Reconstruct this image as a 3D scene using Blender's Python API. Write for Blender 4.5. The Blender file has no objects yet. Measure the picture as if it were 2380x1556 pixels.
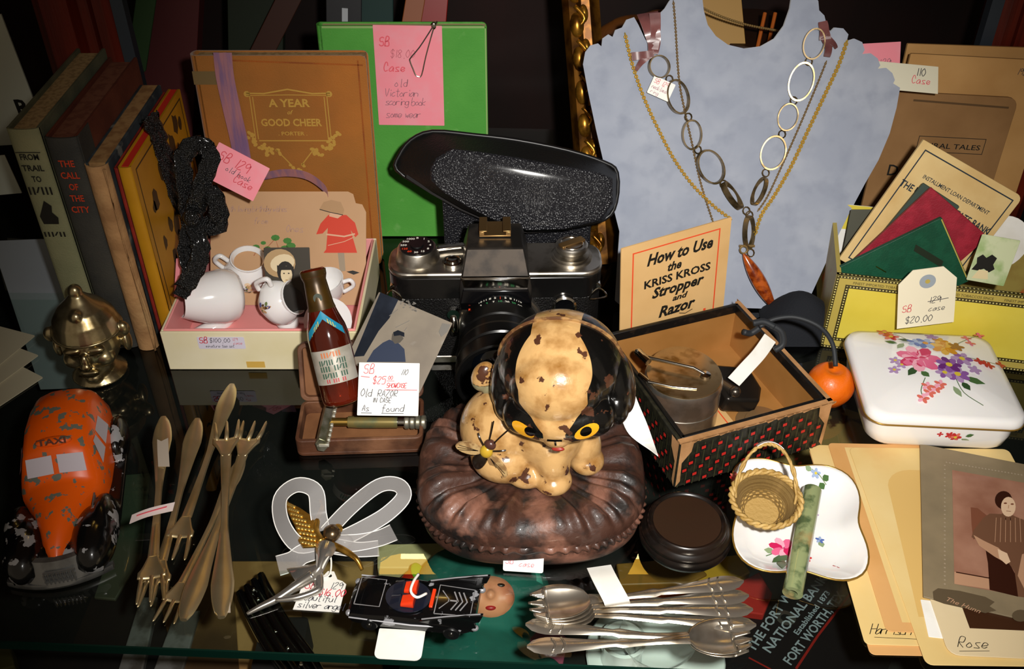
import bpy, bmesh, math, random
from mathutils import Vector, Matrix
random.seed(7)
SC = bpy.context.scene
COL = SC.collection
PI = math.pi
sin, cos, tan, atan2, sqrt = math.sin, math.cos, math.tan, math.atan2, math.sqrt

# ------------------------------------------------------------------ camera
CAM_H, PITCH, FPX = 0.46, math.radians(38.0), 2314.0
cd = bpy.data.cameras.new('camera'); cam = bpy.data.objects.new('camera', cd); COL.objects.link(cam)
cam.location = (0, 0, CAM_H); cam.rotation_euler = (PI/2 - PITCH, 0, 0)
cd.sensor_width = 36.0; cd.lens = 36.0*FPX/2380.0; cd.clip_start = 0.01; cd.clip_end = 20
SC.camera = cam
# ------------------------------------------------------------------ world, lights, exposure
W = bpy.data.worlds.new('room'); SC.world = W; W.use_nodes = True
bgn = W.node_tree.nodes['Background']; bgn.inputs[0].default_value = (1.0, 0.80, 0.58, 1); bgn.inputs[1].default_value = 0.17
fl = bpy.data.lights.new('camera_flash', 'SPOT'); flo = bpy.data.objects.new('camera_flash', fl); COL.objects.link(flo)
flo.location = (0.052, 0.0, 0.497); fl.energy = 26.0; fl.color = (1.0, 0.965, 0.91)
fl.shadow_soft_size = 0.011; fl.spot_size = math.radians(70); fl.spot_blend = 1.0
flo.rotation_euler = (Vector((0.065, 0.49, 0.05)) - flo.location).to_track_quat('-Z', 'Y').to_euler()
SC.view_settings.view_transform = 'Standard'; SC.view_settings.look = 'None'
SC.view_settings.gamma = 1.0; SC.view_settings.use_curve_mapping = False
SC.view_settings.exposure = 0.0

# ------------------------------------------------------------------ where a point of the photo lies in the place
def _ray(px, py):
    u = (px-1190.0)/FPX; v = (py-778.0)/FPX
    return Vector((u, cos(PITCH)-v*sin(PITCH), -(sin(PITCH)+v*cos(PITCH))))
def G(px, py, z=0.0):                     # on the level z
    d = _ray(px, py); t = (z-CAM_H)/d.z
    return Vector((d.x*t, d.y*t, z))
def PY(px, py, Y):                        # on the upright plane at depth Y
    d = _ray(px, py); t = Y/d.y
    return Vector((d.x*t, Y, CAM_H+d.z*t))
def PP(px, py, o, n):                     # on any plane
    d = _ray(px, py); c = Vector((0, 0, CAM_H)); t = (o-c).dot(n)/d.dot(n)
    return c+d*t

# ------------------------------------------------------------------ materials
def srgb(h):
    if isinstance(h, (tuple, list)): return tuple(h)
    h = h.lstrip('#'); r = []
    for i in (0, 2, 4):
        c = int(h[i:i+2], 16)/255.0
        r.append(c/12.92 if c <= 0.04045 else ((c+0.055)/1.055)**2.4)
    return tuple(r)
MATS = {}
def mat(name, col='#808080', rough=0.5, metal=0.0, col2=None, scale=60.0, lo=0.45, hi=0.6, detail=6.0, bump=0.0, bscale=400.0,
        btype='noise', spec=0.5, coat=0.0, emit=None, estr=1.0, alpha=1.0, trans=0.0, ior=1.45, sheen=0.0, stretch=None,
        col3=None, scale3=25.0, lo3=0.5, hi3=0.62, rough2=None, metal2=None, aniso=0.0, sss=0.0):
    if name in MATS: return MATS[name]
    m = bpy.data.materials.new(name); m.use_nodes = True; MATS[name] = m
    nt = m.node_tree; N = nt.nodes; L = nt.links; b = N['Principled BSDF']
    c = (*srgb(col), 1)
    b.inputs['Base Color'].default_value = c; b.inputs['Roughness'].default_value = rough; b.inputs['Metallic'].default_value = metal
    b.inputs['Specular IOR Level'].default_value = spec; b.inputs['Coat Weight'].default_value = coat; b.inputs['Coat Roughness'].default_value = 0.08
    b.inputs['Alpha'].default_value = alpha; b.inputs['Transmission Weight'].default_value = trans; b.inputs['IOR'].default_value = ior
    b.inputs['Sheen Weight'].default_value = sheen
    if sss: b.inputs['Subsurface Weight'].default_value = sss; b.inputs['Subsurface Radius'].default_value = (.004, .003, .002); b.inputs['Subsurface Scale'].default_value = 1.0
    if emit: b.inputs['Emission Color'].default_value = (*srgb(emit), 1); b.inputs['Emission Strength'].default_value = estr
    tc = N.new('ShaderNodeTexCoord'); vec = tc.outputs['Object']
    if stretch:
        mp = N.new('ShaderNodeMapping'); mp.inputs['Scale'].default_value = stretch; L.new(vec, mp.inputs['Vector']); vec = mp.outputs['Vector']
    out = None
    if col2:
        nz = N.new('ShaderNodeTexNoise'); nz.inputs['Scale'].default_value = scale; nz.inputs['Detail'].default_value = detail; L.new(vec, nz.inputs['Vector'])
        rp = N.new('ShaderNodeMapRange'); rp.inputs['From Min'].default_value = lo; rp.inputs['From Max'].default_value = hi; L.new(nz.outputs['Fac'], rp.inputs['Value'])
        mx = N.new('ShaderNodeMix'); mx.data_type = 'RGBA'; L.new(rp.outputs[0], mx.inputs[0]); mx.inputs[6].default_value = c; mx.inputs[7].default_value = (*srgb(col2), 1)
        out = mx.outputs[2]
        for key, a, bb in (('Roughness', rough, rough2), ('Metallic', metal, metal2)):
            if bb is not None:
                mm = N.new('ShaderNodeMapRange'); L.new(rp.outputs[0], mm.inputs['Value']); mm.inputs['To Min'].default_value = a; mm.inputs['To Max'].default_value = bb; L.new(mm.outputs[0], b.inputs[key])
    if col3:
        nz = N.new('ShaderNodeTexNoise'); nz.inputs['Scale'].default_value = scale3; nz.inputs['Detail'].default_value = 8; L.new(vec, nz.inputs['Vector'])
        rp = N.new('ShaderNodeMapRange'); rp.inputs['From Min'].default_value = lo3; rp.inputs['From Max'].default_value = hi3; L.new(nz.outputs['Fac'], rp.inputs['Value'])
        mx = N.new('ShaderNodeMix'); mx.data_type = 'RGBA'; L.new(rp.outputs[0], mx.inputs[0])
        if out: L.new(out, mx.inputs[6])
        else: mx.inputs[6].default_value = c
        mx.inputs[7].default_value = (*srgb(col3), 1); out = mx.outputs[2]
    if out: L.new(out, b.inputs['Base Color'])
    if bump:
        bp = N.new('ShaderNodeBump'); bp.inputs['Strength'].default_value = bump; bp.inputs['Distance'].default_value = 0.001
        if btype == 'voronoi':
            t = N.new('ShaderNodeTexVoronoi'); t.inputs['Scale'].default_value = bscale; L.new(vec, t.inputs['Vector']); L.new(t.outputs['Distance'], bp.inputs['Height'])
        elif btype == 'wave':
            t = N.new('ShaderNodeTexWave'); t.inputs['Scale'].default_value = bscale; L.new(vec, t.inputs['Vector']); L.new(t.outputs['Fac'], bp.inputs['Height'])
        else:
            t = N.new('ShaderNodeTexNoise'); t.inputs['Scale'].default_value = bscale; t.inputs['Detail'].default_value = 4; L.new(vec, t.inputs['Vector']); L.new(t.outputs['Fac'], bp.inputs['Height'])
        L.new(bp.outputs[0], b.inputs['Normal'])
    return m
def glass_mat(name, tint, gloss=1.0, rough=0.0, ior=1.5):     # thin clear sheet: lets light through, mirrors at its own Fresnel rate
    m = bpy.data.materials.new(name); m.use_nodes = True; MATS[name] = m
    nt = m.node_tree; N = nt.nodes; L = nt.links; N.remove(N['Principled BSDF'])
    o = N['Material Output']; tr = N.new('ShaderNodeBsdfTransparent'); tr.inputs[0].default_value = (*tint, 1)
    gl = N.new('ShaderNodeBsdfGlossy'); gl.inputs['Roughness'].default_value = rough; gl.inputs[0].default_value = (gloss, gloss, gloss, 1)
    fr = N.new('ShaderNodeFresnel'); fr.inputs[0].default_value = ior
    ge = N.new('ShaderNodeNewGeometry'); mu = N.new('ShaderNodeMath'); mu.operation = 'MULTIPLY'; iv = N.new('ShaderNodeMath'); iv.operation = 'SUBTRACT'; iv.inputs[0].default_value = 1.0
    L.new(ge.outputs['Backfacing'], iv.inputs[1]); L.new(fr.outputs[0], mu.inputs[0]); L.new(iv.outputs[0], mu.inputs[1])   # the under side, seen from inside, does not mirror a second time
    mx = N.new('ShaderNodeMixShader'); L.new(mu.outputs[0], mx.inputs[0]); L.new(tr.outputs[0], mx.inputs[1]); L.new(gl.outputs[0], mx.inputs[2]); L.new(mx.outputs[0], o.inputs[0])
    return m
def paint_mat(name, cols, rough=0.35, chip=None, cscale=70, clo=.56, chi=.58, coat=0.0, dirt=None, dscale=40, dlo=.45, dhi=.7, bump=0.15, bscale=120):
    """colour by a per-vertex 'paint' number (0,1,2.. picks a paint), with chipped and dirty spots"""
    m = bpy.data.materials.new(name); m.use_nodes = True; MATS[name] = m
    nt = m.node_tree; N = nt.nodes; L = nt.links; b = N['Principled BSDF']
    b.inputs['Roughness'].default_value = rough; b.inputs['Coat Weight'].default_value = coat
    at = N.new('ShaderNodeAttribute'); at.attribute_name = 'paint'
    tc = N.new('ShaderNodeTexCoord'); cur = None
    for i, c in enumerate(cols):
        if i == 0:
            cur = (*srgb(c), 1)
            if dirt:
                nz = N.new('ShaderNodeTexNoise'); nz.inputs['Scale'].default_value = dscale; nz.inputs['Detail'].default_value = 9; L.new(tc.outputs['Object'], nz.inputs['Vector'])
                rp = N.new('ShaderNodeMapRange'); rp.inputs['From Min'].default_value = dlo; rp.inputs['From Max'].default_value = dhi; L.new(nz.outputs['Fac'], rp.inputs['Value'])
                mx = N.new('ShaderNodeMix'); mx.data_type = 'RGBA'; L.new(rp.outputs[0], mx.inputs[0]); mx.inputs[6].default_value = cur; mx.inputs[7].default_value = (*srgb(dirt), 1); cur = mx.outputs[2]
            continue
        rp = N.new('ShaderNodeMapRange'); rp.inputs['From Min'].default_value = i-.53; rp.inputs['From Max'].default_value = i-.47; L.new(at.outputs['Fac'], rp.inputs['Value'])
        mx = N.new('ShaderNodeMix'); mx.data_type = 'RGBA'; L.new(rp.outputs[0], mx.inputs[0])
        if isinstance(cur, tuple): mx.inputs[6].default_value = cur
        else: L.new(cur, mx.inputs[6])
        mx.inputs[7].default_value = (*srgb(c), 1); cur = mx.outputs[2]
    for cc, s, lo, hi in ((chip, cscale, clo, chi),):
        if not cc: continue
        nz = N.new('ShaderNodeTexNoise'); nz.inputs['Scale'].default_value = s; nz.inputs['Detail'].default_value = 9; L.new(tc.outputs['Object'], nz.inputs['Vector'])
        rp = N.new('ShaderNodeMapRange'); rp.inputs['From Min'].default_value = lo; rp.inputs['From Max'].default_value = hi; L.new(nz.outputs['Fac'], rp.inputs['Value'])
        mx = N.new('ShaderNodeMix'); mx.data_type = 'RGBA'; L.new(rp.outputs[0], mx.inputs[0]); L.new(cur, mx.inputs[6]) if not isinstance(cur, tuple) else None
        if isinstance(cur, tuple): mx.inputs[6].default_value = cur
        mx.inputs[7].default_value = (*srgb(cc), 1); cur = mx.outputs[2]
    if isinstance(cur, tuple): b.inputs['Base Color'].default_value = cur
    else: L.new(cur, b.inputs['Base Color'])
    if bump:
        nz = N.new('ShaderNodeTexNoise'); nz.inputs['Scale'].default_value = bscale; nz.inputs['Detail'].default_value = 4; L.new(tc.outputs['Object'], nz.inputs['Vector'])
        bp = N.new('ShaderNodeBump'); bp.inputs['Strength'].default_value = bump; bp.inputs['Distance'].default_value = .001; L.new(nz.outputs['Fac'], bp.inputs['Height']); L.new(bp.outputs[0], b.inputs['Normal'])
    return m

# ------------------------------------------------------------------ mesh builder
def T(x=0, y=0, z=0, rz=0, rx=0, ry=0, s=1):
    return Matrix.Translation((x, y, z)) @ Matrix.Rotation(rz, 4, 'Z') @ Matrix.Rotation(ry, 4, 'Y') @ Matrix.Rotation(rx, 4, 'X') @ Matrix.Scale(s, 4)
def FR(o, x, up):                         # frame: x along x, y towards up (in the sheet), z out of the sheet
    x = Vector(x).normalized(); up = Vector(up); y = (up - x*up.dot(x)).normalized(); z = x.cross(y)
    m = Matrix((x, y, z)).transposed().to_4x4(); m.translation = Vector(o); return m
def rrect(w, h, r=0.002, n=4, x0=None, y0=None):
    x0 = -w/2 if x0 is None else x0; y0 = -h/2 if y0 is None else y0
    rs = r if isinstance(r, (tuple, list)) else (r,)*4
    pts = []
    for (cx, cy, a, q) in ((x0+w, y0, -PI/2, 0), (x0+w, y0+h, 0, 1), (x0, y0+h, PI/2, 2), (x0, y0, PI, 3)):
        rr = rs[q]; sx = -1 if q in (0, 1) else 1; sy = 1 if q in (0, 3) else -1
        if rr <= 0: pts.append((cx, cy)); continue
        for k in range(n+1):
            t = a + PI/2*k/n; pts.append((cx+sx*rr+rr*cos(t), cy+sy*rr+rr*sin(t)))
    return pts
def ell(cx, cy, rx, ry, n=16, a=0.0):
    return [(cx+rx*cos(t)*cos(a)-ry*sin(t)*sin(a), cy+rx*cos(t)*sin(a)+ry*sin(t)*cos(a)) for t in [2*PI*k/n for k in range(n)]]
def catmull(pts, n=8, closed=False):
    pts = [Vector(p) for p in pts]; out = []; m = len(pts)
    rng = range(m if closed else m-1)
    for i in rng:
        if closed: p0, p1, p2, p3 = pts[(i-1) % m], pts[i], pts[(i+1) % m], pts[(i+2) % m]
        else: p0, p1, p2, p3 = pts[max(i-1, 0)], pts[i], pts[i+1], pts[min(i+2, m-1)]
        for k in range(n):
            t = k/n; out.append(0.5*((2*p1)+(p2-p0)*t+(2*p0-5*p1+4*p2-p3)*t*t+(3*p1-p0-3*p2+p3)*t**3))
    if not closed: out.append(pts[-1])
    return out
_TX = {}
def text_geo(s, bold=0.0, shear=0.0, sp=1.0):
    k = (s, bold, shear, sp)
    if k in _TX: return _TX[k]
    cu = bpy.data.curves.new('t', 'FONT'); cu.body = s; cu.size = 1; cu.offset = bold; cu.shear = shear; cu.space_character = sp; cu.resolution_u = 2
    o = bpy.data.objects.new('t', cu); me = o.to_mesh()
    vs = [(v.co.x, v.co.y) for v in me.vertices]; fs = [tuple(p.vertices) for p in me.polygons]
    o.to_mesh_clear(); bpy.data.objects.remove(o); bpy.data.curves.remove(cu)
    _TX[k] = (vs, fs); return _TX[k]
class MB:
    def __init__(s): s.v = []; s.f = []; s.m = []; s.mats = []; s.X = Matrix()
    def mi(s, m):
        if m is None: return 0
        if m not in s.mats: s.mats.append(m)
        return s.mats.index(m)
    def add(s, vs, fs, m=None, X=None):
        o = len(s.v); X = s.X @ X if X is not None else s.X
        s.v += [X @ Vector(v) for v in vs]; i = s.mi(m)
        for f in fs: s.f.append(tuple(o+k for k in f)); s.m.append(i)
        return s
    def box(s, x0, x1, y0, y1, z0, z1, m=None, X=None):
        v = [(x, y, z) for z in (z0, z1) for y in (y0, y1) for x in (x0, x1)]
        return s.add(v, [(0, 2, 3, 1), (4, 5, 7, 6), (0, 1, 5, 4), (2, 6, 7, 3), (0, 4, 6, 2), (1, 3, 7, 5)], m, X)
    def prism(s, pts, z0, z1, m=None, X=None, side=None):
        n = len(pts); v = [(p[0], p[1], z0) for p in pts]+[(p[0], p[1], z1) for p in pts]
        s.add(v, [tuple(range(n-1, -1, -1)), tuple(range(n, 2*n))]+([(i, (i+1) % n, n+(i+1) % n, n+i) for i in range(n)] if side is None else []), m, X)
        if side is not None: s.add(v, [(i, (i+1) % n, n+(i+1) % n, n+i) for i in range(n)], side, X)
        return s
    def flat(s, pts, z=0.0, m=None, X=None):
        return s.add([(p[0], p[1], z) for p in pts], [tuple(range(len(pts)))], m, X)
    def rect(s, x0, y0, x1, y1, z=0.0, m=None, X=None): return s.flat([(x0, y0), (x1, y0), (x1, y1), (x0, y1)], z, m, X)
    def frame(s, x0, y0, x1, y1, w, z=0.0, m=None, X=None):
        s.rect(x0, y0, x1, y0+w, z, m, X); s.rect(x0, y1-w, x1, y1, z, m, X); s.rect(x0, y0+w, x0+w, y1-w, z, m, X); s.rect(x1-w, y0+w, x1, y1-w, z, m, X); return s
    def line(s, pts, w, z=0.0, m=None, X=None):
        pts = [Vector((p[0], p[1])) for p in pts]; L = []; R = []
        for i, p in enumerate(pts):
            d = (pts[min(i+1, len(pts)-1)]-pts[max(i-1, 0)]); d = d.normalized() if d.length > 0 else Vector((1, 0)); nn = Vector((-d.y, d.x))*w/2
            L.append(p+nn); R.append(p-nn)
        n = len(pts)
        return s.add([(p.x, p.y, z) for p in L+R], [(n+i, n+i+1, i+1, i) for i in range(n-1)], m, X)
    def text(s, str_, x, y, size, m=None, z=0.0, bold=0.0, shear=0.0, sp=1.0, align='l', width=None, X=None, rot=0.0, asp=1.0):
        vs, fs = text_geo(str_, bold, shear, sp)
        if not vs: return s
        a = min(v[0] for v in vs); b = max(v[0] for v in vs); wd = (b-a)*size*asp; sx = size*asp
        if width: sx = size*asp*width/wd; wd = width
        ox = {'l': 0, 'c': -wd/2, 'r': -wd}[align]; c, sn = cos(rot), sin(rot)
        pv = [((v[0]-a)*sx+ox, v[1]*size) for v in vs]
        return s.add([(x+p[0]*c-p[1]*sn, y+p[0]*sn+p[1]*c, z) for p in pv], fs, m, X)
    def loft(s, rings, m=None, cap=True, closed=True, X=None, loop=False):
        n = len(rings[0]); v = [tuple(p) for r in rings for p in r]; f = []; R = len(rings)
        for j in range(R if loop else R-1):
            a = j*n; b = ((j+1) % R)*n
            for i in range(n if closed else n-1):
                k = (i+1) % n; f.append((a+i, a+k, b+k, b+i))
        if cap and not loop: f.append(tuple(range(n-1, -1, -1))); f.append(tuple(range((R-1)*n, R*n)))
        return s.add(v, f, m, X)
    def lathe(s, prof, n=32, m=None, X=None, sx=1.0, sy=1.0, cap=True):
        return s.loft([[(r*cos(2*PI*k/n)*sx, r*sin(2*PI*k/n)*sy, z) for k in range(n)] for r, z in prof], m, cap, True, X)
    def tube(s, pts, r, n=8, m=None, X=None, closed=False, flat=1.0, upv=None):
        pts = [Vector(p) for p in pts]; rings = []; N = len(pts)
        if isinstance(r, (list, tuple)) and len(r) != N:
            q = len(r)-1; r = [r[min(int(i*q/(N-1)), q-1)]*(1-(i*q/(N-1)-min(int(i*q/(N-1)), q-1)))+r[min(int(i*q/(N-1)), q-1)+1]*(i*q/(N-1)-min(int(i*q/(N-1)), q-1)) for i in range(N)]
        up = Vector(upv) if upv else Vector((0, 0, 1)); prev = None
        for i, p in enumerate(pts):
            if closed: d = pts[(i+1) % N]-pts[(i-1) % N]
            else: d = pts[min(i+1, N-1)]-pts[max(i-1, 0)]
            d = d.normalized() if d.length > 1e-9 else Vector((0, 0, 1))
            a = (up if prev is None else prev); a = a - d*a.dot(d)
            if a.length < 1e-4: a = Vector((1, 0, 0)) - d*d.x
            if a.length < 1e-4: a = Vector((0, 1, 0))
            a.normalize(); b = d.cross(a); prev = a if not upv else None
            rr = r[i] if isinstance(r, (list, tuple)) else r
            rings.append([p+(a*cos(2*PI*k/n)*flat+b*sin(2*PI*k/n))*rr for k in range(n)])
        return s.loft(rings, m, True, True, X, loop=closed)
    def strip(s, pts, wv, th=0.0003, m=None, X=None):       # ribbon: pts with a half-width vector each (or one)
        pts = [Vector(p) for p in pts]; n = len(pts); rings = []
        for i, p in enumerate(pts):
            w = Vector(wv[i]) if isinstance(wv, list) else Vector(wv)
            d = pts[min(i+1, n-1)]-pts[max(i-1, 0)]; nn = d.cross(w); nn = nn.normalized()*th/2 if nn.length > 1e-12 else Vector((0, 0, th/2))
            rings.append([p-w-nn, p+w-nn, p+w+nn, p-w+nn])
        return s.loft(rings, m, True, True, X)
    def ball(s, c, r, m=None, X=None, n=16, k=10, R=None):
        r = (r, r, r) if not isinstance(r, (tuple, list)) else r
        v = []; f = []; Rm = R if R is not None else Matrix()
        for j in range(1, k):
            t = PI*j/k
            for i in range(n):
                a = 2*PI*i/n; v.append(Vector(c)+(Rm @ Vector((r[0]*sin(t)*cos(a), r[1]*sin(t)*sin(a), r[2]*cos(t)))))
        v.append(Vector(c)+(Rm @ Vector((0, 0, r[2])))); v.append(Vector(c)+(Rm @ Vector((0, 0, -r[2])))); a = len(v)-2
        for j in range(k-2):
            for i in range(n): q = (i+1) % n; f.append((j*n+i, (j+1)*n+i, (j+1)*n+q, j*n+q))
        for i in range(n): q = (i+1) % n; f.append((a, i, q)); f.append((a+1, (k-2)*n+q, (k-2)*n+i))
        return s.add(v, f, m, X)
    def grid(s, fn, nu, nv, m=None, X=None):
        v = [fn(i/nu, j/nv) for j in range(nv+1) for i in range(nu+1)]
        return s.add(v, [(j*(nu+1)+i, j*(nu+1)+i+1, (j+1)*(nu+1)+i+1, (j+1)*(nu+1)+i) for j in range(nv) for i in range(nu)], m, X)
    def mesh(s, name='m', smooth=40.0):
        me = bpy.data.meshes.new(name); me.from_pydata([tuple(v) for v in s.v], [], s.f)
        for m in s.mats: me.materials.append(m)
        if s.mats: me.polygons.foreach_set('material_index', s.m)
        if smooth:
            me.polygons.foreach_set('use_smooth', [True]*len(me.polygons))
            if smooth < 179: me.set_sharp_from_angle(angle=math.radians(smooth))
        me.update(); return me
    def build(s, name, parent=None, m=None, smooth=40.0, bevel=0.0, bseg=2, sub=0, solid=0.0, label=None, M=None):
        if m is not None and not s.mats: s.mats = [m]; s.m = [0]*len(s.f)
        o = bpy.data.objects.new(name, s.mesh(name, smooth)); COL.objects.link(o)
        if parent is not None: o.parent = parent
        if M is not None: o.matrix_basis = M
        if label: o['label'] = label
        if solid: md = o.modifiers.new('solid', 'SOLIDIFY'); md.thickness = solid; md.offset = 0
        if bevel: md = o.modifiers.new('bevel', 'BEVEL'); md.width = bevel; md.segments = bseg; md.limit_method = 'ANGLE'; md.angle_limit = math.radians(35)
        if sub: md = o.modifiers.new('sub', 'SUBSURF'); md.levels = sub; md.render_levels = sub
        return o
def tag(o, label, cat, group=None, kind=None):
    o['label'] = label; o['category'] = cat
    if group: o['group'] = group
    if kind: o['kind'] = kind
    return o
def thing(name, label, cat, M=None, group=None):
    o = bpy.data.objects.new(name, None); COL.objects.link(o); o.empty_display_size = 0.01
    if M is not None: o.matrix_basis = M if isinstance(M, Matrix) else Matrix.Translation(M)
    return tag(o, label, cat, group)
def struct(o): o['kind'] = 'structure'; return o
def fuse(mb, voxel, smooth=3, paint=None):
    """one continuous skin grown round overlapping volumes; returns mesh, with per-vertex paint numbers"""
    o = bpy.data.objects.new('f', mb.mesh('f', 0)); COL.objects.link(o)
    md = o.modifiers.new('r', 'REMESH'); md.mode = 'VOXEL'; md.voxel_size = voxel; md.use_smooth_shade = True
    if smooth: s2 = o.modifiers.new('s', 'SMOOTH'); s2.factor = .5; s2.iterations = smooth
    dg = bpy.context.evaluated_depsgraph_get(); me = bpy.data.meshes.new_from_object(o.evaluated_get(dg))
    old = o.data; bpy.data.objects.remove(o); bpy.data.meshes.remove(old)
    me.materials.clear(); me.polygons.foreach_set('use_smooth', [True]*len(me.polygons))
    me.polygons.foreach_set('material_index', [0]*len(me.polygons))
    if paint:
        at = me.attributes.new('paint', 'FLOAT', 'POINT'); at.data.foreach_set('value', [paint(v.co) for v in me.vertices])
    return me
def obj(name, me, parent=None, m=None, M=None, label=None):
    if m is not None: me.materials.append(m)
    o = bpy.data.objects.new(name, me); COL.objects.link(o)
    if parent is not None: o.parent = parent
    if M is not None: o.matrix_basis = M
    if label: o['label'] = label
    return o
def copy_tree(o, parent=None):
    c = o.copy(); COL.objects.link(c); c.parent = parent
    for ch in list(o.children): copy_tree(ch, c)
    return c
# ------------------------------------------------------------------ handwriting: pen strokes on a 0..5 by -2..8 grid (letters as x,y digit pairs; y shifted by 2)
_H = {'A': '02 28 42|14 34', 'B': '02 08 38 36 05 35 43 32 02', 'C': '46 38 18 05 13 22 43', 'S': '47 28 07 15 35 43 22 03', 'D': '02 08 38 45 32 02', 'E': '48 08 02 42|05 35', 'F': '48 08 02|05 35',
      'H': '02 08|05 45|42 48', 'I': '22 28', 'L': '08 02 42', 'N': '02 08 42 48', 'O': '28 06 04 22 44 46 28', 'R': '02 08 38 47 35 05 42', 'T': '08 48|28 22', 'U': '08 03 22 43 48', 'W': '08 12 26 32 48', 'Z': '08 48 02 42', 'V': '08 22 48', 'M': '02 08 24 48 42', 'K': '02 08|48 05 42', 'P': '02 08 38 46 35 05', 'Y': '08 25 48|25 22', 'G': '47 28 06 03 22 43 45 25',
      'a': '45 25 03 12 33 45 42', 'b': '08 02 32 44 25 04', 'c': '45 25 03 22 43', 'd': '45 15 03 22 43 48 42', 'e': '03 44 35 15 03 22 43', 'f': '47 38 27 21|05 45', 'g': '45 15 03 22 43 45 41 20 01', 'h': '08 02 04 25 44 42', 'i': '25 22|26 27', 'l': '28 22 32', 'm': '05 02 04 15 24 22 24 35 44 42', 'n': '05 02 04 25 44 42', 'o': '25 03 22 43 25', 'r': '05 02 04 25 45', 's': '45 15 14 33 42 02', 't': '28 22 42|06 46', 'u': '05 03 22 43 45 42', 'v': '05 22 45', 'w': '05 12 24 32 45', 'y': '05 13 33 45|45 20 00', 'z': '05 45 02 42', 'k': '08 02|45 03 42',
      '0': '28 06 04 22 44 46 28', '1': '18 12', '2': '07 28 47 02 42', '5': '48 08 06 36 44 32 02', '6': '38 05 03 22 43 35 04', '9': '46 28 07 15 36 47 42', '4': '38 05 45|38 32', '3': '08 38 25 44 32 02', '7': '08 48 12', '8': '25 07 28 47 25 03 22 43 25', '.': '22 21', '$': '47 28 07 15 35 43 22 03|29 21', '-': '05 45', ',': '22 10', "'": '28 26', '&': '42 07 28 36 03 22 44'}
def pen(mb, s, x, y, size, m, z=0.0, w=None, slant=0.18, X=None, rot=0.0, wob=0.25, sp=1.0):
    u = size/6.0; w = w or size*0.085; cx = 0.0; rnd = random.Random(s)
    for ch in s:
        if ch == ' ': cx += 3.2*u*sp; continue
        g = _H.get(ch) or _H.get(ch.upper()) or ''
        mxx = 1
        for st in g.split('|'):
            if not st: continue
            P = [(int(a[0]), int(a[1])-2) for a in st.split()]; mxx = max(mxx, max(p[0] for p in P))
            P = [((p[0]+rnd.uniform(-wob, wob))*u*0.66, (p[1]+rnd.uniform(-wob, wob))*u) for p in P]
            P = [(cx+p[0]+p[1]*slant, p[1]) for p in P]
            if len(P) > 2: P = [(q.x, q.y) for q in catmull([(p[0], p[1], 0) for p in P], 3)]
            c, sn = cos(rot), sin(rot)
            mb.line([(x+p[0]*c-p[1]*sn, y+p[0]*sn+p[1]*c) for p in P], w, z, m, X)
        cx += (mxx*0.66+1.15)*u*sp
    return cx
INK_R = mat('red_ink', '#d03a4a', .6); INK_K = mat('grey_ink', '#3a3a44', .6); INK_B = mat('black_ink', '#17150f', .6)
PAPER_W = mat('white_paper', '#f4f2ec', .6, col2='#ebe8de', scale=40)
PAPER_P = mat('pink_paper', '#f7929f', .75, col2='#f39aa6', scale=60)
PAPER_C = mat('cream_card', '#ead9a4', .6, col2='#dcc48a', scale=18, lo=.4, hi=.7)
PAPER_T = mat('tan_card', '#cfa574', .65, col2='#c29562', scale=25, lo=.4, hi=.7)
PAGES = mat('page_edges', '#b89a6a', .8, col2='#9a7f55', scale=300, stretch=(1, 1, 1))
GOLD = mat('gold_metal', '#d8a94a', .28, 1.0); SILVER = mat('silver_metal', '#c9c2b4', .22, 1.0, col2='#8a7a62', scale=80, lo=.5, hi=.75)
CHROME = mat('chrome', '#d8d4cc', .14, 1.0); BLACKP = mat('black_plastic', '#0c0c0d', .35)
STEEL = mat('satin_steel', '#e0dace', .30, .95, col2='#c0b8a8', scale=60)
WHITE_CH = mat('white_china', '#f4f2f0', .12, coat=.6, sss=.15)
BLKGLOSS = mat('black_gloss', '#08080a', .15, coat=.5)

# ------------------------------------------------------------------ the showcase
GLASS = glass_mat('shelf_glass', (.90, .96, .93))
GLEDGE = mat('glass_edge', '#0a2a22', .1, coat=.5)
DARKWOOD = mat('dark_wood', '#1d0b06', .45, col2='#120604', scale=14, lo=.3, hi=.8, stretch=(6, 6, .6), bump=.2, bscale=60)
REDWOOD = mat('red_wood', '#7a2410', .4, col2='#3c0f07', scale=10, lo=.3, hi=.75, stretch=(8, 8, .5), bump=.2, bscale=60)
BLACKV = mat('black_felt', '#0d0a09', .9, col2='#15100d', scale=30)
ZL = -0.125                                             # the deck under the glass shelf
mb = MB(); mb.box(-.62, .62, .02, 1.02, ZL-.02, ZL); struct(mb.build('floor', m=BLACKV))
BACKC = mat('back_panel', '#170906', .5, col2='#2a0f0a', scale=5, lo=.45, hi=.8, stretch=(1.5, 1, .7))
mb = MB(); mb.box(-.62, .62, 1.0, 1.02, ZL, .75); struct(mb.build('wall_back', m=BACKC))
mb = MB(); mb.box(-.64, -.62, .28, 1.02, ZL, .75); struct(mb.build('wall_left', m=BLACKV))
mb = MB(); mb.box(.62, .64, .28, 1.02, ZL, .75); struct(mb.build('wall_right', m=DARKWOOD))
# glass shelf, its front edge a little askew to the lens
sh = thing('glass_shelf', 'clear glass shelf with dark green edge that carries the whole display', 'shelf', T(0, 0, 0, math.radians(-2.7)))
mb = MB(); mb.box(-.60, .60, .3075, .93, -.006, 0.0); mb.build('glass_sheet', sh, GLASS, smooth=0)
mb = MB(); mb.box(-.60, .60, .3065, .3075, -.006, 0.0); mb.build('polished_edge', sh, GLEDGE, smooth=0, label='dark green polished front edge of the glass')
mb = MB(); mb.box(-2.5, 2.5, -.5, 3.0, 1.99, 2.0); struct(mb.build('ceiling', m=mat('ceiling_tan', '#6a4a30', .9)))
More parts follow.
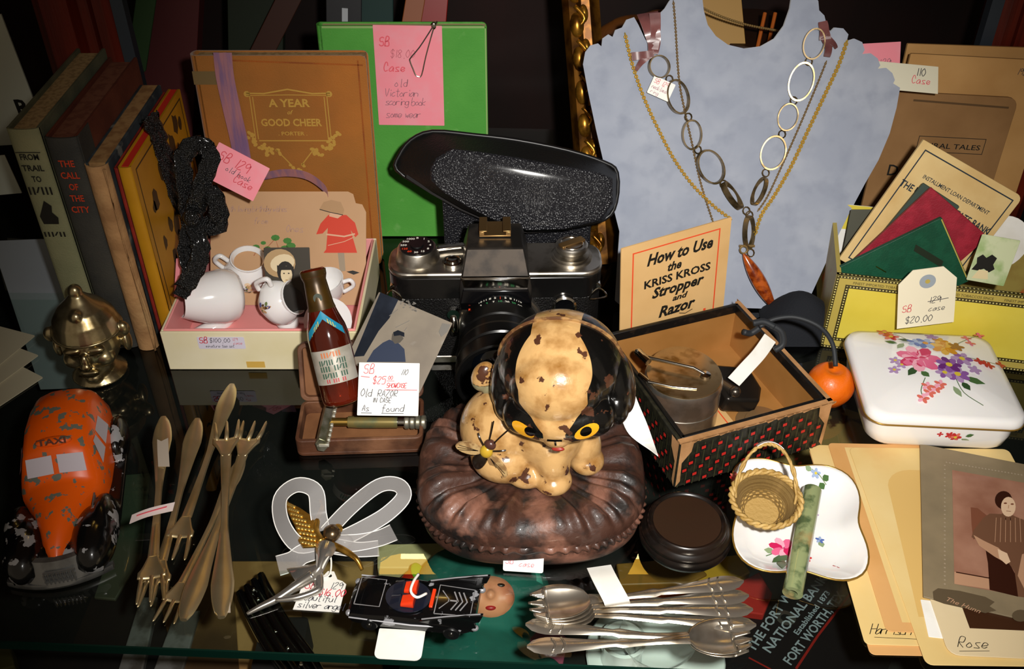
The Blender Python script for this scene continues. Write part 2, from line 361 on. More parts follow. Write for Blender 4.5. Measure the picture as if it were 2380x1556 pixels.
# two shop lamps hanging beyond the case; the glass mirrors them
for k, (lx, lb) in enumerate(((-.27, 'hanging shop lamp mirrored to the left of the iron cushion'), (.385, 'hanging shop lamp mirrored to the right of the iron cushion'))):
    lo_ = thing('hanging_lamp', lb, 'lamp', (lx, 1.90, 1.85), 'lamps over the shop aisle')
    mb = MB(); mb.loft([[(x, y, z) for x, y in rrect(w_, d_, .004, 2)] for w_, d_, z in ((.11, .02, 0), (.12, .024, .004), (.24, .06, .045))], None, False); mb.build('shade', lo_, mat('lamp_shade', '#c8a050', .7, emit='#ffc040', estr=9.0), solid=.003)
    mb = MB(); mb.prism(rrect(.112, .022, .004, 2), -.002, .002); mb.build('diffuser', lo_, mat('lamp_diffuser', '#fff2c0', .5, emit='#ffe9a0', estr=26.0))
    mb = MB(); mb.tube([(0, 0, .0), (0, 0, .139)], .006, 8); mb.build('stem', lo_, BLACKP)
# wooden corner posts with mouldings and a metal shelf track
def post(n, x0, w, Y, mirror=1):
    o = bpy.data.objects.new('trim_%d' % n, None); COL.objects.link(o); struct(o); o.location = (x0, Y, 0)
    mb = MB(); prof = [(0, 0), (0, -.012), (.006*mirror, -.016), (.014*mirror, -.016), (.020*mirror, -.010), (.028*mirror, -.010), (.032*mirror, -.020), ((w-.008)*mirror, -.020), (w*mirror, -.014), (w*mirror, .02), (0, .02)]
    if mirror < 0: prof = prof[::-1]
    mb.prism(prof, ZL, .60); mb.build('post', o, REDWOOD, smooth=30)
    mb = MB(); mb.box(-.010*mirror if mirror > 0 else 0.0, 0 if mirror > 0 else .010, -.014, -.004, ZL, .60); mb.build('shelf_track', o, mat('track_metal', '#4a525c', .4, .6), label='dull metal shelf track')
    return o
def upright(px0, py0, Y): p = PY(px0, py0, Y); return p.x
post(1, upright(285, 60, .80), .062, .80, -1); post(2, upright(2305, 40, .80), .075, .80, 1)

# ------------------------------------------------------------------ books
def book(name, label, M, Wd, H, Tk, cover, pages=PAGES, over=.003, bd=.0018, rnd=.004, group=None, hinge=None, spine_mat=None, corner=.0015):
    """width x from the spine, height y, thickness z (0..Tk)"""
    o = thing(name, label, 'book', M, group)
    mb = MB(); bo = rrect(Wd, H, (corner, corner, .0002, .0002), 3, 0, 0)
    mb.prism(bo, 0, bd); mb.prism(bo, Tk-bd, Tk)
    mb.build('cover_boards', o, cover, bevel=.0005)
    mb = MB(); pr = [(0, 0)]; n = 8; outer = []
    for k in range(n+1):
        a = -PI/2+PI*k/n; outer.append((-rnd*cos(a), Tk/2+Tk/2*sin(a)))
    inner = [(x+.0014, z) for x, z in reversed(outer)]
    ring = outer+inner
    mb.loft([[(x, y, z) for x, z in ring] for y in (0, H)], None, True)
    mb.build('spine', o, spine_mat or cover, smooth=50)
    mb = MB(); mb.box(.0015, Wd-over, over, H-over, bd, Tk-bd); mb.build('page_block', o, pages, smooth=0)
    return o
SP = lambda x, Y=.575, h=0.0, dz=0: Matrix(((0, 0, 1, x), (1, 0, 0, Y), (0, 1, 0, 0.0004), (0, 0, 0, 1)))   # stands with its spine to the front
OLIVE = mat('olive_cloth', '#6a6a50', .8, col2='#4c5040', scale=40, lo=.35, hi=.7, bump=.3, bscale=900)
OLIVE_S = mat('olive_spine', '#7e7f5e', .8, col2='#8f8c68', scale=30, lo=.35, hi=.7, bump=.3, bscale=900)
b = book('old_book', 'olive green cloth book at the left end of the book row, black lettering', SP(-.319), .13, .176, .0205, OLIVE, rnd=.003, group='old books in a row', spine_mat=OLIVE_S)
def spine_print(bk, Tk, lines, m, x=-.0034):
    mb = MB(); F = Matrix(((0, 0, -1, x), (0, 1, 0, 0), (1, 0, 0, Tk/2), (0, 0, 0, 1)))
    F = FR((x, 0, Tk/2), (0, 0, 1), (0, 1, 0))
    for (s, y, sz, w) in lines: mb.text(s, 0, y, sz, m, 0.0, bold=.02, align='c', width=w, X=F)
    return mb, F
mb, F = spine_print(b, .0205, [('FROM', .155, .006, .012), ('TRAIL', .147, .006, .014), ('TO', .139, .006, .006), ('||/|||', .131, .006, .015), ('|||/||', .098, .004, .014)], INK_B)
mb.flat([(-.005, .107), (.005, .107), (.006, .112), (.003, .116), (.004, .121), (0, .125), (-.003, .119), (-.006, .113)], 0, INK_B, F); mb.rect(-.008, .160, .008, .1606, 0, INK_B, F); mb.build('spine_lettering', b)
GREYCL = mat('grey_cloth', '#3c3a34', .75, col2='#2c2c2a', scale=40, lo=.35, hi=.7, bump=.3, bscale=900)
BRNCL = mat('red_brown_cloth', '#552415', .75, col2='#6b3420', scale=35, lo=.35, hi=.7, bump=.3, bscale=900)
b = book('old_book', 'dark grey book with orange-red lettering on its spine, second in the row', SP(-.2965), .128, .170, .0205, BRNCL, mat('brown_pages', '#7a4a34', .8, col2='#6a3a28', scale=200), rnd=.003, group='old books in a row', spine_mat=GREYCL)
mb = MB(); mb.box(0, .020, 0, .170, .0205, .0211); mb.build('cover_strip', b, GREYCL, bevel=.0003, label='grey cloth strip along the hinge')
REDL = mat('orange_red_foil', '#c43c1c', .5)
mb, F = spine_print(b, .0205, [('THE', .150, .0066, .010), ('CALL', .1415, .0066, .012), ('OF', .133, .0066, .006), ('THE', .1245, .0066, .009), ('CITY', .116, .0066, .012)], REDL); mb.build('spine_lettering', b)
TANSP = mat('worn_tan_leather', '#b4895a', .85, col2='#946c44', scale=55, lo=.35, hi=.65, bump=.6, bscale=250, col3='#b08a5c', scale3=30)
SLATE = mat('slate_cover', '#3c4448', .6, col2='#2a3034', scale=60, lo=.4, hi=.6, col3='#707068', scale3=70, lo3=.6, hi3=.66)
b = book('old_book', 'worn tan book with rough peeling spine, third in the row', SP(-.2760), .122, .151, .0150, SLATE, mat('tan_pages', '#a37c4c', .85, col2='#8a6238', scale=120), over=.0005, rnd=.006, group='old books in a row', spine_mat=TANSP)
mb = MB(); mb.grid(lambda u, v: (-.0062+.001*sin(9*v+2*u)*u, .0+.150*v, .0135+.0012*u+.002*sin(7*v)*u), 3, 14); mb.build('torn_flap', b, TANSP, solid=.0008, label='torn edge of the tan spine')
REDCV = mat('red_cloth', '#7c1c14', .7, col2='#94281c', scale=40)
b = book('old_book', 'thin red-covered book squeezed between tan and yellow books', SP(-.2595, .578), .118, .146, .0048, REDCV, rnd=.001, bd=.001, group='old books in a row')
YELC = mat('yellow_cover', '#b98310', .5, col2='#a8730c', scale=30, lo=.35, hi=.7)
b = book('picture_book', 'yellow picture book with black drawing on its cover, tied with black lace', SP(-.2540, .572), .120, .150, .0085, YELC, mat('red_page_edges', '#c22a1c', .6), rnd=.0018, over=.0006, group='old books in a row')
DRW = mat('print_brown', '#3c2806', .6)
mb = MB(); F = FR((0, 0, .00862), (1, 0, 0), (0, 1, 0)); rnd = random.Random(3)
for k in range(26):
    x = rnd.uniform(.02, .108); y = rnd.uniform(.012, .14); r = rnd.uniform(.003, .010)
    mb.flat([(x+r*rnd.uniform(.5, 1)*cos(t), y+r*1.5*rnd.uniform(.5, 1)*sin(t)) for t in [2*PI*q/9 for q in range(9)]], 0, DRW, F)
mb.frame(.006, .006, .115, .145, .0012, 0, DRW, F); mb.build('cover_print', b)

# black lace tied round the yellow book, with a bow
LACE = mat('black_lace', '#070708', .45, bump=1.0, bscale=900, btype='voronoi', coat=.3)
lc = thing('lace_ribbon', 'black lace ribbon bow tied round the yellow picture book', 'ribbon', (-.236, .60, .0))
def lace(pts, w, seed, nsub=6, name='lace_band'):
    P = catmull(pts, nsub); rn = random.Random(seed); mb = MB(); N = len(P); L = []; 
    rings = []
    for i, p in enumerate(P):
        d = (P[min(i+1, N-1)]-P[max(i-1, 0)]).normalized(); side = d.cross(Vector((0.55, -.6, .58))).normalized(); nn = side.cross(d)
        r = []
        for k in range(9):
            t = k/8*2-1; e = 1+.10*sin(i*2.1+k)*abs(t); off = .0014*sin(i*1.3+k*1.9)+rn.uniform(-.0006, .0006)
            r.append(p+side*(w*t*e)+nn*off)
        rings.append(r)
    mb.loft(rings, None, False, False); return mb
O = Vector((-.236, .60, 0))
def L_(px, py, Y): return PY(px, py, Y)-O
LX = lambda px, py: PP(px, py, Vector((-.2415, 0, 0)), Vector((1, 0, 0)))-O
lace([LX(348, 268), LX(368, 320), LX(388, 380), LX(408, 445), LX(424, 500), L_(440, 518, .59)], .0062, 1).build('lace_band', lc, LACE, smooth=180, solid=.0006)
lace([L_(440, 520, .588), L_(432, 440, .585), L_(425, 370, .588), L_(455, 335, .59), L_(490, 360, .588), L_(470, 430, .583), L_(444, 515, .582)], .0060, 2).build('bow_loop', lc, LACE, smooth=180, solid=.0006)
lace([L_(444, 515, .582), L_(470, 455, .580), L_(500, 460, .578), L_(508, 520, .576), L_(480, 525, .578), L_(448, 520, .580)], .0066, 4).build('bow_loop', lc, LACE, smooth=180, solid=.0006)
lace([L_(446, 512, .580), L_(466, 570, .570), L_(458, 620, .562), L_(425, 672, .556)], .0062, 5).build('ribbon_tail', lc, LACE, smooth=180, solid=.0006)
lace([L_(444, 512, .581), L_(430, 580, .574), L_(440, 640, .565), L_(418, 690, .556)], .0050, 6).build('ribbon_tail', lc, LACE, smooth=180, solid=.0006)
mb = MB(); mb.ball(L_(446, 508, .577), (.006, .005, .007)); mb.build('knot', lc, LACE, smooth=180)
MAUVE = mat('iridescent_mauve', '#b87f88', .2, .15, col2='#8f6f96', scale=60, lo=.4, hi=.6, stretch=(3, 1, .4), coat=.8, alpha=.85)

# brown suede book with gilt title and a mauve ribbon
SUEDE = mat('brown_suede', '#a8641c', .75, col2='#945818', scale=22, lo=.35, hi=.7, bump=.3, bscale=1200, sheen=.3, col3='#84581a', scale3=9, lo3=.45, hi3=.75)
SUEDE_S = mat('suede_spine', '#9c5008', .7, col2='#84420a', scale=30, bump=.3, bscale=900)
gy = .694
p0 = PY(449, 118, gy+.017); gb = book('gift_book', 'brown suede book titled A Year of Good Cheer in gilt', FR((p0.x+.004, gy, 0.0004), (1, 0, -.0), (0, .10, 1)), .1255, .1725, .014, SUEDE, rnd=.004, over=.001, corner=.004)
mb = MB(); F = FR((0, 0, .0142), (1, 0, 0), (0, 1, 0)); GILT = mat('gilt_print', '#c79c48', .4, .25)
cx, cy = .0655, .124
def gl(pts, w=.0007): mb.line([(cx+1.2*p[0], cy+1.2*p[1]) for p in pts], w, 0, GILT, F)
for k in (0, .0018):
    gl([(-.024+k, -.013), (-.024+k, .0165-k)]); gl([(.024-k, -.013), (.024-k, .0165-k)])
gl([(-.026, .017), (-.015, .0168), (0, .0195), (.015, .0168), (.026, .017)], .0011); gl([(-.026, .0155), (0, .0160), (.026, .0155)], .0006)
gl([(-.022, -.014), (.022, -.014)], .0009)
for sx in (-1, 1):
    for k in range(8): q = ell(cx+sx*.0306, cy+.0198, .0024, .0024, 10); mb.flat(q, 0.00004*k, GILT, F); break
    rn = random.Random(5)
    for k in range(22): 
        x = sx*(.028-.018*(k/22)**1.2)+rn.uniform(-.002, .002); y = -.010-.012*min(1, k/14)+rn.uniform(-.0025, .0025)
        mb.flat(ell(cx+1.2*x, cy+1.2*y, .0020, .0014, 7, rn.uniform(0, 3)), .00003*(k % 4), GILT, F)
    gl([(sx*.012, -.020), (sx*.007, -.026), (sx*.003, -.031)], .0009)
for k in range(14): rn = random.Random(k); mb.flat(ell(cx+rn.uniform(-.007, .007)*(1-k/16), cy-.036-k*.0008, .0015, .0011, 7), .00003*(k % 4), GILT, F)
mb.text('A YEAR', cx, cy+.0100, .0085, GILT, 0, .03, align='c', width=.031, X=F, asp=1); mb.text('of', cx, cy+.0042, .0045, GILT, 0, .02, align='c', shear=.3, X=F)
mb.text('GOOD CHEER', cx, cy-.0050, .0080, GILT, 0, .03, align='c', width=.046, X=F); mb.text('. PORTER .', cx, cy-.0125, .0042, GILT, 0, .02, align='c', width=.022, X=F)
mb.build('gilt_title', gb)
mb = MB(); mb.rect(-.003, .151, .014, .161, .0143, mat('brown_patch', '#6f5a34', .6), FR((0, 0, 0), (1, 0, 0), (0, 1, 0))); mb.build('spine_label', gb, label='dull olive label near the spine')
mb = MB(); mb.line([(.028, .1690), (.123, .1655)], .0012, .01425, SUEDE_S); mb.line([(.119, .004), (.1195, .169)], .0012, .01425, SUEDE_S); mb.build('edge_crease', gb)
rb = thing('mauve_ribbon', 'iridescent mauve ribbon draped down the brown suede book', 'ribbon', (0, gy-.01, 0)); O = Vector((0, gy-.01, 0))
gyf = lambda py: gy-.0165+.0*py
def R_(px, py, d=0): return PY(px, py, gy-.0170+.018*(.19-PY(px, py, gy-.016).z)*0-d)-O
# the book leans back 5.7 deg: follow its face
nF = (gb.matrix_basis.to_3x3() @ Vector((0, 0, 1))).normalized(); oF = gb.matrix_basis @ Vector((0, 0, .0148))
def R_(px, py, d=0.0): return PP(px, py, oF+nF*d, nF)-O
mb = MB(); pts = catmull([R_(517, 122, .0006), R_(523, 180, .001), R_(540, 260, .002), R_(556, 330, .002), R_(568, 400, .003), R_(575, 440, .004)], 6)
for k, (o1, w1) in enumerate(((-.0048, .0013), (-.0015, .0014), (.0018, .0014), (.005, .0013))):
    mb.strip([p+Vector((o1, -.0004*(k % 2), 0)) for p in pts], (w1+.0006, 0, 0), .0003)
mb.build('ribbon_band', rb, MAUVE, smooth=60)
mb = MB(); pts = catmull([R_(560, 420, .004), R_(612, 410, .010), R_(665, 402, .014), R_(715, 410, .014), R_(755, 440, .012), R_(762, 470, .010)], 6)
mb.strip(pts, (.001, -.002, .0042), .0003); mb.build('ribbon_loop', rb, MAUVE, smooth=60)
# pink tag with writing in front of it
tO = PY(505, 345, .640); a = PY(618, 402, .635)
pt = thing('pink_tag', 'pink paper tag with red writing poking out behind the black lace bow', 'tag', FR(PY(470, 408, .632), PY(588, 468, .632)-PY(470, 408, .632), (0.0, .4, 1)))
w = (PY(588, 468, .632)-PY(470, 408, .632)).length
mb = MB(); mb.prism(rrect(w, .027, .0005, 2, 0, 0), 0, .0003); mb.build('paper', pt, PAPER_P)
mb = MB(); pen(mb, 'SB 129', .004, .016, .007, INK_R, .0004); pen(mb, 'Case', .020, .006, .006, INK_R, .0004); pen(mb, 'old book', .012, .011, .004, INK_K, .0004); mb.build('handwriting', pt)
pt2 = thing('pink_slip', 'narrow pink slip peeking out under the black lace tails', 'tag', FR(PY(405, 690, .578), (1, -.35, 0), (-.1, .3, 1)))
mb = MB(); mb.prism([(0, 0), (.014, .004), (.016, .034), (.004, .03)], 0, .0003); mb.build('paper', pt2, PAPER_P)

# green book with a pink note held by a wire clip
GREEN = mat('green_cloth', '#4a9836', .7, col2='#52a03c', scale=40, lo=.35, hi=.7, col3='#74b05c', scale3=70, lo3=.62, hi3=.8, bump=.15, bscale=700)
ny = .735
gx0 = PY(727, 400, ny).x
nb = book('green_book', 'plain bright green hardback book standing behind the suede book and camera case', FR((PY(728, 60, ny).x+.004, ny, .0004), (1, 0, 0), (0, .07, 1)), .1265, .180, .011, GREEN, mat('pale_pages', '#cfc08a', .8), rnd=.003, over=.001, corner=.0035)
mb = MB(); mb.line([(.002, .179), (.125, .179)], .0016, .01105, mat('green_wear', '#8fae6a', .7)); mb.line([(.1258, .02), (.1258, .178)], .001, .01105, MATS['green_wear']); mb.build('worn_edge', nb)
nF = (nb.matrix_basis.to_3x3() @ Vector((0, 0, 1))).normalized(); oF = nb.matrix_basis @ Vector((0, 0, .0115))
a = PP(881, 290, oF, nF); c = PP(1033, 292, oF, nF); tp = PP(876, 58, oF, nF)
nt_ = thing('pink_note', 'tall pink price note clipped to the green book', 'note', FR(a, c-a, tp-a)); nw = (c-a).length; nh = (tp-a).length
mb = MB(); mb.prism(rrect(nw, nh, .0003, 1, 0, 0), 0, .0003); mb.build('paper', nt_, PAPER_P)
mb = MB(); pen(mb, 'SB', .004, nh*.80, .007, mat('faded_red_ink', '#e8606e', .7), .0004, w=.0009); pen(mb, '$18.00', .012, nh*.69, .006, mat('faded_ink', '#c8707c', .7), .0004); pen(mb, 'Case', .006, nh*.55, .007, MATS['faded_red_ink'], .0004, w=.0008)
FAD = mat('faded_grey_ink', '#a8707c', .7)
pen(mb, 'old', .014, nh*.40, .006, FAD, .0004); pen(mb, 'Victorian', .006, nh*.30, .0062, FAD, .0004, sp=.8); pen(mb, 'scoring book', .006, nh*.21, .0062, FAD, .0004, sp=.7); pen(mb, 'some wear', .006, nh*.08, .0062, FAD, .0004, sp=.8); mb.build('handwriting', nt_)
cl = thing('wire_clip', 'bent silver wire clip pinching the pink note on the green book', 'clip', nt_.matrix_basis.copy())
wi = nt_.matrix_basis.inverted(); pts = [wi @ PP(x, y, oF+nF*.0014, nF) for x, y in ((1006, 62), (998, 75), (975, 110), (955, 134), (953, 142), (960, 160), (966, 174), (972, 178), (980, 174), (990, 130), (1006, 72), (1012, 60))]
pts = [pts[0]+Vector((.001, .002, -.004))]+pts+[pts[-1]+Vector((.001, .002, -.004))]
mb = MB(); mb.tube(catmull(pts, 3), .00055, 6); mb.build('wire', cl, STEEL)
mb = MB(); mb.ball(wi @ PP(1008, 60, oF+nF*.0012, nF), (.002, .003, .0012)); mb.build('clip_head', cl, CHROME)
# ------------------------------------------------------------------ pink and cream box with a toy tea set
CREAM = mat('cream_paper', '#e9dfc0', .55, col2='#dccf9f', scale=14, lo=.4, hi=.7); PINKIN = mat('pink_lining', '#f0a2a0', .6, col2='#e88f8c', scale=18, lo=.35, hi=.75)
bx = thing('gift_box', 'open cream box with pink lining holding a toy tea set', 'box', T(-.2455, .5474, .0003))
BW, BD, BH = .138, .122, .034
mb = MB()
for (x0, x1, y0, y1) in ((0, BW, 0, .002), (0, BW, BD-.002, BD), (0, .002, .002, BD-.002), (BW-.002, BW, .002, BD-.002)): mb.box(x0, x1, y0, y1, 0, BH)
mb.build('outer_wall', bx, CREAM, bevel=.0006)
mb = MB(); mb.box(.002, BW-.002, .002, BD-.002, 0, .002, PINKIN)
for (x0, x1, y0, y1) in ((.002, BW-.002, .002, .0035), (.002, BW-.002, BD-.0035, BD-.002), (.002, .0035, .0035, BD-.0035), (BW-.0035, BW-.002, .0035, BD-.0035)): mb.box(x0, x1, y0, y1, .002, BH+.001, PINKIN)
mb.build('pink_lining', bx, bevel=.0005)
mb = MB(); FB = FR((0, -.0002, 0), (1, 0, 0), (0, 0, 1))
STK = mat('sticker_pale', '#d9d3e4', .35)
mb.prism(rrect(.033, .0105, .001, 3, .025, .0195), 0, .0002, STK, FB); mb.prism(rrect(.013, .0055, .0002, 1, .056, .0022), 0, .0001, mat('old_tape', '#d0a850', .4), FB)
mb.build('price_sticker', bx, label='pale price sticker on the box front')
mb = MB(); pen(mb, 'SB', .0262, .0247, .0052, INK_R, .00025, X=FB, w=.0006); pen(mb, '$100.00', .0335, .0252, .0038, INK_K, .00025, X=FB); pen(mb, '129', .0498, .0268, .0024, INK_R, .00025, X=FB); pen(mb, 'case', .0498, .0235, .0026, INK_R, .00025, X=FB); pen(mb, 'minature tea set', .030, .0208, .0026, INK_K, .00025, X=FB, sp=.8); mb.build('sticker_writing', bx)

# printed greeting card leaning in the box
cardc = mat('greeting_card', '#c39a72', .6, col2='#b98f66', scale=16, lo=.35, hi=.75)
pc0 = Vector((-.2335, .622, .003)); upc = Vector((0, .050, .0635)); PCF = FR(pc0, (1, 0, 0), upc)
pc = thing('greeting_card', 'tan greeting card with child in red coat leaning behind the tea set', 'card', PCF)
CWd, CHt = .1205, .0880
mb = MB(); mb.prism([(0, 0), (CWd-.002, 0), (CWd, .004), (CWd, CHt-.016), (CWd-.003, CHt-.010), (CWd-.008, CHt-.009), (CWd-.010, CHt-.002), (CWd-.014, CHt), (.004, CHt), (0, CHt-.004)], 0, .0006); mb.build('card_sheet', pc, cardc)
nC = PCF.to_3x3() @ Vector((0, 0, 1)); oC = pc0+nC*.0008; iC = PCF.inverted()
def C_(px, py): q = iC @ PP(px, py, oC, nC); return (q.x, q.y)
mb = MB(); RC = mat('print_red', '#cf3a1e', .6); GR = mat('print_green', '#3f7a2c', .6); FL = mat('print_flesh', '#d9a888', .6); HB = mat('print_tan', '#b08a62', .6); PGREY = mat('print_grey', '#9a8a74', .6)
zc = .0008
mb.flat([C_(x, y) for x, y in ((763, 500), (745, 520), (735, 545), (750, 543), (762, 530), (758, 580), (752, 588), (830, 588), (822, 560), (815, 535), (826, 552), (833, 545), (825, 518), (805, 500))], zc, RC)
mb.flat([C_(x, y) for x, y in ((742, 487), (768, 492), (797, 500), (800, 488), (792, 470), (770, 465), (752, 470))], zc, HB)
mb.flat([C_(x, y) for x, y in ((768, 493), (765, 503), (785, 508), (796, 500))], zc+.00005, FL)
mb.line([C_(x, y) for x, y in ((743, 487), (768, 494), (797, 500))], .0006, zc+.0001, INK_B)
mb.line([C_(x, y) for x, y in ((758, 545), (800, 550), (825, 544))], .0012, zc+.0001, FL); mb.line([C_(x, y) for x, y in ((762, 571), (800, 562), (822, 552))], .0005, zc+.0001, FL)
mb.flat([C_(x, y) for x, y in ((785, 588), (800, 588), (803, 630), (790, 632))], zc, PGREY); mb.flat([C_(x, y) for x, y in ((805, 632), (820, 629), (836, 634), (822, 639))], zc, INK_B)
for (x, y, r) in ((595, 575, 7), (608, 590, 6), (622, 578, 6), (640, 553, 8), (668, 560, 8), (676, 572, 9), (662, 578, 8), (612, 565, 5)): mb.flat([C_(x+r*1.3*cos(t), y+r*.9*sin(t)) for t in [PI*2*k/8 for k in range(8)]], zc, GR)
mb.line([C_(x, y) for x, y in ((590, 595), (600, 575), (612, 585), (640, 555), (648, 580))], .0006, zc, mat('print_stem', '#a05a3a', .6))
PW = mat('print_faint', '#ae8c80', .7)
pen(mb, 'with loving birthday wishes', *C_(525, 492), .0045, PW, zc, sp=.66); pen(mb, 'from', *C_(590, 520), .0045, PW, zc); pen(mb, 'Ones', *C_(665, 540), .0055, PW, zc)
mb.build('card_print', pc)
# tea set pieces
def china(name, label, M, prof, n=28, handles=(), spout=None, group='toy tea set pieces', lid=False):
    o = thing(name, label, {'toy_creamer': 'creamer', 'toy_sugar_bowl': 'bowl', 'toy_teapot': 'teapot', 'toy_cup': 'cup', 'toy_saucer': 'saucer', 'toy_lid': 'lid'}[name], M, group)
    mb = MB(); mb.lathe(prof, n); mb.build('body', o, WHITE_CH, smooth=60)
    for h in handles: mb = MB(); mb.tube(catmull(h, 5), .0017, 8); mb.build('handle', o, WHITE_CH, smooth=180)
    if spout: mb = MB(); mb.tube(catmull(spout[0], 5), spout[1], 10); mb.build('spout', o, WHITE_CH, smooth=180)
    return o
fz = .0025
pot = [(0, 0), (.009, 0), (.0105, .002), (.016, .009), (.0165, .014), (.013, .020), (.0105, .0225), (.012, .0255), (.0112, .0258), (.0095, .0225), (.012, .019), (.0150, .013), (.0140, .009), (.004, .003), (0, .003)]
B0 = bx.matrix_basis.translation
q = G(572, 640, .020)
s1 = china('toy_sugar_bowl', 'white toy sugar bowl with two handles at the back of the box', T(q.x, q.y+.004, B0.z+.010, 0, .25, .18, 1.12), pot, handles=([(.0135, 0, .020), (.019, 0, .024), (.0225, 0, .018), (.0155, 0, .010)], [(-.0135, 0, .020), (-.019, 0, .024), (-.0225, 0, .018), (-.0155, 0, .010)]))
q = G(505, 725, .012)
jug = [(0, 0), (.013, 0), (.0155, .003), (.0165, .010), (.0150, .020), (.0120, .029), (.0100, .034), (.0096, .034), (.0112, .029), (.0142, .02), (.0152, .010), (.012, .003), (0, .003)]
s2 = china('toy_creamer', 'white toy creamer lying on its side at front left of the box', T(q.x+.016, q.y+.006, .0238, .55, 0, -1.35, 1.25), jug, spout=([(-.013, 0, .006), (-.020, 0, .010), (-.024, 0, .020), (-.026, 0, .026)], [.006, .0055, .005, .0042]))
q = G(652, 730, .012)
s3 = china('toy_teapot', 'white toy teapot lying tilted in the middle of the box', T(q.x-.009, q.y+.002, .0190, .3, .55, 1.0, 1.10), pot, handles=([(-.0155, 0, .018), (-.022, 0, .020), (-.0215, 0, .010), (-.015, 0, .006)],), spout=([(.014, 0, .008), (.020, 0, .010), (.023, 0, .016), (.025, 0, .020)], [.004, .0034, .0028, .0022]))
cup = [(0, 0), (.0065, 0), (.007, .0015), (.011, .006), (.0130, .012), (.0140, .018), (.0143, .021), (.0137, .021), (.0122, .012), (.0100, .006), (.004, .0025), (0, .0025)]
q = G(762, 655, .03)
s4 = china('toy_cup', 'white toy cup behind the portrait card with handle to the right', T(q.x, q.y+.002, B0.z+.0115, 0, .15, -.1), cup, handles=([(.0125, 0, .017), (.019, 0, .0185), (.020, 0, .0125), (.0115, 0, .007)],))
s5 = china('toy_saucer', 'white toy saucer standing on edge at the right inside the box', T(-.135, .584, .0155, 0, .85, 0), [(0, 0), (.008, 0), (.0095, .0012), (.0175, .0035), (.0178, .0042), (.009, .002), (0, .0015)])
q = G(665, 757, .006)
s6 = china('toy_cup', 'small white toy egg cup with knob foot at the front of the box', T(q.x, q.y+.006, .006, 0, .5, .2), [(0, 0), (.0085, 0), (.009, .001), (.007, .004), (.002, .0062), (.0016, .0075), (.003, .009), (.002, .0105), (0, .011)])
# painted spots on the china: plain posies in the place of the decorated decals
def posy(o, x, y, r, zf, nm='painted_decal', seed=0):
    mb = MB(); rn = random.Random(seed)
    cols = [mat('decal_tan', '#c8a276', .25), mat('decal_brown', '#5d4428', .25), mat('decal_blue', '#4a4e8c', .25), mat('decal_green', '#6d7a4a', .25), mat('decal_pale', '#e8cfae', .25)]
    return mb, cols, rn
def decal_on_lathe(o, prof, ang, zc, r, seed):
    """small posy laid on the side of a turned pot (angle, height)"""
    mb, cols, rn = posy(o, 0, 0, r, None, seed=seed)
    outer = [p for p in prof if p[1] > 0.0001]; best = 0
    hi = max(p[1] for p in prof); k = [p[1] for p in prof].index(hi); ou = prof[1:k+1]
    def rad(z):
        for a, c in zip(ou, ou[1:]):
            if a[1] <= z <= c[1] and c[1] > a[1]: return a[0]+(c[0]-a[0])*(z-a[1])/(c[1]-a[1])
        return ou[-1][0]
    def S(u, w, d=.00025):
        z = zc+w; R = rad(z)+d; t = ang+u/max(R, .004); return (R*cos(t), R*sin(t), z)
    for k in range(16):
        a = rn.uniform(0, 2*PI); q = r*sqrt(rn.random())*.8; u, w = q*cos(a)*.75, q*sin(a); s = r*rn.uniform(.16, .34); c = cols[k % 5]; th = rn.uniform(0, 3)
        mb.add([S(u+s*cos(t)*cos(th)-s*.6*sin(t)*sin(th), w+s*cos(t)*sin(th)+s*.6*sin(t)*cos(th), .0003+.00003*k) for t in [2*PI*j/9 for j in range(9)]], [tuple(range(9))], c)
    mb.build('painted_decal', o, label='small painted posy')
decal_on_lathe(s1, pot, -1.45, .0115, .006, 1); decal_on_lathe(s2, jug, 1.75, .017, .0085, 2); decal_on_lathe(s3, pot, -2.2, .012, .006, 3)
# portrait card
pF = FR(PY(622, 738, .588), Vector((1, .06, -.03)), (0.05, .45, 1)); pp = thing('portrait_card', 'dark photo card of a woman in a wide hat standing among toy cups', 'photograph', pF)
mb = MB(); mb.prism(rrect(.033, .052, .0006, 2, 0, 0), 0, .0004); mb.build('card_sheet', pp, mat('dark_photo', '#3a342a', .4))
mb = MB(); SKN = mat('photo_cream', '#dcc9a4', .4); SPD = mat('photo_dark', '#1f1a15', .4); SPM = mat('photo_mid', '#b19268', .4)
X_ = T(-.004, .0045, 0); mb.X = X_; mb.flat(ell(.015, .036, .0115, .0105, 20, .2), .0006, SPM); mb.flat(ell(.017, .036, .009, .0065, 16, .3), .00065, SKN); mb.flat(ell(.019, .0295, .0062, .008, 16), .0007, SPD); mb.flat(ell(.0195, .0275, .0042, .0066, 16), .00075, SKN)
mb.flat([(.006, -.004), (.034, -.004), (.030, .014), (.022, .020), (.016, .020), (.007, .015)], .0008, SPD); mb.flat([(.013, .031), (.025, .031), (.025, .0335), (.013, .0345)], .0008, SPD)
for x in (.0178, .0212): mb.flat(ell(x, .0285, .0007, .0005, 6), .0009, SPD)
mb.flat(ell(.0195, .0235, .0012, .0005, 6), .0009, SPM); mb.build('portrait_print', pp)

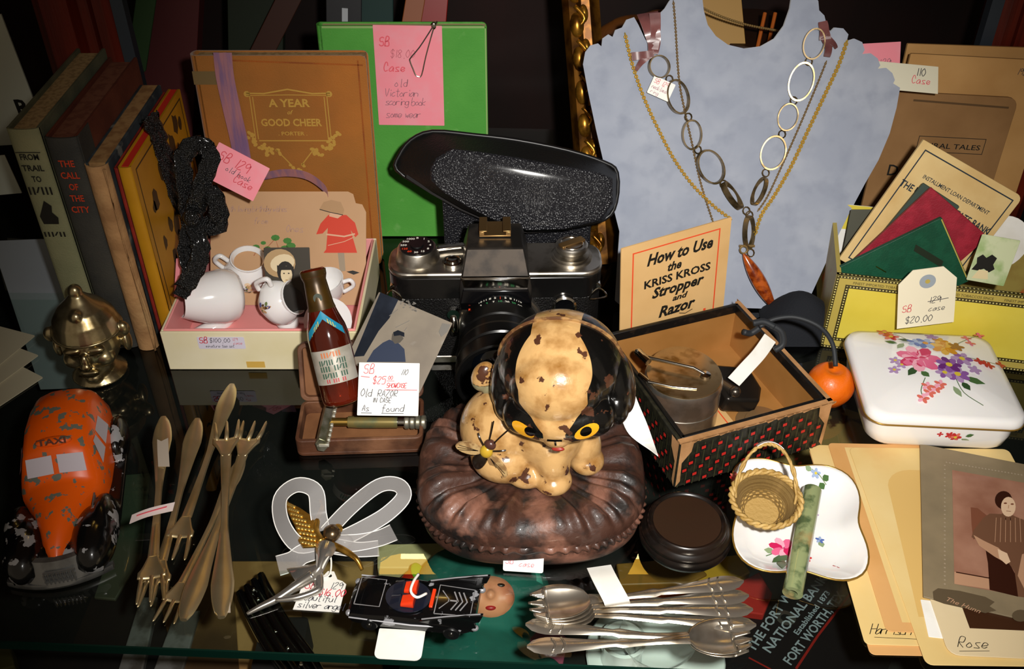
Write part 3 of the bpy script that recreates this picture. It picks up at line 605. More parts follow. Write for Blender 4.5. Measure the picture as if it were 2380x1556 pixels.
# ------------------------------------------------------------------ brown bottle
bt0 = PY(800, 935, .478); bt1 = PY(725, 625, .520)
AMB = mat('amber_bottle', '#4a1408', .08, coat=.8, col2='#6a1c0a', scale=30, trans=.25, ior=1.5); NECK = mat('olive_foil', '#4a3410', .35, .3, col2='#3a280c', scale=60)
axis = (bt1-bt0).normalized()
bF = FR(bt0, axis.cross(Vector((0, -.55, .83))).normalized(), axis); Lb = (bt1-bt0).length
bo = thing('miniature_bottle', 'miniature amber beer bottle with blue neck band leaning on the razor case', 'bottle', bF @ Matrix.Rotation(-PI/2, 4, 'X'))
r0 = .0132
prof = [(0, -.0006), (r0*.75, -.0004), (r0*.96, .0012), (r0, .004), (r0, Lb*.50), (r0*.93, Lb*.57), (r0*.74, Lb*.66), (r0*.62, Lb*.73), (r0*.55, Lb*.86), (r0*.52, Lb*.93), (r0*.60, Lb*.94), (r0*.62, Lb*.985), (r0*.52, Lb), (0, Lb)]
mb = MB(); mb.lathe(prof, 36); mb.build('glass_body', bo, AMB, smooth=50)
def blat(z):
    for a, c in zip(prof, prof[1:]):
        if a[1] <= z <= c[1] and c[1] > a[1]: return a[0]+(c[0]-a[0])*(z-a[1])/(c[1]-a[1])
    return r0
def wrap(mb, z0, z1, a0, a1, m, d, n=18, k=6):
    mb.grid(lambda u, v: ((blat(z0(u)+(z1(u)-z0(u))*v)+d)*cos(a0+(a1-a0)*u), (blat(z0(u)+(z1(u)-z0(u))*v)+d)*sin(a0+(a1-a0)*u), z0(u)+(z1(u)-z0(u))*v), n, k, m)
mb = MB(); wrap(mb, lambda u: Lb*.70, lambda u: Lb*.985, 0, 2*PI, NECK, .0002, 30, 8); mb.build('neck_foil', bo, label='dull olive foil round the neck')
mb = MB(); LBL = mat('silver_label', '#b9b3a8', .35, .2, col2='#a8a294', scale=90)
fa = -PI/2
wrap(mb, lambda u: Lb*.17, lambda u: Lb*.42, fa-1.25, fa+1.25, LBL, .0003); mb.build('paper_label', bo)
mb = MB(); BL = mat('blue_band', '#1f86a8', .4)
wrap(mb, lambda u: Lb*(.50+.14*u), lambda u: Lb*(.56+.14*u), fa-1.0, fa, BL, .0003, 10, 3); wrap(mb, lambda u: Lb*(.64-.14*u), lambda u: Lb*(.70-.14*u), fa, fa+1.0, BL, .0003, 10, 3); mb.build('neck_band', bo, label='blue V-shaped neck band')
mb = MB()
def onb(s, z, size, m, w, bold=.03, tilt=0.0, ac=fa, d=.0005):
    vs, fs = text_geo(s, bold); a = min(v[0] for v in vs); b_ = max(v[0] for v in vs); sx = w/(b_-a)
    mb.add([((blat(z+v[1]*size)+d)*cos(ac+((v[0]-a)*sx-w/2)/blat(z)), (blat(z+v[1]*size)+d)*sin(ac+((v[0]-a)*sx-w/2)/blat(z)), z+v[1]*size+tilt*((v[0]-a)*sx-w/2)) for v in vs], fs, m)
onb('|||/|||', Lb*.375, .0035, mat('label_orange', '#c8764a', .5), .012); onb('||/||| /|||', Lb*.32, .0036, mat('label_green', '#3c5a4a', .5), .017); onb('|||| ||/||', Lb*.275, .0036, MATS['label_green'], .017); onb('||/||| |||', Lb*.225, .0034, MATS['label_green'], .016); onb('|| ||| ||', Lb*.187, .0026, mat('label_red', '#b8424a', .5), .012)
YB = mat('band_yellow', '#c8c070', .5)
onb('||/|||', Lb*.565, .003, YB, .008, tilt=1.0, ac=fa-.55); onb('|||/||', Lb*.572, .003, YB, .008, tilt=-1.0, ac=fa+.55)
rg = [((blat(Lb*.80)+.0004)*cos(fa+.0028*cos(t)/blat(Lb*.8)), (blat(Lb*.80)+.0004)*sin(fa+.0028*cos(t)/blat(Lb*.8)), Lb*.79+.0030*sin(t)) for t in [2*PI*k/18 for k in range(18)]]
mb.add(rg, [tuple(range(18))], mat('seal_dark', '#26301c', .5)); mb.build('label_print', bo)

# ------------------------------------------------------------------ razor in its case, price card, tintype
RUST = mat('rusty_brown_case', '#5e3620', .6, col2='#3f2415', scale=45, lo=.35, hi=.65, bump=.3, bscale=300, col3='#7a5238', scale3=30, lo3=.5, hi3=.7); RIN = mat('case_lining', '#8a5c38', .75, col2='#6e4628', scale=40, lo=.35, hi=.65)
c0 = G(690, 1062); c1 = G(985, 1052)
rF = FR(c0, c1-c0, (0, 1, 0)); rw = (c1-c0).length
rc = thing('razor_case', 'open brown leather razor case with worn lining', 'case', rF)
rd = .040
mb = MB(); mb.prism(rrect(rw, rd, .005, 5, 0, 0), 0, .003)
o_ = rrect(rw, rd, .005, 5, 0, 0); i_ = rrect(rw-.005, rd-.005, .003, 5, .0025, .0025); n = len(o_)
mb.loft([[(p[0], p[1], .003) for p in o_], [(p[0], p[1], .013) for p in o_], [(p[0], p[1], .0135) for p in i_], [(p[0], p[1], .0032) for p in i_]], None, False)
mb.build('tray', rc, RUST, bevel=.0006)
mb = MB(); mb.prism(i_, .0031, .0034); mb.build('tray_lining', rc, RIN)
LF = T(0, rd+.001, .010, 0, math.radians(112))     # lid thrown open
mb = MB(); X = T(0, rd+.0005, .013, 0, math.radians(66))
o2 = rrect(rw, rd, .005, 5, 0, 0); i2 = rrect(rw-.006, rd-.006, .003, 5, .003, .003)
mb.prism(o2, -.0035, -.0015, None, X); mb.loft([[(p[0], p[1], -.0016) for p in o2], [(p[0], p[1], .0035) for p in o2], [(p[0], p[1], .0035) for p in i2], [(p[0], p[1], -.0014) for p in i2]], None, False, X=X); mb.build('lid', rc, RUST, bevel=.0006)
mb = MB(); mb.prism(i2, -.0014, -.0010, None, X); mb.build('lid_lining', rc, RIN)
OLDS = mat('tarnished_silver', '#b4ae9c', .35, .8, col2='#7a7a5c', scale=90, lo=.45, hi=.65); GRN = mat('green_handle', '#6a7050', .3, .5, col2='#8a7a48', scale=70)
sr = thing('safety_razor', 'old safety razor with tarnished comb head and greenish handle', 'razor', rF @ T(.012, .019, .0085, math.radians(-3)))
mb = MB(); mb.tube([(.010, 0, .004), (.022, 0, .004)], .0028, 14); mb.build('neck', sr, mat('brass_old', '#9a7a3a', .35, .9), smooth=50)
mb = MB(); mb.tube([(.021, 0, .004), (.030, 0, .004), (.0535, 0, .004)], [.0038, .0042, .0040], 16); mb.build('grip', sr, GRN, smooth=50)
mb = MB()
for k in range(4): mb.tube([(.058+.0036*k, 0, .004), (.0588+.0036*k, 0, .004), (.0606+.0036*k, 0, .004), (.0612+.0036*k, 0, .004)], [.0042, .0047, .0047, .0042], 16)
mb.build('knurled_knob', sr, OLDS, smooth=30)
mb = MB(); mb.tube([(.053, 0, .004), (.058, 0, .004)], .0034, 14); mb.build('collar', sr, CHROME, smooth=50)
mb = MB(); mb.loft([[(.004+x, y, z) for x, z in ((0, 0), (.004, -.001), (.007, .003), (.006, .009), (.002, .011), (-.001, .006))] for y in (-.023, .023)]); mb.build('cap', sr, OLDS, smooth=60, bevel=.0006)
mb = MB()
for k in range(11): y = -.0225+.0045*k; mb.box(.0055, .0120, y-.0012, y+.0012, .004, .0062)
mb.box(.004, .0085, -.023, .023, .0036, .0058); mb.build('comb_guard', sr, mat('bright_comb', '#d8d2c0', .3, .6), bevel=.0003)
# price card
a = G(832, 968, .011); b_ = G(972, 970, .011); tF = FR(Vector((a.x, a.y, .016)), Vector((1, 0, 0)), (0, .55, .84))
pcx = PY(830, 966, .461); pcr = PY(972, 968, .461); pct = PY(830, 843, .486)
pF = FR(pcx, pcr-pcx, pct-pcx); pw = (pcr-pcx).length; ph = (pct-pcx).length
pk = thing('price_card', 'white handwritten price card reading old razor in case', 'tag', pF)
mb = MB(); mb.prism(rrect(pw, ph, .0004, 2, 0, 0), 0, .0003); mb.build('paper', pk, PAPER_W)
mb = MB(); u = pw/142.0; zz = .0004
pen(mb, 'SB', .003, ph-26*u, 22*u, INK_R, zz, w=.0004); mb.line([(.0015, ph-33*u), (.007, ph-35*u)], .0004, zz, INK_R)
pen(mb, '110', 99*u, ph-28*u, 13*u, INK_K, zz, slant=.4, w=.00035); pen(mb, '$25', 33*u, ph-50*u, 17*u, INK_R, zz, w=.00042); pen(mb, '00', 69*u, ph-40*u, 9*u, INK_R, zz, w=.00035); mb.line([(66*u, ph-43*u), (84*u, ph-43*u)], .0003, zz, INK_R)
pen(mb, 'SHOWCASE', 66*u, ph-59*u, 11*u, INK_R, zz, w=.0004, sp=.85); mb.line([(62*u, ph-64*u), (138*u, ph-64*u)], .0004, zz, INK_R)
pen(mb, 'Old', 6*u, ph-80*u, 18*u, INK_K, zz, w=.00038, sp=.8); pen(mb, 'RAZOR', 46*u, ph-80*u, 15*u, INK_K, zz, w=.00038); pen(mb, 'IN CASE', 34*u, ph-94*u, 11*u, INK_K, zz, w=.00038); pen(mb, 'As', 11*u, ph-114*u, 14*u, INK_K, zz, w=.00038); pen(mb, 'found', 56*u, ph-115*u, 17*u, INK_K, zz, w=.00038)
for x0, x1 in ((9, 34), (56, 108)): mb.line([(x0*u, ph-119*u), (x1*u, ph-119*u)], .0004, zz, INK_K)
mb.build('handwriting', pk)
# tintype
TIN = mat('tintype_plate', '#8a8074', .32, .35, col2='#a89c8a', scale=25, lo=.35, hi=.7, col3='#b8b4ac', scale3=40, lo3=.6, hi3=.75)
q0 = PY(832, 862, .505); q1 = PY(968, 920, .505); q2 = PY(883, 676, .548)
q0 = PY(800, 880, .508); 
tl = PY(882, 678, .535); tr = PY(1052, 752, .515); br = PY(975, 915, .480)
tn = thing('tintype', 'silvery tintype photograph of a man propped behind the price card', 'photograph', FR(br, tr-br, tl-tr))
Wt = (tr-br).length; Ht = (tl-tr).length
mb = MB(); mb.prism(rrect(Wt, Ht, .0006, 2, 0, 0), 0, .0005); to = mb.build('metal_plate', tn, TIN)
Mi = tn.matrix_basis.inverted(); nT = tn.matrix_basis.to_3x3() @ Vector((0, 0, 1))
sgn = 1 if nT.y < 0 else -1
def Tn(px, py): q = Mi @ PP(px, py, br+nT*(.0008 if sgn > 0 else -.0003), nT); return (q.x, q.y)
zt = .0008 if sgn > 0 else -.0003
mb = MB(); DK = mat('tin_dark', '#1d222c', .3, .3, col2='#2a303c', scale=40); BLU = mat('tin_blue', '#343d52', .35, .2); TGY = mat('tin_grey', '#5a544c', .35, .2)
mb.flat([Tn(*p) for p in ((884, 680), (926, 697), (905, 740), (880, 770), (846, 828), (822, 830))], zt, DK)
mb.flat([Tn(*p) for p in ((852, 842), (868, 815), (890, 797), (905, 790), (925, 797), (940, 812), (943, 842))], zt*1.2, BLU)
mb.flat([Tn(x, y) for x, y in ((912, 776), (922, 773), (934, 778), (938, 788), (930, 797), (918, 800), (910, 790))], zt*1.3, TGY); mb.flat([Tn(x, y) for x, y in ((914, 773), (925, 768), (940, 774), (940, 784), (930, 780), (916, 782))], zt*1.4, DK)
SCR = mat('tin_scratch', '#d8d4cc', .2, .8)
for (ax, ay, bx_, by_) in ((920, 762, 952, 746), (905, 735, 925, 720), (940, 770, 946, 762)): mb.line([Tn(ax, ay), Tn(bx_, by_)], .0004, zt*1.5, SCR)
rn = random.Random(4)
for k in range(26): x, y = rn.uniform(930, 970), rn.uniform(700, 722); y += (x-930)*.35-8; mb.flat([Tn(x+3*cos(t), y+2*sin(t)) for t in (0, 1.5, 3, 4.5)], zt*1.5, SCR)
mb.flat([Tn(*p) for p in ((1028, 752), (1048, 755), (1040, 772), (1026, 784), (1020, 772))], zt*1.5, SCR); mb.build('faded_image', tn)
# ------------------------------------------------------------------ single-lens camera
LEATH = mat('black_leatherette', '#0e0d0d', .45, bump=.5, bscale=900, btype='voronoi'); SATIN = mat('satin_chrome', '#d0cac0', .34, 1.0, col2='#968e80', scale=60); DKGUN = mat('worn_black_metal', '#2c2a28', .35, .6, col2='#46403a', scale=50)
ca = thing('film_camera', 'chrome and black film camera with long lens standing behind the iron dog', 'camera', T(-.0115, .574, .0004, math.radians(1), 0, 0, 1.03))
bw = .141
def body_outline(w, d, r): return rrect(w, d, r, 6)
mb = MB(); mb.prism(body_outline(bw, .036, .013), .006, .056); mb.build('body_shell', ca, LEATH, bevel=.0008)
mb = MB(); mb.prism(body_outline(bw, .0365, .013), 0, .0065); mb.build('base_plate', ca, SATIN, bevel=.001)
mb = MB(); mb.prism(body_outline(bw+.001, .037, .0135), .0555, .0725); mb.build('top_plate_skirt', ca, mat('black_enamel', '#0f0e0e', .22, col2='#1c1a18', scale=40), bevel=.001)
mb = MB(); mb.prism(body_outline(bw+.0015, .0375, .0137), .072, .0762); mb.build('top_plate', ca, SATIN, bevel=.0014)
# pentaprism housing
mb = MB()
R = [[(-.024, -.022, .052), (.024, -.022, .052), (.024, .019, .052), (-.024, .019, .052)],
     [(-.024, -.0225, .066), (.024, -.0225, .066), (.024, .0195, .066), (-.024, .0195, .066)],
     [(-.0225, -.022, .075), (.0225, -.022, .075), (.021, .0195, .080), (-.021, .0195, .080)],
     [(-.0190, -.012, .0915), (.0190, -.012, .0915), (.0175, .018, .0925), (-.0175, .018, .0925)]]
mb.loft(R); mb.build('prism_housing', ca, DKGUN, bevel=.0012, smooth=30)
mb = MB(); mb.loft([[(-.021, -.0235, .068), (.021, -.0235, .068), (.021, -.0225, .068), (-.021, -.0225, .068)], [(-.0222, -.0240, .0755), (0, -.0262, .0765), (.0222, -.0240, .0755), (0, -.0215, .0765)]]); mb.box(-.0225, .0225, -.0238, -.0218, .0742, .0762); mb.build('prism_brow', ca, CHROME, bevel=.0006)
mb = MB(); mb.prism([(-.0205, -.020), (.0205, -.020), (.0165, -.0098), (0, -.0075), (-.0165, -.0098)], 0, .0004, None, FR((0, 0, 0), (1, 0, 0), (0, 1, 0)) @ T(0, 0, .0)) if False else None
mb.loft([[(-.0212, -.0222, .0768), (.0212, -.0222, .0768), (.0180, -.0128, .0912), (-.0180, -.0128, .0912)], [(-.0212, -.0228, .0770), (.0212, -.0228, .0770), (.0180, -.0134, .0914), (-.0180, -.0134, .0914)]]); mb.build('prism_front', ca, mat('prism_bronze', '#4c4136', .55, .0, col2='#332b24', scale=70, spec=.25))
mb = MB(); mb.loft([[(-.024, -.0235, .050), (.024, -.0235, .050), (.024, -.018, .050), (-.024, -.018, .050)], [(-.0235, -.0265, .058), (.0235, -.0265, .058), (.0235, -.02, .058), (-.0235, -.02, .058)], [(-.0215, -.0245, .0665), (.0215, -.0245, .0665), (.0215, -.02, .0665), (-.0215, -.02, .0665)]]); mb.build('name_plate', ca, BLKGLOSS, bevel=.0006, smooth=30)
mb = MB(); mb.box(-.0105, .0105, .000, .018, .0925, .0937); mb.box(-.0105, -.0070, .000, .018, .0937, .0962); mb.box(.0070, .0105, .000, .018, .0937, .0962); mb.box(-.0105, -.0052, .000, .018, .0962, .0972); mb.box(.0052, .0105, .000, .018, .0962, .0972); mb.build('accessory_shoe', ca, mat('brass_shoe', '#a88454', .35, .9), bevel=.0003)
# shutter speed dial with numbers
def knob(name, x, y, z, prof, m, n=36, **k):
    q = MB(); q.lathe(prof, n); o = q.build(name, ca, m, smooth=35); o.location = (x, y, z); return o
dl = knob('speed_dial', -.052, .001, .076, [(0, 0), (.0148, 0), (.0148, .0015), (.0135, .004), (.0128, .0085), (.0122, .0092), (0, .0092)], SATIN)
mb = MB(); mb.lathe([(0, 0), (.0112, 0), (.0112, .0008), (0, .0008)], 36, BLACKP)
WP = mat('white_fill', '#e8e4d8', .5); RP = mat('red_fill', '#e0401c', .5)
for k, s in enumerate(('B', '1', '2', '4', '8', '15', '30', '60', '125', '250', '500', '1000')):
    a = PI/2-2*PI*k/12; mb.text(s, .0088*cos(a), .0088*sin(a)-.0009, .0029, RP if s in ('60', '125') else WP, .00085, .03, align='c')
mb.lathe([(0, .0008), (.0045, .0008), (.0042, .0016), (0, .0016)], 24, BLACKP); o = mb.build('dial_face', dl); o.location = (0, 0, .0093)
lv = MB(); lv.loft([[(-.040, .010, z), (-.034, .0115, z), (-.022, .014, z), (-.020, .012, z), (-.020, .009, z), (-.032, .007, z), (-.040, .005, z)] for z in (.0775, .0800)]); lv.build('advance_lever', ca, CHROME, bevel=.0008)
knob('shutter_button', -.0285, -.006, .076, [(0, 0), (.0068, 0), (.0068, .0022), (.0058, .0028), (.0050, .0012), (.0042, .0012), (.0040, .0034), (.0030, .0040), (0, .0036)], CHROME)
kn = knob('rewind_knob', .051, .001, .076, [(0, 0), (.0140, 0), (.0140, .0014), (.0122, .0018), (.0122, .0030), (.0088, .0034), (.0085, .0060), (.0106, .0064), (.0108, .0095), (.0098, .0104), (0, .0104)], SATIN)
mb = MB(); mb.box(-.0092, .0092, -.0028, .0028, .0, .0016); o = mb.build('rewind_crank', kn, mat('brass_shoe'), bevel=.0005, M=T(0, 0, .0104, .55)); o.modifiers['bevel'].width = .0005
mb = MB(); mb.tube([(.0075*cos(t), .0075*sin(t), .0106) for t in [2*PI*k/20 for k in range(20)]], .0005, 6, closed=True); mb.build('crank_rim', kn, CHROME)
# flash socket, strap lugs, timer lever
mb = MB(); mb.lathe([(0, 0), (.0082, 0), (.0082, .002), (.0070, .003), (.0066, .0012), (0, .0012)], 28); mb.build('flash_socket', ca, CHROME, smooth=35, M=T(.046, -.019, .0500, 0, PI/2))
mb = MB(); mb.lathe([(0, 0), (.0062, 0), (.0062, .0020), (0, .0020)], 28); mb.build('socket_cap', ca, BLKGLOSS, M=T(.046, -.020, .0500, 0, PI/2))
for sx in (-1, 1):
    mb = MB(); mb.tube([(0, 0, .0), (0, 0, .004)], .0026, 10); mb.build('strap_lug', ca, CHROME, M=T(sx*.068, -.010, .062, 0, PI/2))
    mb = MB(); mb.tube(catmull([(-.0002, 0, 0), (.0065, 0, -.0085), (-.0055, 0, -.0090)], 5, True), .0007, 6, closed=True); mb.build('strap_ring', ca, CHROME, M=T(sx*.0685, -.0165, .062, sx*.2, .15))
mb = MB(); mb.tube([(-.0285, -.019, .046), (-.0285, -.0235, .046)], .0042, 14); mb.build('timer_hub', ca, CHROME); mb = MB(); mb.tube([(-.0285, -.0225, .045), (-.0285, -.0225, .034), (-.0285, -.022, .029)], [.0024, .0030, .0026], 10); mb.build('timer_lever', ca, CHROME, smooth=180)
# lens: rings about an axis that points at the viewer, a little down to the left
ln = bpy.data.objects.new('lens', None); COL.objects.link(ln); ln.parent = ca; ln.matrix_basis = T(.003, -.018, .036, math.radians(0), PI/2)
def lring(name, prof, m, n=48): q = MB(); q.lathe(prof, n); return q.build(name, ln, m, smooth=30)
lring('mount_ring', [(.018, 0), (.0285, 0), (.0285, .004), (.0275, .0055), (.018, .0055)], SATIN)
lring('depth_scale_ring', [(.02, .0055), (.0262, .0055), (.0262, .014), (.0255, .0145), (.02, .0145)], mat('lens_black', '#0a0a0a', .28))
lring('focus_grip', [(.02, .0145), (.0272, .0145), (.0278, .0155), (.0278, .026), (.0268, .027), (.0268, .0285), (.0282, .0295), (.0282, .036), (.02, .036)], MATS['lens_black'])
lring('chrome_band', [(.02, .036), (.0285, .036), (.0285, .0385), (.02, .0385)], mat('dull_band', '#5c564e', .3, .9))
lring('aperture_ring', [(.02, .0385), (.0292, .0385), (.0292, .047), (.028, .048), (.028, .050), (.0295, .051), (.0295, .062), (.0285, .063), (.0262, .063), (.0255, .050), (.0, .046)], MATS['lens_black'])
mb = MB(); mb.lathe([(0, .054), (.012, .0525), (.022, .0475), (.0225, .046), (0, .046)], 40); mb.build('front_glass', ln, mat('lens_glass', '#06080c', .03, coat=1.0), smooth=180)
mb = MB(); GF = mat('green_fill', '#2f8a50', .5)
def scale_txt(s, ang, z, size, m, R=.02635):
    vs, fs = text_geo(s, .02); a = min(v[0] for v in vs); b = max(v[0] for v in vs)
    mb.add([(R*cos(-PI/2+PI-ang-((v[0]-(a+b)/2)*size)/R), R*sin(-PI/2+PI-ang-((v[0]-(a+b)/2)*size)/R), z-v[1]*size) for v in vs], fs, m)
for k, s in enumerate(('16', '11', '8', '5', '|', '5', '8', '11', '16')): scale_txt(s, (k-4)*.13, .0095, .0032, RP if s == '|' else WP)
for k, s in enumerate(('3', '5', '7', '10', '20', '30', 'oo')): scale_txt(s, (k-3)*.17, .0138, .0030, GF if k % 2 else WP)
mb.build('scale_numbers', ln)
mb = MB()
for x, m in ((-.0175, RP), (0, RP), (.018, GF)): mb.box(x-.0006, x+.0006, -.0275 + abs(x)*.06, -.0268+abs(x)*.06, .0495, .0530, m)
mb.build('index_marks', ca)

# leather ever-ready case standing open behind the camera
CASE = mat('pebbled_black_leather_lit', '#1e1e22', .33, bump=.8, bscale=700, btype='voronoi', coat=.15)  # leather toned lighter: light on the front panel is put into the colour
CASEIN = mat('case_inside', '#140f0f', .8)
ec = thing('camera_case', 'black pebbled leather camera case flap thrown back above the camera', 'case', (0, .65, 0)); O = Vector((0, .65, 0))
rim = [(922, 395), (928, 362), (955, 326), (1005, 306), (1100, 314), (1200, 326), (1320, 350), (1405, 378), (1434, 402), (1432, 470), (1405, 510), (1320, 530), (1230, 536), (1140, 512), (1060, 478), (985, 436)]
fr_ = [(1000, 418), (1000, 392), (1014, 368), (1050, 346), (1110, 352), (1200, 366), (1310, 386), (1395, 402), (1424, 415), (1424, 474), (1398, 512), (1310, 532), (1225, 534), (1150, 512), (1090, 482), (1030, 446)]
def ring_at(pts, Y0, Y1): return [PY(x, y, Y0+(Y1-Y0)*max(0, min(1, (y-305)/230)))-O for x, y in pts]
r0_ = ring_at(rim, .668, .640); r1_ = ring_at(fr_, .640, .612)
def shrink(r, f, d): c = sum(r, Vector())/len(r); return [c+(p-c)*f+Vector(d) for p in r]
mb = MB()
mid = [a.lerp(b, .5)+Vector((0, -.003, 0)) for a, b in zip(r0_, r1_)]
WALL = mat('case_wall_shaded', '#0a0909', .6, bump=.3, bscale=600, btype='voronoi')  # same leather toned darker: shade on the side walls put into the colour
mb.loft([r0_, [a.lerp(b, .25) for a, b in zip(r0_, mid)], mid, r1_], WALL, False); mb.loft([r1_, shrink(r1_, .985, (0, -.0012, 0)), shrink(r1_, .93, (0, -.0018, 0)), shrink(r1_, .6, (0, -.003, .0)), shrink(r1_, .2, (0, -.0035, 0))], CASE, False)
mb.f.append(tuple(range(len(mb.v)-len(rim), len(mb.v)))); mb.m.append(mb.mi(CASE))
mb.build('flap_shell', ec, smooth=60, sub=0)
mb = MB(); ri = shrink(r0_, .95, (0, .001, 0)); mb.loft([r0_, [p+Vector((0, .002, 0)) for p in r0_], ri, shrink(ri, .95, (0, -.012, 0))], CASEIN, False); mb.f.append(tuple(range(len(mb.v)-1, len(mb.v)-len(rim)-1, -1))); mb.m.append(0); mb.build('flap_lining', ec, smooth=60)
mb = MB(); mb.tube(catmull(r0_, 3, True), .0016, 8, closed=True); mb.build('rim_piping', ec, mat('case_edge', '#141314', .35), smooth=180)
mb = MB(); a = [PY(x, y, .650)-O for x, y in ((1000, 470), (1000, 520))]; 
mb.loft([[Vector((x, y, z)) for x, y in ((-.052, -.004), (.060, -.004), (.060, -.001), (-.052, -.001))] for z in (0.0005, .04, .085)]); mb.build('hinge_strip', ec, CASE, bevel=.0006)
RPI = mat('red_piping', '#5e1822', .5)
mb = MB(); mb.tube(catmull([PY(x, y, .669)-O for x, y in ((950, 334), (975, 318), (1008, 309), (1030, 309))], 4), .0018, 8, flat=.5); mb.build('red_lining_edge', ec, RPI, smooth=180)

# ------------------------------------------------------------------ cast-iron puppy bank on a cushion
dk = thing('iron_dog_bank', 'painted cast-iron puppy on a brown cushion with a bee on its side', 'figurine', T(.0115, .427, .0005))
CUSH = mat('cushion_iron', '#43291f', .5, col2='#1c1614', scale=60, lo=.45, hi=.6, col3='#7c5444', scale3=45, lo3=.52, hi3=.66, bump=.6, bscale=220, coat=.12)
HX, HY = .0695, .0595
def sup(t, rx, ry, p=3.0):
    c, s = cos(t), sin(t); return (rx*math.copysign(abs(c)**(2/p), c), ry*math.copysign(abs(s)**(2/p), s))
mb = MB(); n = 420; rings = []
for (f, z, pl) in ((.93, 0, 0), (.965, .004, 0), (.97, .009, 0), (.955, .0125, 0), (.985, .0135, 1), (.99, .0155, 1), (.965, .0168, 0), (.99, .021, .2), (.965, .027, .5), (.89, .0325, .9), (.78, .0350, 1.0), (.66, .0335, .9), (.54, .0315, .5), (.42, .031, 0), (.2, .031, 0)):
    r = []
    for k in range(n):
        t = 2*PI*k/n; x, y = sup(t, HX*f, HY*f, 2.9)
        puck = (sin(17*t)+.75*sin(29*t+1)+.5*sin(11*t+2)+.4*sin(43*t))*.0017*pl if z > .02 else 0
        cord = .0006*sin(70*t) if z in (.0135, .0155) else 0
        r.append((x*(1+cord/HX*2+puck*4), y*(1+cord/HX*2+puck*4), z+puck))
    rings.append(r)
mb.loft(rings); mb.build('cushion', dk, CUSH, smooth=70)
DOG = paint_mat('puppy_paint', ['#c29a64', '#0b0a09', '#8c8a6c'], .26, chip='#4a2c1e', cscale=95, clo=.615, chi=.63, coat=.3, dirt='#8a5e2a', dscale=90, dlo=.45, dhi=.72, bump=.25, bscale=220)
mb = MB(); B = lambda c, r, R=None: mb.ball(c, r, None, None, 32, 20, R)
ry = lambda a: Matrix.Rotation(a, 3, 'Y'); rx_ = lambda a: Matrix.Rotation(a, 3, 'X'); rz_ = lambda a: Matrix.Rotation(a, 3, 'Z')
B((-.0155, .003, .054), (.0270, .0255, .0265)); B((-.004, .002, .050), (.028, .024, .024)); B((.008, -.005, .060), (.023, .021, .027)); B((.002, .004, .078), (.019, .018, .016))
B((-.016, -.010, .044), (.020, .0185, .0150)); B((.012, -.018, .045), (.0105, .0110, .020)); B((.0125, -.0225, .0360), (.0112, .0110, .0075)); B((.030, -.003, .044), (.0115, .0120, .018)); B((.033, -.007, .0370), (.0105, .0110, .0080)); B((-.003, -.019, .0365), (.0115, .0090, .0075))
me = fuse(mb, .0011, 4, lambda p: 0.0); obj('body', me, dk, DOG, label='tan painted body of the puppy')
hc = Vector((.0150, -.008, .1040))
Rh = (Matrix.Rotation(math.radians(-9), 4, 'Z') @ Matrix.Rotation(math.radians(-6), 4, 'Y')).to_3x3()     # head turned towards its left, tipped forward
mb = MB(); H = lambda c, r, R=None: mb.ball(hc+Rh @ Vector(c), r, None, None, 32, 20, (Rh @ R if R is not None else Rh))
H((0, .004, .004), (.0345, .0325, .0300)); H((0, -.014, .004), (.0255, .0205, .0230)); H((0, -.019, -.0125), (.0290, .0165, .0145)); H((-.0195, -.0165, -.014), (.0115, .0125, .012)); H((.0195, -.0165, -.014), (.0115, .0125, .012)); H((0, -.0275, -.020), (.0085, .0070, .0070))
H((-.0330, .004, -.008), (.0075, .0150, .0200), ry(.15)); H((.0330, .004, -.008), (.0075, .0150, .0200), ry(-.15)); H((-.031, -.006, -.017), (.0070, .0095, .0110)); H((.031, -.006, -.017), (.0070, .0095, .0110))
Ri = Rh.transposed()
def headpaint(p):
    q = Ri @ (Vector(p)-hc); x, y, z = q
    # tan blaze: narrow over the crown, wide over the brow, narrow again at the muzzle
    if y > -.004: w = .0130
    else:
        t = max(0, min(1, (-.004-y)/.026)); w = .0130+.0075*sin(min(1, t*1.15)*PI*.75)
    if z < .004 and y < -.006: w = .0185-.0125*min(1, max(0, (.004-z)/.016))
    if z < -.016 and y < -.012: w = .0085+max(0, (-.022-z))*1.2
    d = (abs(x)-w)/.0012
    return max(0.0, min(1.0, .5+d*.5))
me = fuse(mb, .0009, 4, headpaint); obj('head', me, dk, DOG, label='black and tan painted head')
# casting seam over the crown, eyes, nose, mouth
def head_surf(x, z, yside=-1):          # outermost skin point along local -y
    best = -.012
    for c, r in (((0, .004, .004), (.0345, .0325, .0300)), ((0, -.014, .004), (.0255, .0205, .0230)), ((0, -.019, -.0125), (.0290, .0165, .0145)), ((-.0195, -.0165, -.014), (.0115, .0125, .012)), ((.0195, -.0165, -.014), (.0115, .0125, .012)), ((0, -.0275, -.020), (.0085, .0070, .0070))):
        k = 1-((x-c[0])/r[0])**2-((z-c[2])/r[2])**2
        if k > 0: best = min(best, c[1]-r[1]*sqrt(k))
    return best
HP = lambda x, y, z: hc+Rh @ Vector((x, y, z))
mb = MB(); pts = []
for k in range(25):
    a = PI*(k/24); pts.append(HP(.0348*cos(a), .006, .0042+.0302*sin(a)))
mb.tube(pts, .0010, 6); mb.build('casting_seam', dk, mat('seam_brown', '#5a3a22', .5, col2='#9a7444', scale=150))
YE = mat('eye_yellow', '#e0a020', .2, coat=.5); EK = mat('eye_black', '#070605', .15, coat=.6)
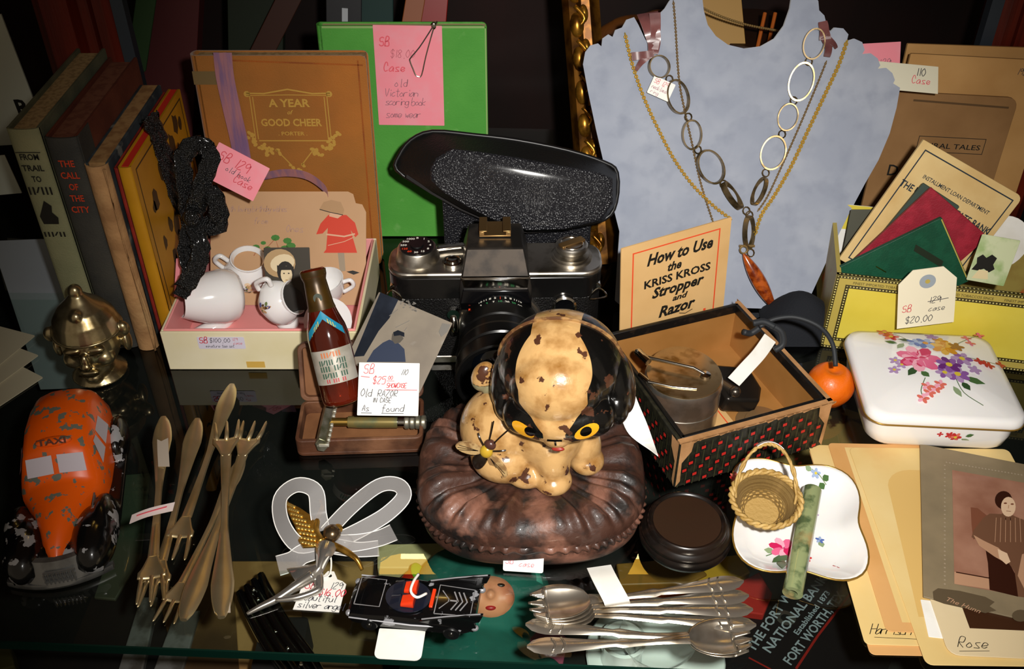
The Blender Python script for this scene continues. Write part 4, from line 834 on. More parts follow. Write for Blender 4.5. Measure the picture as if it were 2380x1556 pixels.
for sx, nm in ((-1, 'eye'), (1, 'eye')):
    ex, ez = sx*.0172, -.0125
    mb = MB()
    def patch(cx, cz, rx2, rz2, d, m, a=0.0, n=18):
        ctr = [(0, 0)]+[(rx2*cos(t)*cos(a)-rz2*sin(t)*sin(a), rx2*cos(t)*sin(a)+rz2*sin(t)*cos(a)) for t in [2*PI*k/n for k in range(n)]]
        v = [HP(cx+p[0], head_surf(cx+p[0], cz+p[1])-d, cz+p[1]) for p in ctr]
        mb.add(v, [(0, k+1, (k+1) % n+1) for k in range(n)], m)
    patch(ex, ez, .0066, .0046, .0005, YE, sx*.35); patch(ex-sx*.0022+.002, ez+.0012, .0030, .0030, .0010, EK)
    mb.build(nm, dk, smooth=180, label='yellow painted eye with black pupil')
mb = MB()
for (a, b, c, d) in ((-.0040, -.0168, .0040, -.0168), (0, -.0168, .0002, -.0205)):
    mb.tube([HP(a+(c-a)*k/5, head_surf(a+(c-a)*k/5, b+(d-b)*k/5)-.0001, b+(d-b)*k/5) for k in range(6)], .0006, 6)
mb.build('nose_mark', dk, EK)
mb = MB(); mb.ball(HP(.001, head_surf(.001, -.0245)-.0002, -.0248), (.0036, .0013, .0013), R=Rh); mb.build('tongue', dk, mat('red_tongue', '#8c2a20', .35))
# ribbon bow behind its neck
mb = MB()
for c, r, R in (((-.0280, .010, .0875), (.0070, .0060, .0105), ry(.3)), ((-.0195, .009, .0800), (.0080, .0060, .0075), None), ((-.0145, .000, .0790), (.0065, .0060, .0095), ry(-.4)), ((-.0255, .010, .083), (.005, .005, .010), None)): mb.ball(c, r, None, None, 20, 12, R)
me = fuse(mb, .0009, 3, lambda p: 2.0 if p.z < .0845 or p.x > -.022 else 0.0); obj('neck_bow', me, dk, DOG, label='worn grey-green bow at the neck')
# bee on the flank
dO = dk.matrix_basis.translation
def on_ball(px, py, c, r):                       # where the line of sight meets a round flank, with its normal
    d = _ray(px, py); o = Vector((0, 0, CAM_H))-dO-Vector(c); D = Vector((d.x/r[0], d.y/r[1], d.z/r[2])); E = Vector((o.x/r[0], o.y/r[1], o.z/r[2]))
    a, b, cc = D.dot(D), 2*D.dot(E), E.dot(E)-1; t = (-b-sqrt(max(0, b*b-4*a*cc)))/(2*a); p = o+d*t
    return p+Vector(c), Vector((p.x/r[0]**2, p.y/r[1]**2, p.z/r[2]**2)).normalized()
bp, nb_ = on_ball(1132, 1048, (-.0155, .003, .054), (.0270, .0255, .0265))
ub = Vector((.45, .25, .8)); ub = (ub-nb_*ub.dot(nb_)).normalized(); Fb = FR(bp+nb_*.0012, ub.cross(nb_), ub) @ Matrix.Scale(1.35, 4)
bee = bpy.data.objects.new('bee', None); COL.objects.link(bee); bee.parent = dk; bee.matrix_basis = Fb; bee['label'] = 'relief bee with open wings on the flank'
BK = mat('bee_black', '#1a120c', .3); BG = mat('bee_yellow', '#b8952a', .35); WG = mat('bee_wing', '#b89a6a', .3, col2='#8a6a44', scale=300)
mb = MB(); mb.ball((-.0005, -.0062, 0), (.0031, .0050, .0022), BK); mb.build('abdomen', bee, smooth=180)
mb = MB(); mb.ball((0, .0005, .0003), (.0029, .0032, .0023), BG); mb.build('thorax', bee, smooth=180)
mb = MB(); mb.ball((0, .0048, .0002), (.0026, .0024, .0020), mat('bee_head', '#4a2c24', .3)); mb.build('bee_head', bee, smooth=180)
for sx in (-1, 1):
    mb = MB(); mb.prism(ell(sx*.0072, -.0030, .0060, .0029, 18, sx*-.45), -.0002, .0010, WG); 
    for k in (-.5, 0, .5): mb.line([(sx*.003, -.001), (sx*.0115, -.0055+k*.003)], .0003, .0011, BK)
    mb.build('wing', bee)
mb = MB()
for sx in (-1, 1):
    for y0, y1 in ((.002, .006), (0, -.003), (-.003, -.010)): mb.tube(catmull([(sx*.002, y0, 0), (sx*.005, (y0+y1)/2+.001, .0005), (sx*.0068, y1, -.0006)], 4), .0004, 5)
    mb.tube(catmull([(sx*.001, .006, .0005), (sx*.002, .011, .0006), (sx*.0035, .0165, 0)], 4), .0003, 5)
mb.build('legs_and_feelers', bee, BK)
stF = FR(G(1169, 1322, .001), G(1262, 1328, .001)-G(1169, 1322, .001), (0, .55, 1)); stF.translation.y -= .0015
st = thing('price_sticker', 'white price sticker at the front foot of the iron cushion', 'tag', stF); sw = (G(1262, 1328)-G(1169, 1322)).length
mb = MB(); mb.prism(rrect(sw, .0105, .0012, 3, 0, 0), 0, .0003); mb.build('paper', st, PAPER_W)
mb = MB(); pen(mb, 'SB', .0012, .0045, .0042, MATS['faded_red_ink'], .0004); pen(mb, 'case', .009, .0032, .0036, MATS['faded_red_ink'], .0004); mb.build('handwriting', st)
# ------------------------------------------------------------------ grey velvet necklace bust
VELV = mat('grey_velvet', '#969dad', .95, col2='#a8aebb', scale=28, lo=.4, hi=.75, sheen=.6, col3='#8b92a3', scale3=60, lo3=.5, hi3=.8)
bo_ = Vector((0, .6185, .0012)); bn = Vector((0, -.93, .36)).normalized()      # leaning back
def BP(px, py, d=0.0): return PP(px, py, bo_+bn*d, bn)
outl = [(1430, 700), (1436, 600), (1440, 540), (1425, 480), (1408, 400), (1385, 300), (1366, 210), (1355, 150), (1360, 122), (1372, 106), (1390, 101), (1398, 108), (1400, 90), (1414, 80), (1424, 86), (1430, 70), (1446, 64), (1456, 46), (1474, 40), (1484, 58), (1500, 92), (1516, 112), (1530, 95), (1532, 60), (1530, 35), (1545, 20), (1556, 2), (1572, -14), (1592, -24), (1614, -24), (1632, -8),
        (1636, 25), (1645, 58), (1664, 84), (1692, 104), (1730, 113), (1768, 108), (1800, 90), (1822, 60), (1836, 20), (1840, -6), (1862, -20), (1888, -12), (1902, 2), (1904, 24), (1916, 36), (1922, 60), (1930, 74), (1940, 64), (1960, 66), (1972, 80), (1968, 96), (1986, 90), (2004, 98), (2010, 116), (2004, 126), (2024, 124), (2040, 136), (2046, 152), (2040, 160), (2060, 158), (2074, 170), (2080, 186), (2076, 194), (2092, 204), (2084, 250), (2068, 310), (2042, 372), (2010, 428), (1978, 488), (1944, 556), (1912, 628), (1886, 684), (1872, 708), (1858, 720), (1640, 714), (1470, 716), (1444, 712)]
bF = FR(BP(1650, 716), (1, 0, 0), Vector((0, .36, .93))); iB = bF.inverted()
bu = thing('necklace_bust', 'grey velvet bust-shaped necklace stand leaning at the back', 'display stand', bF)
o2 = [(iB @ BP(x, y)) for x, y in outl]; o2 = [(p.x, p.y) for p in o2]
bm = bmesh.new(); vs = [bm.verts.new((x, y, 0)) for x, y in o2]; bm.faces.new(vs); bmesh.ops.triangulate(bm, faces=bm.faces[:]); 
me = bpy.data.meshes.new('panel'); bm.to_mesh(me); bm.free()
po = obj('velvet_panel', me, bu, VELV); md = po.modifiers.new('s', 'SOLIDIFY'); md.thickness = .003; md.offset = -1 if me.polygons[0].normal.z > 0 else 1
mb = MB(); mb.loft([[(x, y, z) for x, y in ((-.02, 0), (.02, 0))]+[(x, y+.001, z) for x, y in ((.02, .0), (-.02, .0))] for z in (0, 0)], None, False) if False else None
mb.prism([(-.025, .12), (.045, .12), (.05, .0), (-.03, .0)], -.0065, -.0045, None, T(0, 0, 0)); mb.build('easel_leg', bu, mat('grey_board', '#5a5c60', .9))
def IB(px, py, d=.0): p = iB @ BP(px, py, d); return p
NB = lambda: thing
# ring-link necklace
RNG = mat('antique_brass_ring', '#a08a66', .32, .85, col2='#6a5a3c', scale=120)
nk = thing('ring_necklace', 'necklace of flat oval metal rings with mauve ribbon ties', 'necklace', bF)
def oval(cx, cy, rx, ry, a, tilt=0.0, nm='ring_link', d=.0035):
    c = IB(cx, cy, d); s = 1/3270.0
    q = MB(); N = 30; ro, ri_ = [], []
    rings = []
    X = Matrix.Translation(c) @ Matrix.Rotation(-a, 4, 'Z') @ Matrix.Rotation(tilt, 4, 'Y')
    for k in range(N):
        t = 2*PI*k/N; p = Vector((rx*s*cos(t), ry*s*sin(t), 0)); e = .90
        rings.append([(p.x, p.y, -.0022), (p.x, p.y, .0022), (p.x*e, p.y*e, .0022), (p.x*e, p.y*e, -.0022)])
    q.loft(rings, None, False, True, X, loop=True); q.build(nm, nk, RNG, smooth=35)
L = [(1532, 155, 25, 27, -.6, .2), (1575, 225, 27, 42, -.35, .25), (1608, 313, 24, 36, -.1, .1), (1652, 388, 31, 45, -.55, .2), (1702, 455, 16, 40, -.65, 1.0), (1765, 445, 14, 36, .35, -.9), (1797, 355, 30, 42, .2, -.2), (1831, 272, 24, 33, .15, -.15), (1862, 190, 29, 46, .2, -.2), (1891, 102, 25, 36, .15, -.1), (1741, 540, 15, 42, -.05, .6)]
for l in L: oval(*l)
for (x, y) in ((1556, 184), (1600, 272), (1622, 348), (1682, 428), (1735, 490), (1780, 402), (1818, 312), (1845, 234), (1880, 143), (1742, 500), (1745, 588)): mb = MB(); mb.tube([IB(x+8*cos(t), y+9*sin(t), .0040) for t in [2*PI*k/10 for k in range(10)]], .0005, 5, closed=True); mb.build('jump_ring', nk, RNG)
SATN = mat('mauve_satin', '#7e4a48', .3, col2='#5a3030', scale=40, lo=.4, hi=.6, sheen=.4, coat=.2)
def sat(pts, w, nm):
    q = MB(); P = catmull([IB(x, y, d) for x, y, d in pts], 5); N = len(P); wv = []
    for i in range(N): dd = (P[min(i+1, N-1)]-P[max(i-1, 0)]); sd = Vector((-dd.y, dd.x, 0)).normalized(); ww = w[0]+(w[1]-w[0])*i/(N-1); wv.append(sd*ww+Vector((0, 0, ww*.25*sin(i*.9))))
    q.strip(P, wv, .0005); q.build(nm, nk, SATN, smooth=80)
sat([(1505, 30, -.004), (1512, 60, .003), (1520, 95, .004), (1518, 125, .005)], (.0075, .0035), 'ribbon_tie'); sat([(1522, 30, .002), (1524, 70, .004), (1520, 115, .005)], (.004, .003), 'ribbon_fold'); sat([(1520, 124, .005), (1495, 128, .005), (1468, 132, .004)], (.0022, .0030), 'ribbon_end'); sat([(1510, 126, .005), (1490, 145, .004), (1478, 164, .003)], (.003, .0012), 'ribbon_end')
sat([(1912, 50, .003), (1916, 70, .005), (1918, 92, .006)], (.003, .004), 'ribbon_tie'); sat([(1918, 84, .006), (1926, 110, .005), (1922, 132, .004)], (.0032, .0022), 'ribbon_end'); sat([(1918, 84, .006), (1938, 102, .005), (1944, 112, .003)], (.0024, .001), 'ribbon_end')
# gold chains
def chain(nm, label, pts, r, m, step=.0016, tw=True):
    o = thing(nm, label, 'necklace', bF); P = catmull([IB(x, y, .0022) for x, y in pts], 10); q = MB(); acc = 0; last = P[0]; k = 0
    for a, b in zip(P, P[1:]):
        d = b-a; Ln = d.length; u = d.normalized(); t = (step-acc)
        while t <= Ln:
            c = a+u*t; sd = Vector((-u.y, u.x, 0)); zz = Vector((0, 0, 1)); w = sd if k % 2 else zz
            q.tube([c+u*step*.75*cos(s)+w*r*sin(s) for s in [2*PI*j/6 for j in range(6)]], r*.42, 4, closed=True); k += 1; t += step
        acc = (acc+Ln) % step
    q.build('chain_links', o, m, smooth=60); return o
GCH = mat('bright_gold', '#e8c050', .25, .6); GCD = mat('dull_gold', '#a88a58', .3, .6)
c1 = chain('gold_chain', 'bright gold rope chain hanging nearest the right shoulder of the bust', [(1970, 92), (1950, 150), (1920, 215), (1880, 300), (1840, 385), (1800, 455), (1770, 500), (1755, 545)], .0012, GCH)
c2 = chain('gold_chain', 'gold rope chain running down the left side of the bust', [(1452, 75), (1470, 150), (1500, 235), (1540, 320), (1570, 375), (1610, 430), (1660, 480), (1700, 510)], .0010, GCH)
c3 = chain('fine_chain', 'very fine dull gold chain falling straight from the neck of the bust', [(1565, 0), (1570, 60), (1578, 180), (1590, 250), (1610, 340), (1630, 430), (1662, 530)], .00065, GCD, .0012)
c4 = chain('fine_chain', 'fine dull gold chain crossing between the ring links and the bright chain', [(1922, 140), (1900, 195), (1862, 285), (1820, 380), (1785, 455), (1762, 490)], .00065, GCD, .0012)
# amber pendant
am = thing('amber_pendant', 'long amber coloured oval pendant hanging low on the bust', 'pendant', bF)
pa = IB(1728, 590, .006); pb = IB(1800, 718, .010)
ax = (pb-pa); q = MB(); Ln = ax.length; u = ax.normalized(); sd = Vector((-u.y, u.x, 0)).normalized(); nn = u.cross(sd)
rings = []
for k in range(17):
    t = k/16; w = .0055*sin(PI*min(1, max(0, t*.96+.02)))**.7; rings.append([pa+ax*t+sd*w*cos(s)*1.0+nn*w*.75*sin(s) for s in [2*PI*j/14 for j in range(14)]])
q.loft(rings); q.build('amber_stone', am, mat('amber', '#b2541c', .2, col2='#6a2408', scale=160, lo=.4, hi=.6, coat=.7), smooth=70)
q = MB(); q.tube([pa+Vector((.0028*cos(s), .0028*sin(s)+.003, 0)) for s in [2*PI*j/14 for j in range(14)]], .0007, 6, closed=True); q.tube([IB(1718+k*12, 572, .004) for k in range(4)], .0010, 6); q.build('pendant_ring', am, GCD)
tg = thing('jewellery_tag', 'small white price tag hanging among the ring links', 'tag', FR(BP(1503, 215, .006), BP(1550, 236, .006)-BP(1503, 215, .006), Vector((0.05, .36, .93))))
w = (BP(1552, 237, .006)-BP(1503, 215, .006)).length
mb = MB(); mb.prism(rrect(w, .0130, .0006, 2, 0, 0), 0, .0003); mb.build('paper', tg, PAPER_W)
mb = MB(); pen(mb, 'SB 129', .0015, .0085, .0034, INK_R, .0004); pen(mb, 'necklace', .0015, .0045, .0030, FAD, .0004, sp=.8); pen(mb, 'ring', .002, .0012, .0028, FAD, .0004); mb.build('handwriting', tg)

# ------------------------------------------------------------------ plaid box with razor stropper
fc = Vector((.1015, .432, .0004)); rotb = atan2(.037, .0995)
pb_ = thing('plaid_box', 'small open box papered in dark plaid with red dashes, worn corners', 'box', T(fc.x, fc.y, fc.z, rotb)); PW_, PD_, PH_ = .107, .114, .0400
PLD = mat('plaid_paper', '#1d1c14', .45, col2='#2a281c', scale=200, stretch=(1, 1, 1)); TANB = mat('raw_card', '#b98a5c', .75, col2='#a07448', scale=60, lo=.4, hi=.6, bump=.2, bscale=500); BKE = mat('box_black_edge', '#121110', .35, col2='#241c16', scale=150, lo=.55, hi=.65); BIN = mat('box_inside', '#a8763e', .55, col2='#96662f', scale=24, lo=.35, hi=.7)
t_ = .0025
mb = MB()
for (x0, x1, y0, y1) in ((0, PW_, 0, t_), (0, PW_, PD_-t_, PD_), (0, t_, t_, PD_-t_), (PW_-t_, PW_, t_, PD_-t_)): mb.box(x0, x1, y0, y1, 0, PH_-.001)
mb.build('outer_wall', pb_, PLD, bevel=.0008)
mb = MB(); mb.box(t_, PW_-t_, t_, PD_-t_, 0, .0025)
for (x0, x1, y0, y1) in ((t_, PW_-t_, t_, t_+.0008), (t_, PW_-t_, PD_-t_-.0008, PD_-t_), (t_, t_+.0008, t_, PD_-t_), (PW_-t_-.0008, PW_-t_, t_, PD_-t_)): mb.box(x0, x1, y0, y1, .0025, PH_-.006)
mb.build('inner_lining', pb_, BIN)
mb = MB()
for (x0, x1, y0, y1) in ((t_, PW_-t_, t_-.0002, t_+.0022), (t_, PW_-t_, PD_-t_-.0022, PD_-t_), (t_-.0002, t_+.0022, t_, PD_-t_), (PW_-t_-.0022, PW_-t_+.0002, t_, PD_-t_)): mb.box(x0, x1, y0, y1, PH_-.0065, PH_+.0004)
mb.build('black_rim', pb_, BKE, bevel=.0004)
mb = MB(); TW = random.Random(9)
def worn(F, Ln):
    k = 0.0
    while k < Ln:
        s = TW.uniform(.004, .010); h = TW.uniform(.0012, .0035); mb.flat([(k, PH_-.0006), (k+s*.3, PH_-.0005-h), (k+s*.8, PH_-.0004-h*.7), (k+s, PH_-.0006)], 0, TANB, F); mb.rect(k, PH_-.0022, k+s, PH_-.0004, 0, TANB, F); k += s
FRT = FR((0, -.0009, 0), (1, 0, 0), (0, 0, 1)); RGT = FR((PW_+.0009, 0, 0), (0, 1, 0), (0, 0, 1)); LFT = FR((-.0009, PD_, 0), (0, -1, 0), (0, 0, 1))
worn(FRT, PW_); worn(RGT, PD_)
for (F, x, s) in ((FRT, 0, 1), (LFT, PD_, -1), (FRT, PW_, -1), (RGT, 0, 1)): mb.flat([(x, .002), (x+s*.0028, .006), (x+s*.0022, .022), (x+s*.008, .030), (x+s*.009, .0385), (x, .0390)], .0001, TANB, F)
mb.box(-.0008, PW_+.0008, -.0008, t_, PH_-.0012, PH_+.0001, TANB); mb.box(PW_-t_, PW_+.0008, 0, PD_, PH_-.0012, PH_+.0001, TANB); mb.build('worn_edges', pb_)
mb = MB(); RD = mat('plaid_red', '#c0241c', .5); GLN = mat('plaid_line', '#0c0e0a', .5); GL2 = mat('plaid_green', '#34341f', .5)
for F, Ln in ((FRT, PW_), (RGT, PD_), (LFT, PD_)):
    for i in range(int(Ln/.0115)+3):
        for j in range(6):
            x = i*.0115+(j % 3)*.0038-.004; y = .0025+j*.0054
            if .003 < x < Ln-.005 and y < .033 and not ((x < .010 or x > Ln-.012) and y > .020):
                mb.flat([(x-.0008, y-.0010), (x+.0038, y-.0004), (x+.0036, y+.0037), (x-.0010, y+.0031)], .00006, GLN, F); mb.flat([(x, y), (x+.0028, y+.0004), (x+.0026, y+.0028), (x-.0002, y+.0024)], .00012, RD, F)
    for i in range(int(Ln/.0052)): x = i*.0052+.001; mb.rect(x, .001, x+.0008, .035, .00003, GL2, F)
mb.build('plaid_print', pb_)
BXM = pb_.matrix_basis
# instruction booklet standing at the back of the box
a = PY(1462, 800, .5465); kF = FR(Vector((.0760, .5455, .0035)), Vector((.0775, .0350, .0028)), (-.0, .05, 1))
kb = thing('instruction_booklet', 'cream booklet titled How to Use the Kriss Kross Stropper and Razor', 'booklet', kF); kw, kh = .0855, .1000
mb = MB(); mb.prism(rrect(kw, kh, .0005, 2, 0, 0), 0, .0010); mb.build('cover_sheet', kb, mat('booklet_paper', '#ddb57c', .55, col2='#d0a66c', scale=22, lo=.35, hi=.7))
mb = MB(); OR = mat('orange_rule', '#e2502a', .5); z = .0012
mb.frame(.0085, .006, kw-.0085, kh-.006, .0010, z, OR)
SH = dict(z=z, bold=.035, shear=.28, align='c')
cxx = kw/2+.003
mb.text('How to Use', cxx, kh-.0195, .0125, INK_B, width=.052, **SH); mb.text('the', cxx-.004, kh-.0285, .0095, INK_B, width=.011, **SH); mb.text('KRISS KROSS', cxx-.001, kh-.0375, .0088, INK_B, z=z, bold=.03, align='c', width=.053); mb.text('Stropper', cxx, kh-.0475, .0115, INK_B, width=.042, **SH); mb.text('and', cxx+.002, kh-.0548, .0065, INK_B, width=.0125, **SH); mb.text('Razor', cxx, kh-.0655, .0125, INK_B, width=.030, **SH)
mb.line([(cxx+.002, kh-.0672), (cxx+.007, kh-.0690), (cxx+.013, kh-.0672)], .0006, z, INK_B)
for k, s in enumerate(('Rhodes Mfg Co Sole Makers of Stropper', 'Fully protected by patents in U.S. Canada', 'Great Britain and France Made by Rhodes', 'Manufacturing Company Saint Louis U.S.A.')): mb.text(s, cxx, kh-.0728-k*.0030, .0022, INK_B, z=z, align='c', width=.044-.004*(k % 2))
for x in (.0165, kw-.0165): mb.rect(x-.001, kh-.083, x+.001, kh-.070, z, OR)
mb.build('cover_print', kb)
# strop machine: drum with rounded-triangle lid and crank bar
so = thing('razor_stropper', 'nickel plated stropping machine with flat lid and folding bar', 'stropper', BXM @ T(.0330, .058, .0028, -rotb, 0, 0, .94))
def egg(f): 
    return [(f*.0265*cos(t)*(1-.10*sin(t)), f*.0285*sin(t)*(1.0)) for t in [2*PI*k/40 for k in range(40)]]
mb = MB(); mb.loft([[(x, y, z) for x, y in egg(f)] for f, z in ((.98, 0), (1, .001), (1, .0165), (.985, .0168), (.985, .0174), (1, .0178), (1, .0335), (1.015, .0340), (1.015, .0365), (.99, .0385))]); mb.build('drum', so, STEEL, smooth=30)
mb = MB(); mb.loft([[(x, y, z) for x, y in egg(f)] for f, z in ((.985, .0384), (.97, .0398), (.80, .0402))]); mb.build('lid', so, mat('brassy_lid', '#c4a67a', .25, .9, col2='#8a6a3c', scale=90, lo=.5, hi=.65), smooth=30)
mb = MB(); mb.tube([(-.026, .010, .0445), (-.012, .004, .0452), (.006, -.002, .0445), (.013, -.006, .0425)], [.0016, .0013, .0012, .0010], 8); mb.build('crank_bar', so, CHROME, smooth=60)
mb = MB(); mb.tube([(-.030, .016, .043), (-.0285, .012, .044), (-.024, .006, .043)], .0030, 12); mb.ball((-.0300, .0165, .0428), .0032); mb.build('crank_knob', so, CHROME, smooth=60)
mb = MB(); mb.tube([(-.031, -.004, .040), (-.026, -.012, .040)], .0022, 10); mb.tube([(-.026, -.012, .0405), (-.010, -.0175, .0405), (.006, -.0195, .0405)], .0012, 8); mb.build('side_clip', so, CHROME, smooth=60)
mb = MB(); mb.lathe([(0, 0), (.0042, 0), (.0036, .0022), (0, .003)], 16); mb.build('pivot_nut', so, CHROME, M=T(.014, -.006, .0400))
# dark razor with paper slip tag, loose disc
dr = thing('hoe_razor', 'dark steel razor head lying in the plaid box beside the stropper', 'razor', BXM @ T(.074, .060, .0045, -.1))
mb = MB(); mb.prism([(-.014, -.016), (.010, -.018), (.017, -.006), (.016, .014), (-.010, .017), (-.016, .004)], .000, .013, None, T(0, 0, .001, 0, .12, .2)); mb.build('razor_head', dr, mat('dark_steel', '#2a2622', .3, .6), bevel=.0022)
mb = MB(); mb.tube([(-.012, .010, .012), (-.006, -.012, .016)], .0035, 10); mb.ball((-.005, -.014, .0165), .0040); mb.build('bent_neck', dr, mat('grey_steel', '#6e675e', .25, .9), smooth=60)
wt = thing('paper_slip', 'folded white paper slip tied to the dark razor in the plaid box', 'tag', (0, 0, 0))
pts = catmull([PY(1705, 888, .5)+Vector((0, 0, .0)), PY(1735, 855, .505), PY(1765, 822, .515), PY(1790, 786, .525)], 5)
wt.location = pts[0]; q = MB(); q.strip([p-pts[0] for p in pts], (.0042, .0, -.0036), .0004); q.build('paper', wt, PAPER_W)
dc = thing('metal_disc', 'thin round metal disc lying on the floor of the plaid box', 'disc', BXM @ T(.080, .030, .0028))
mb = MB(); mb.lathe([(0, 0), (.0165, 0), (.0165, .0008), (.011, .0012), (.0105, .0030), (.004, .0034), (0, .0030)], 36); mb.build('disc', dc, mat('pale_disc', '#a8845a', .3, .6), smooth=35)
lf = thing('folded_leaflet', 'second leaf of the leaflet lying flat in the plaid box', 'booklet', BXM @ T(.012, .008, .0027)); mb = MB(); mb.prism(rrect(.052, .07, .0005, 2, 0, 0), 0, .0003); mb.build('sheet', lf, MATS['booklet_paper']); mb = MB(); mb.frame(.004, .004, .048, .066, .0009, .0004, OR); mb.text('HOW TO', .008, .008, .006, INK_B, .0004, .03); mb.build('print', lf)
# white paper curling out between the bank and the box
cp = thing('curled_paper', 'curled white paper slip between the iron dog and the plaid box', 'paper', (0, 0, 0))
A = [PY(1460, 868, .485), PY(1480, 930, .468), PY(1505, 990, .452), PY(1530, 1062, .432)]; Bq = [PY(1425, 910, .478), PY(1440, 960, .462), PY(1462, 1010, .446), PY(1512, 1048, .432)]
A = catmull(A, 6); Bq = catmull(Bq, 6); cp.location = A[0]; mb = MB(); mb.loft([[a-A[0], b-A[0], b-A[0]+Vector((0, .0004, .0003)), a-A[0]+Vector((0, .0004, .0003))] for a, b in zip(A, Bq)]); mb.build('sheet', cp, PAPER_W, smooth=60)
# orange charm on a cord, and dark cloth behind
og = thing('orange_charm', 'small orange fruit shaped charm on a dark cord by the plaid box', 'charm', G(1930, 960)+Vector((0, .012, .0002)))
mb = MB(); R_o = .0160
prof = [(0, .0022), (.006, .0002), (.011, .0030)]+[(R_o*sin(t), .0152-.0152*cos(t)) for t in [PI*(.33+.52*k/10) for k in range(11)]]+[(.0035, .0272), (.0015, .0262), (0, .026)]
mb.lathe(prof, 32, None, T(0, 0, 0, 0, .0, .0), 1.0, 1.0); mb.build('fruit_body', og, mat('orange_skin', '#e0680a', .4, col2='#d25a06', scale=50, bump=.25, bscale=500, coat=.2), smooth=180)
CORD = mat('dark_cord', '#23262a', .6); q = MB(); O = og.matrix_basis.translation
P = catmull([PY(x, y, Y)-O for x, y, Y in ((1942, 852, .492), (1935, 800, .503), (1905, 760, .515), (1850, 738, .523), (1800, 742, .525), (1765, 760, .523))], 6); q.tube(P, .0016, 8); q.build('cord', og, CORD, smooth=180)
q = MB(); 
for pts in (((1765, 762, .523), (1745, 775, .522), (1728, 772, .520)), ((1790, 755, .522), (1815, 770, .52), (1820, 800, .517), (1800, 815, .515)), ((1800, 760, .521), (1775, 748, .523), (1750, 752, .522))): q.tube(catmull([PY(*p)-O for p in pts], 5), .0022, 8)
q.build('cord_knot', og, CORD, smooth=180)
dcl = thing('dark_pouch', 'dark blue cloth pouch slumped behind the orange charm', 'pouch', G(1875, 850)+Vector((.004, .045, 0)))
mb = MB(); mb.grid(lambda u, v: (.030*(u-.5)*2*(1-.15*v), .024*(v-.5)*2, .030*sin(PI*min(1, max(0, u)))**.6*sin(PI*v)**.6+.0015*sin(9*u+7*v)*sin(PI*u)*sin(PI*v)+.0004), 18, 14); mb.build('cloth', dcl, mat('dark_blue_cloth', '#12151c', .9, bump=.5, bscale=800), smooth=180)
# ------------------------------------------------------------------ cigar box with pass books
YBX = mat('yellow_box_paper', '#e2cf52', .4, col2='#d8c242', scale=20, lo=.4, hi=.7); BORD = mat('border_dark', '#3c3418', .4); BORG = mat('border_gold', '#b8a450', .4); BOXIN = mat('box_grey_inside', '#6a655c', .8)
cb0 = G(1905, 806); crot = atan2(-.025, .12)
cg = thing('cigar_box', 'open yellow cigar box with beaded border holding old bank books', 'box', T(cb0.x, cb0.y, .0004, crot)); CW, CD_, CH = .165, .090, .0640
t_ = .003
mb = MB(); mb.box(0, CW, 0, t_, 0, CH, YBX); mb.build('front_panel', cg, bevel=.0005)
SIDEY = mat('cigar_side', '#a5924c', .45, col2='#8a6a34', scale=30, lo=.45, hi=.65, col3='#b85a2a', scale3=60, lo3=.62, hi3=.68)
for nm, (x0, x1, y0, y1) in (('side_panel', (0, t_, t_, CD_)), ('side_panel', (CW-t_, CW, t_, CD_)), ('back_panel', (t_, CW-t_, CD_-t_, CD_))):
    mb = MB(); mb.box(x0, x1, y0, y1, 0, CH); mb.build(nm, cg, SIDEY, bevel=.0005)
mb = MB(); mb.box(t_, CW-t_, t_, CD_-t_, 0, .003); mb.build('bottom_panel', cg, BOXIN)
FC = FR((0, -.0003, 0), (1, 0, 0), (0, 0, 1)); mb = MB()
mb.frame(0, 0, CW, CH, .0075, .0, BORG, FC); mb.frame(.0, .0, CW, CH, .0022, .00012, BORD, FC); mb.frame(.0072, .0072, CW-.0072, CH-.0072, .0028, .0001, BORD, FC)
WD = mat('border_bead', '#d8cc80', .4)
def beads(x0, y0, x1, y1, st):
    n = int(max(abs(x1-x0), abs(y1-y0))/st)
    for k in range(n+1): mb.flat(ell(x0+(x1-x0)*k/n, y0+(y1-y0)*k/n, .00062, .00062, 6), .0002, WD, FC)
for off, st in ((.0011, .0022), (.0086, .0022)): beads(off, CH-off, CW-off, CH-off, st); beads(off, off, CW-off, off, st); beads(off, off, off, CH-off, st); beads(CW-off, off, CW-off, CH-off, st)
for k in range(3): mb.text('FINEST IMPORTED TOBACCOS SINCE', .012+k*.05, CH-.0062, .0030, BORD, .00012, .0, width=.043, X=FC)
mb.build('printed_border', cg)
mb = MB(); EB = .0015
mb.box(0, CW, 0, t_, CH-.0001, CH+.0002, BORD)
for k in range(60): mb.add([((.002+k*.0027)+.0007*cos(t), .0015+.0007*sin(t), CH+.0003) for t in [PI*2*j/6 for j in range(6)]], [tuple(range(6))], WD)
mb.box(0, t_, 0, CD_, CH-.0001, CH+.0002, MATS['border_gold']); mb.build('top_edge_trim', cg)
CM = cg.matrix_basis
# things standing in the box; each sheet is set by two bottom points and its top
def sheet(name, label, cat, F, w, h, th, m, r=.0008, group=None, part='cover'):
    o = thing(name, label, cat, F, group); mb = MB(); mb.prism(rrect(w, h, r, 4, 0, 0), 0, th); mb.build(part, o, m, bevel=min(.0003, th*.3)); return o
def plane3(p_bl, p_br, p_tl): return FR(p_bl, p_br-p_bl, p_tl-p_bl), (p_br-p_bl).length, None
BUF = mat('buff_cover', '#e2c488', .55, col2='#cda768', scale=25, lo=.4, hi=.7)
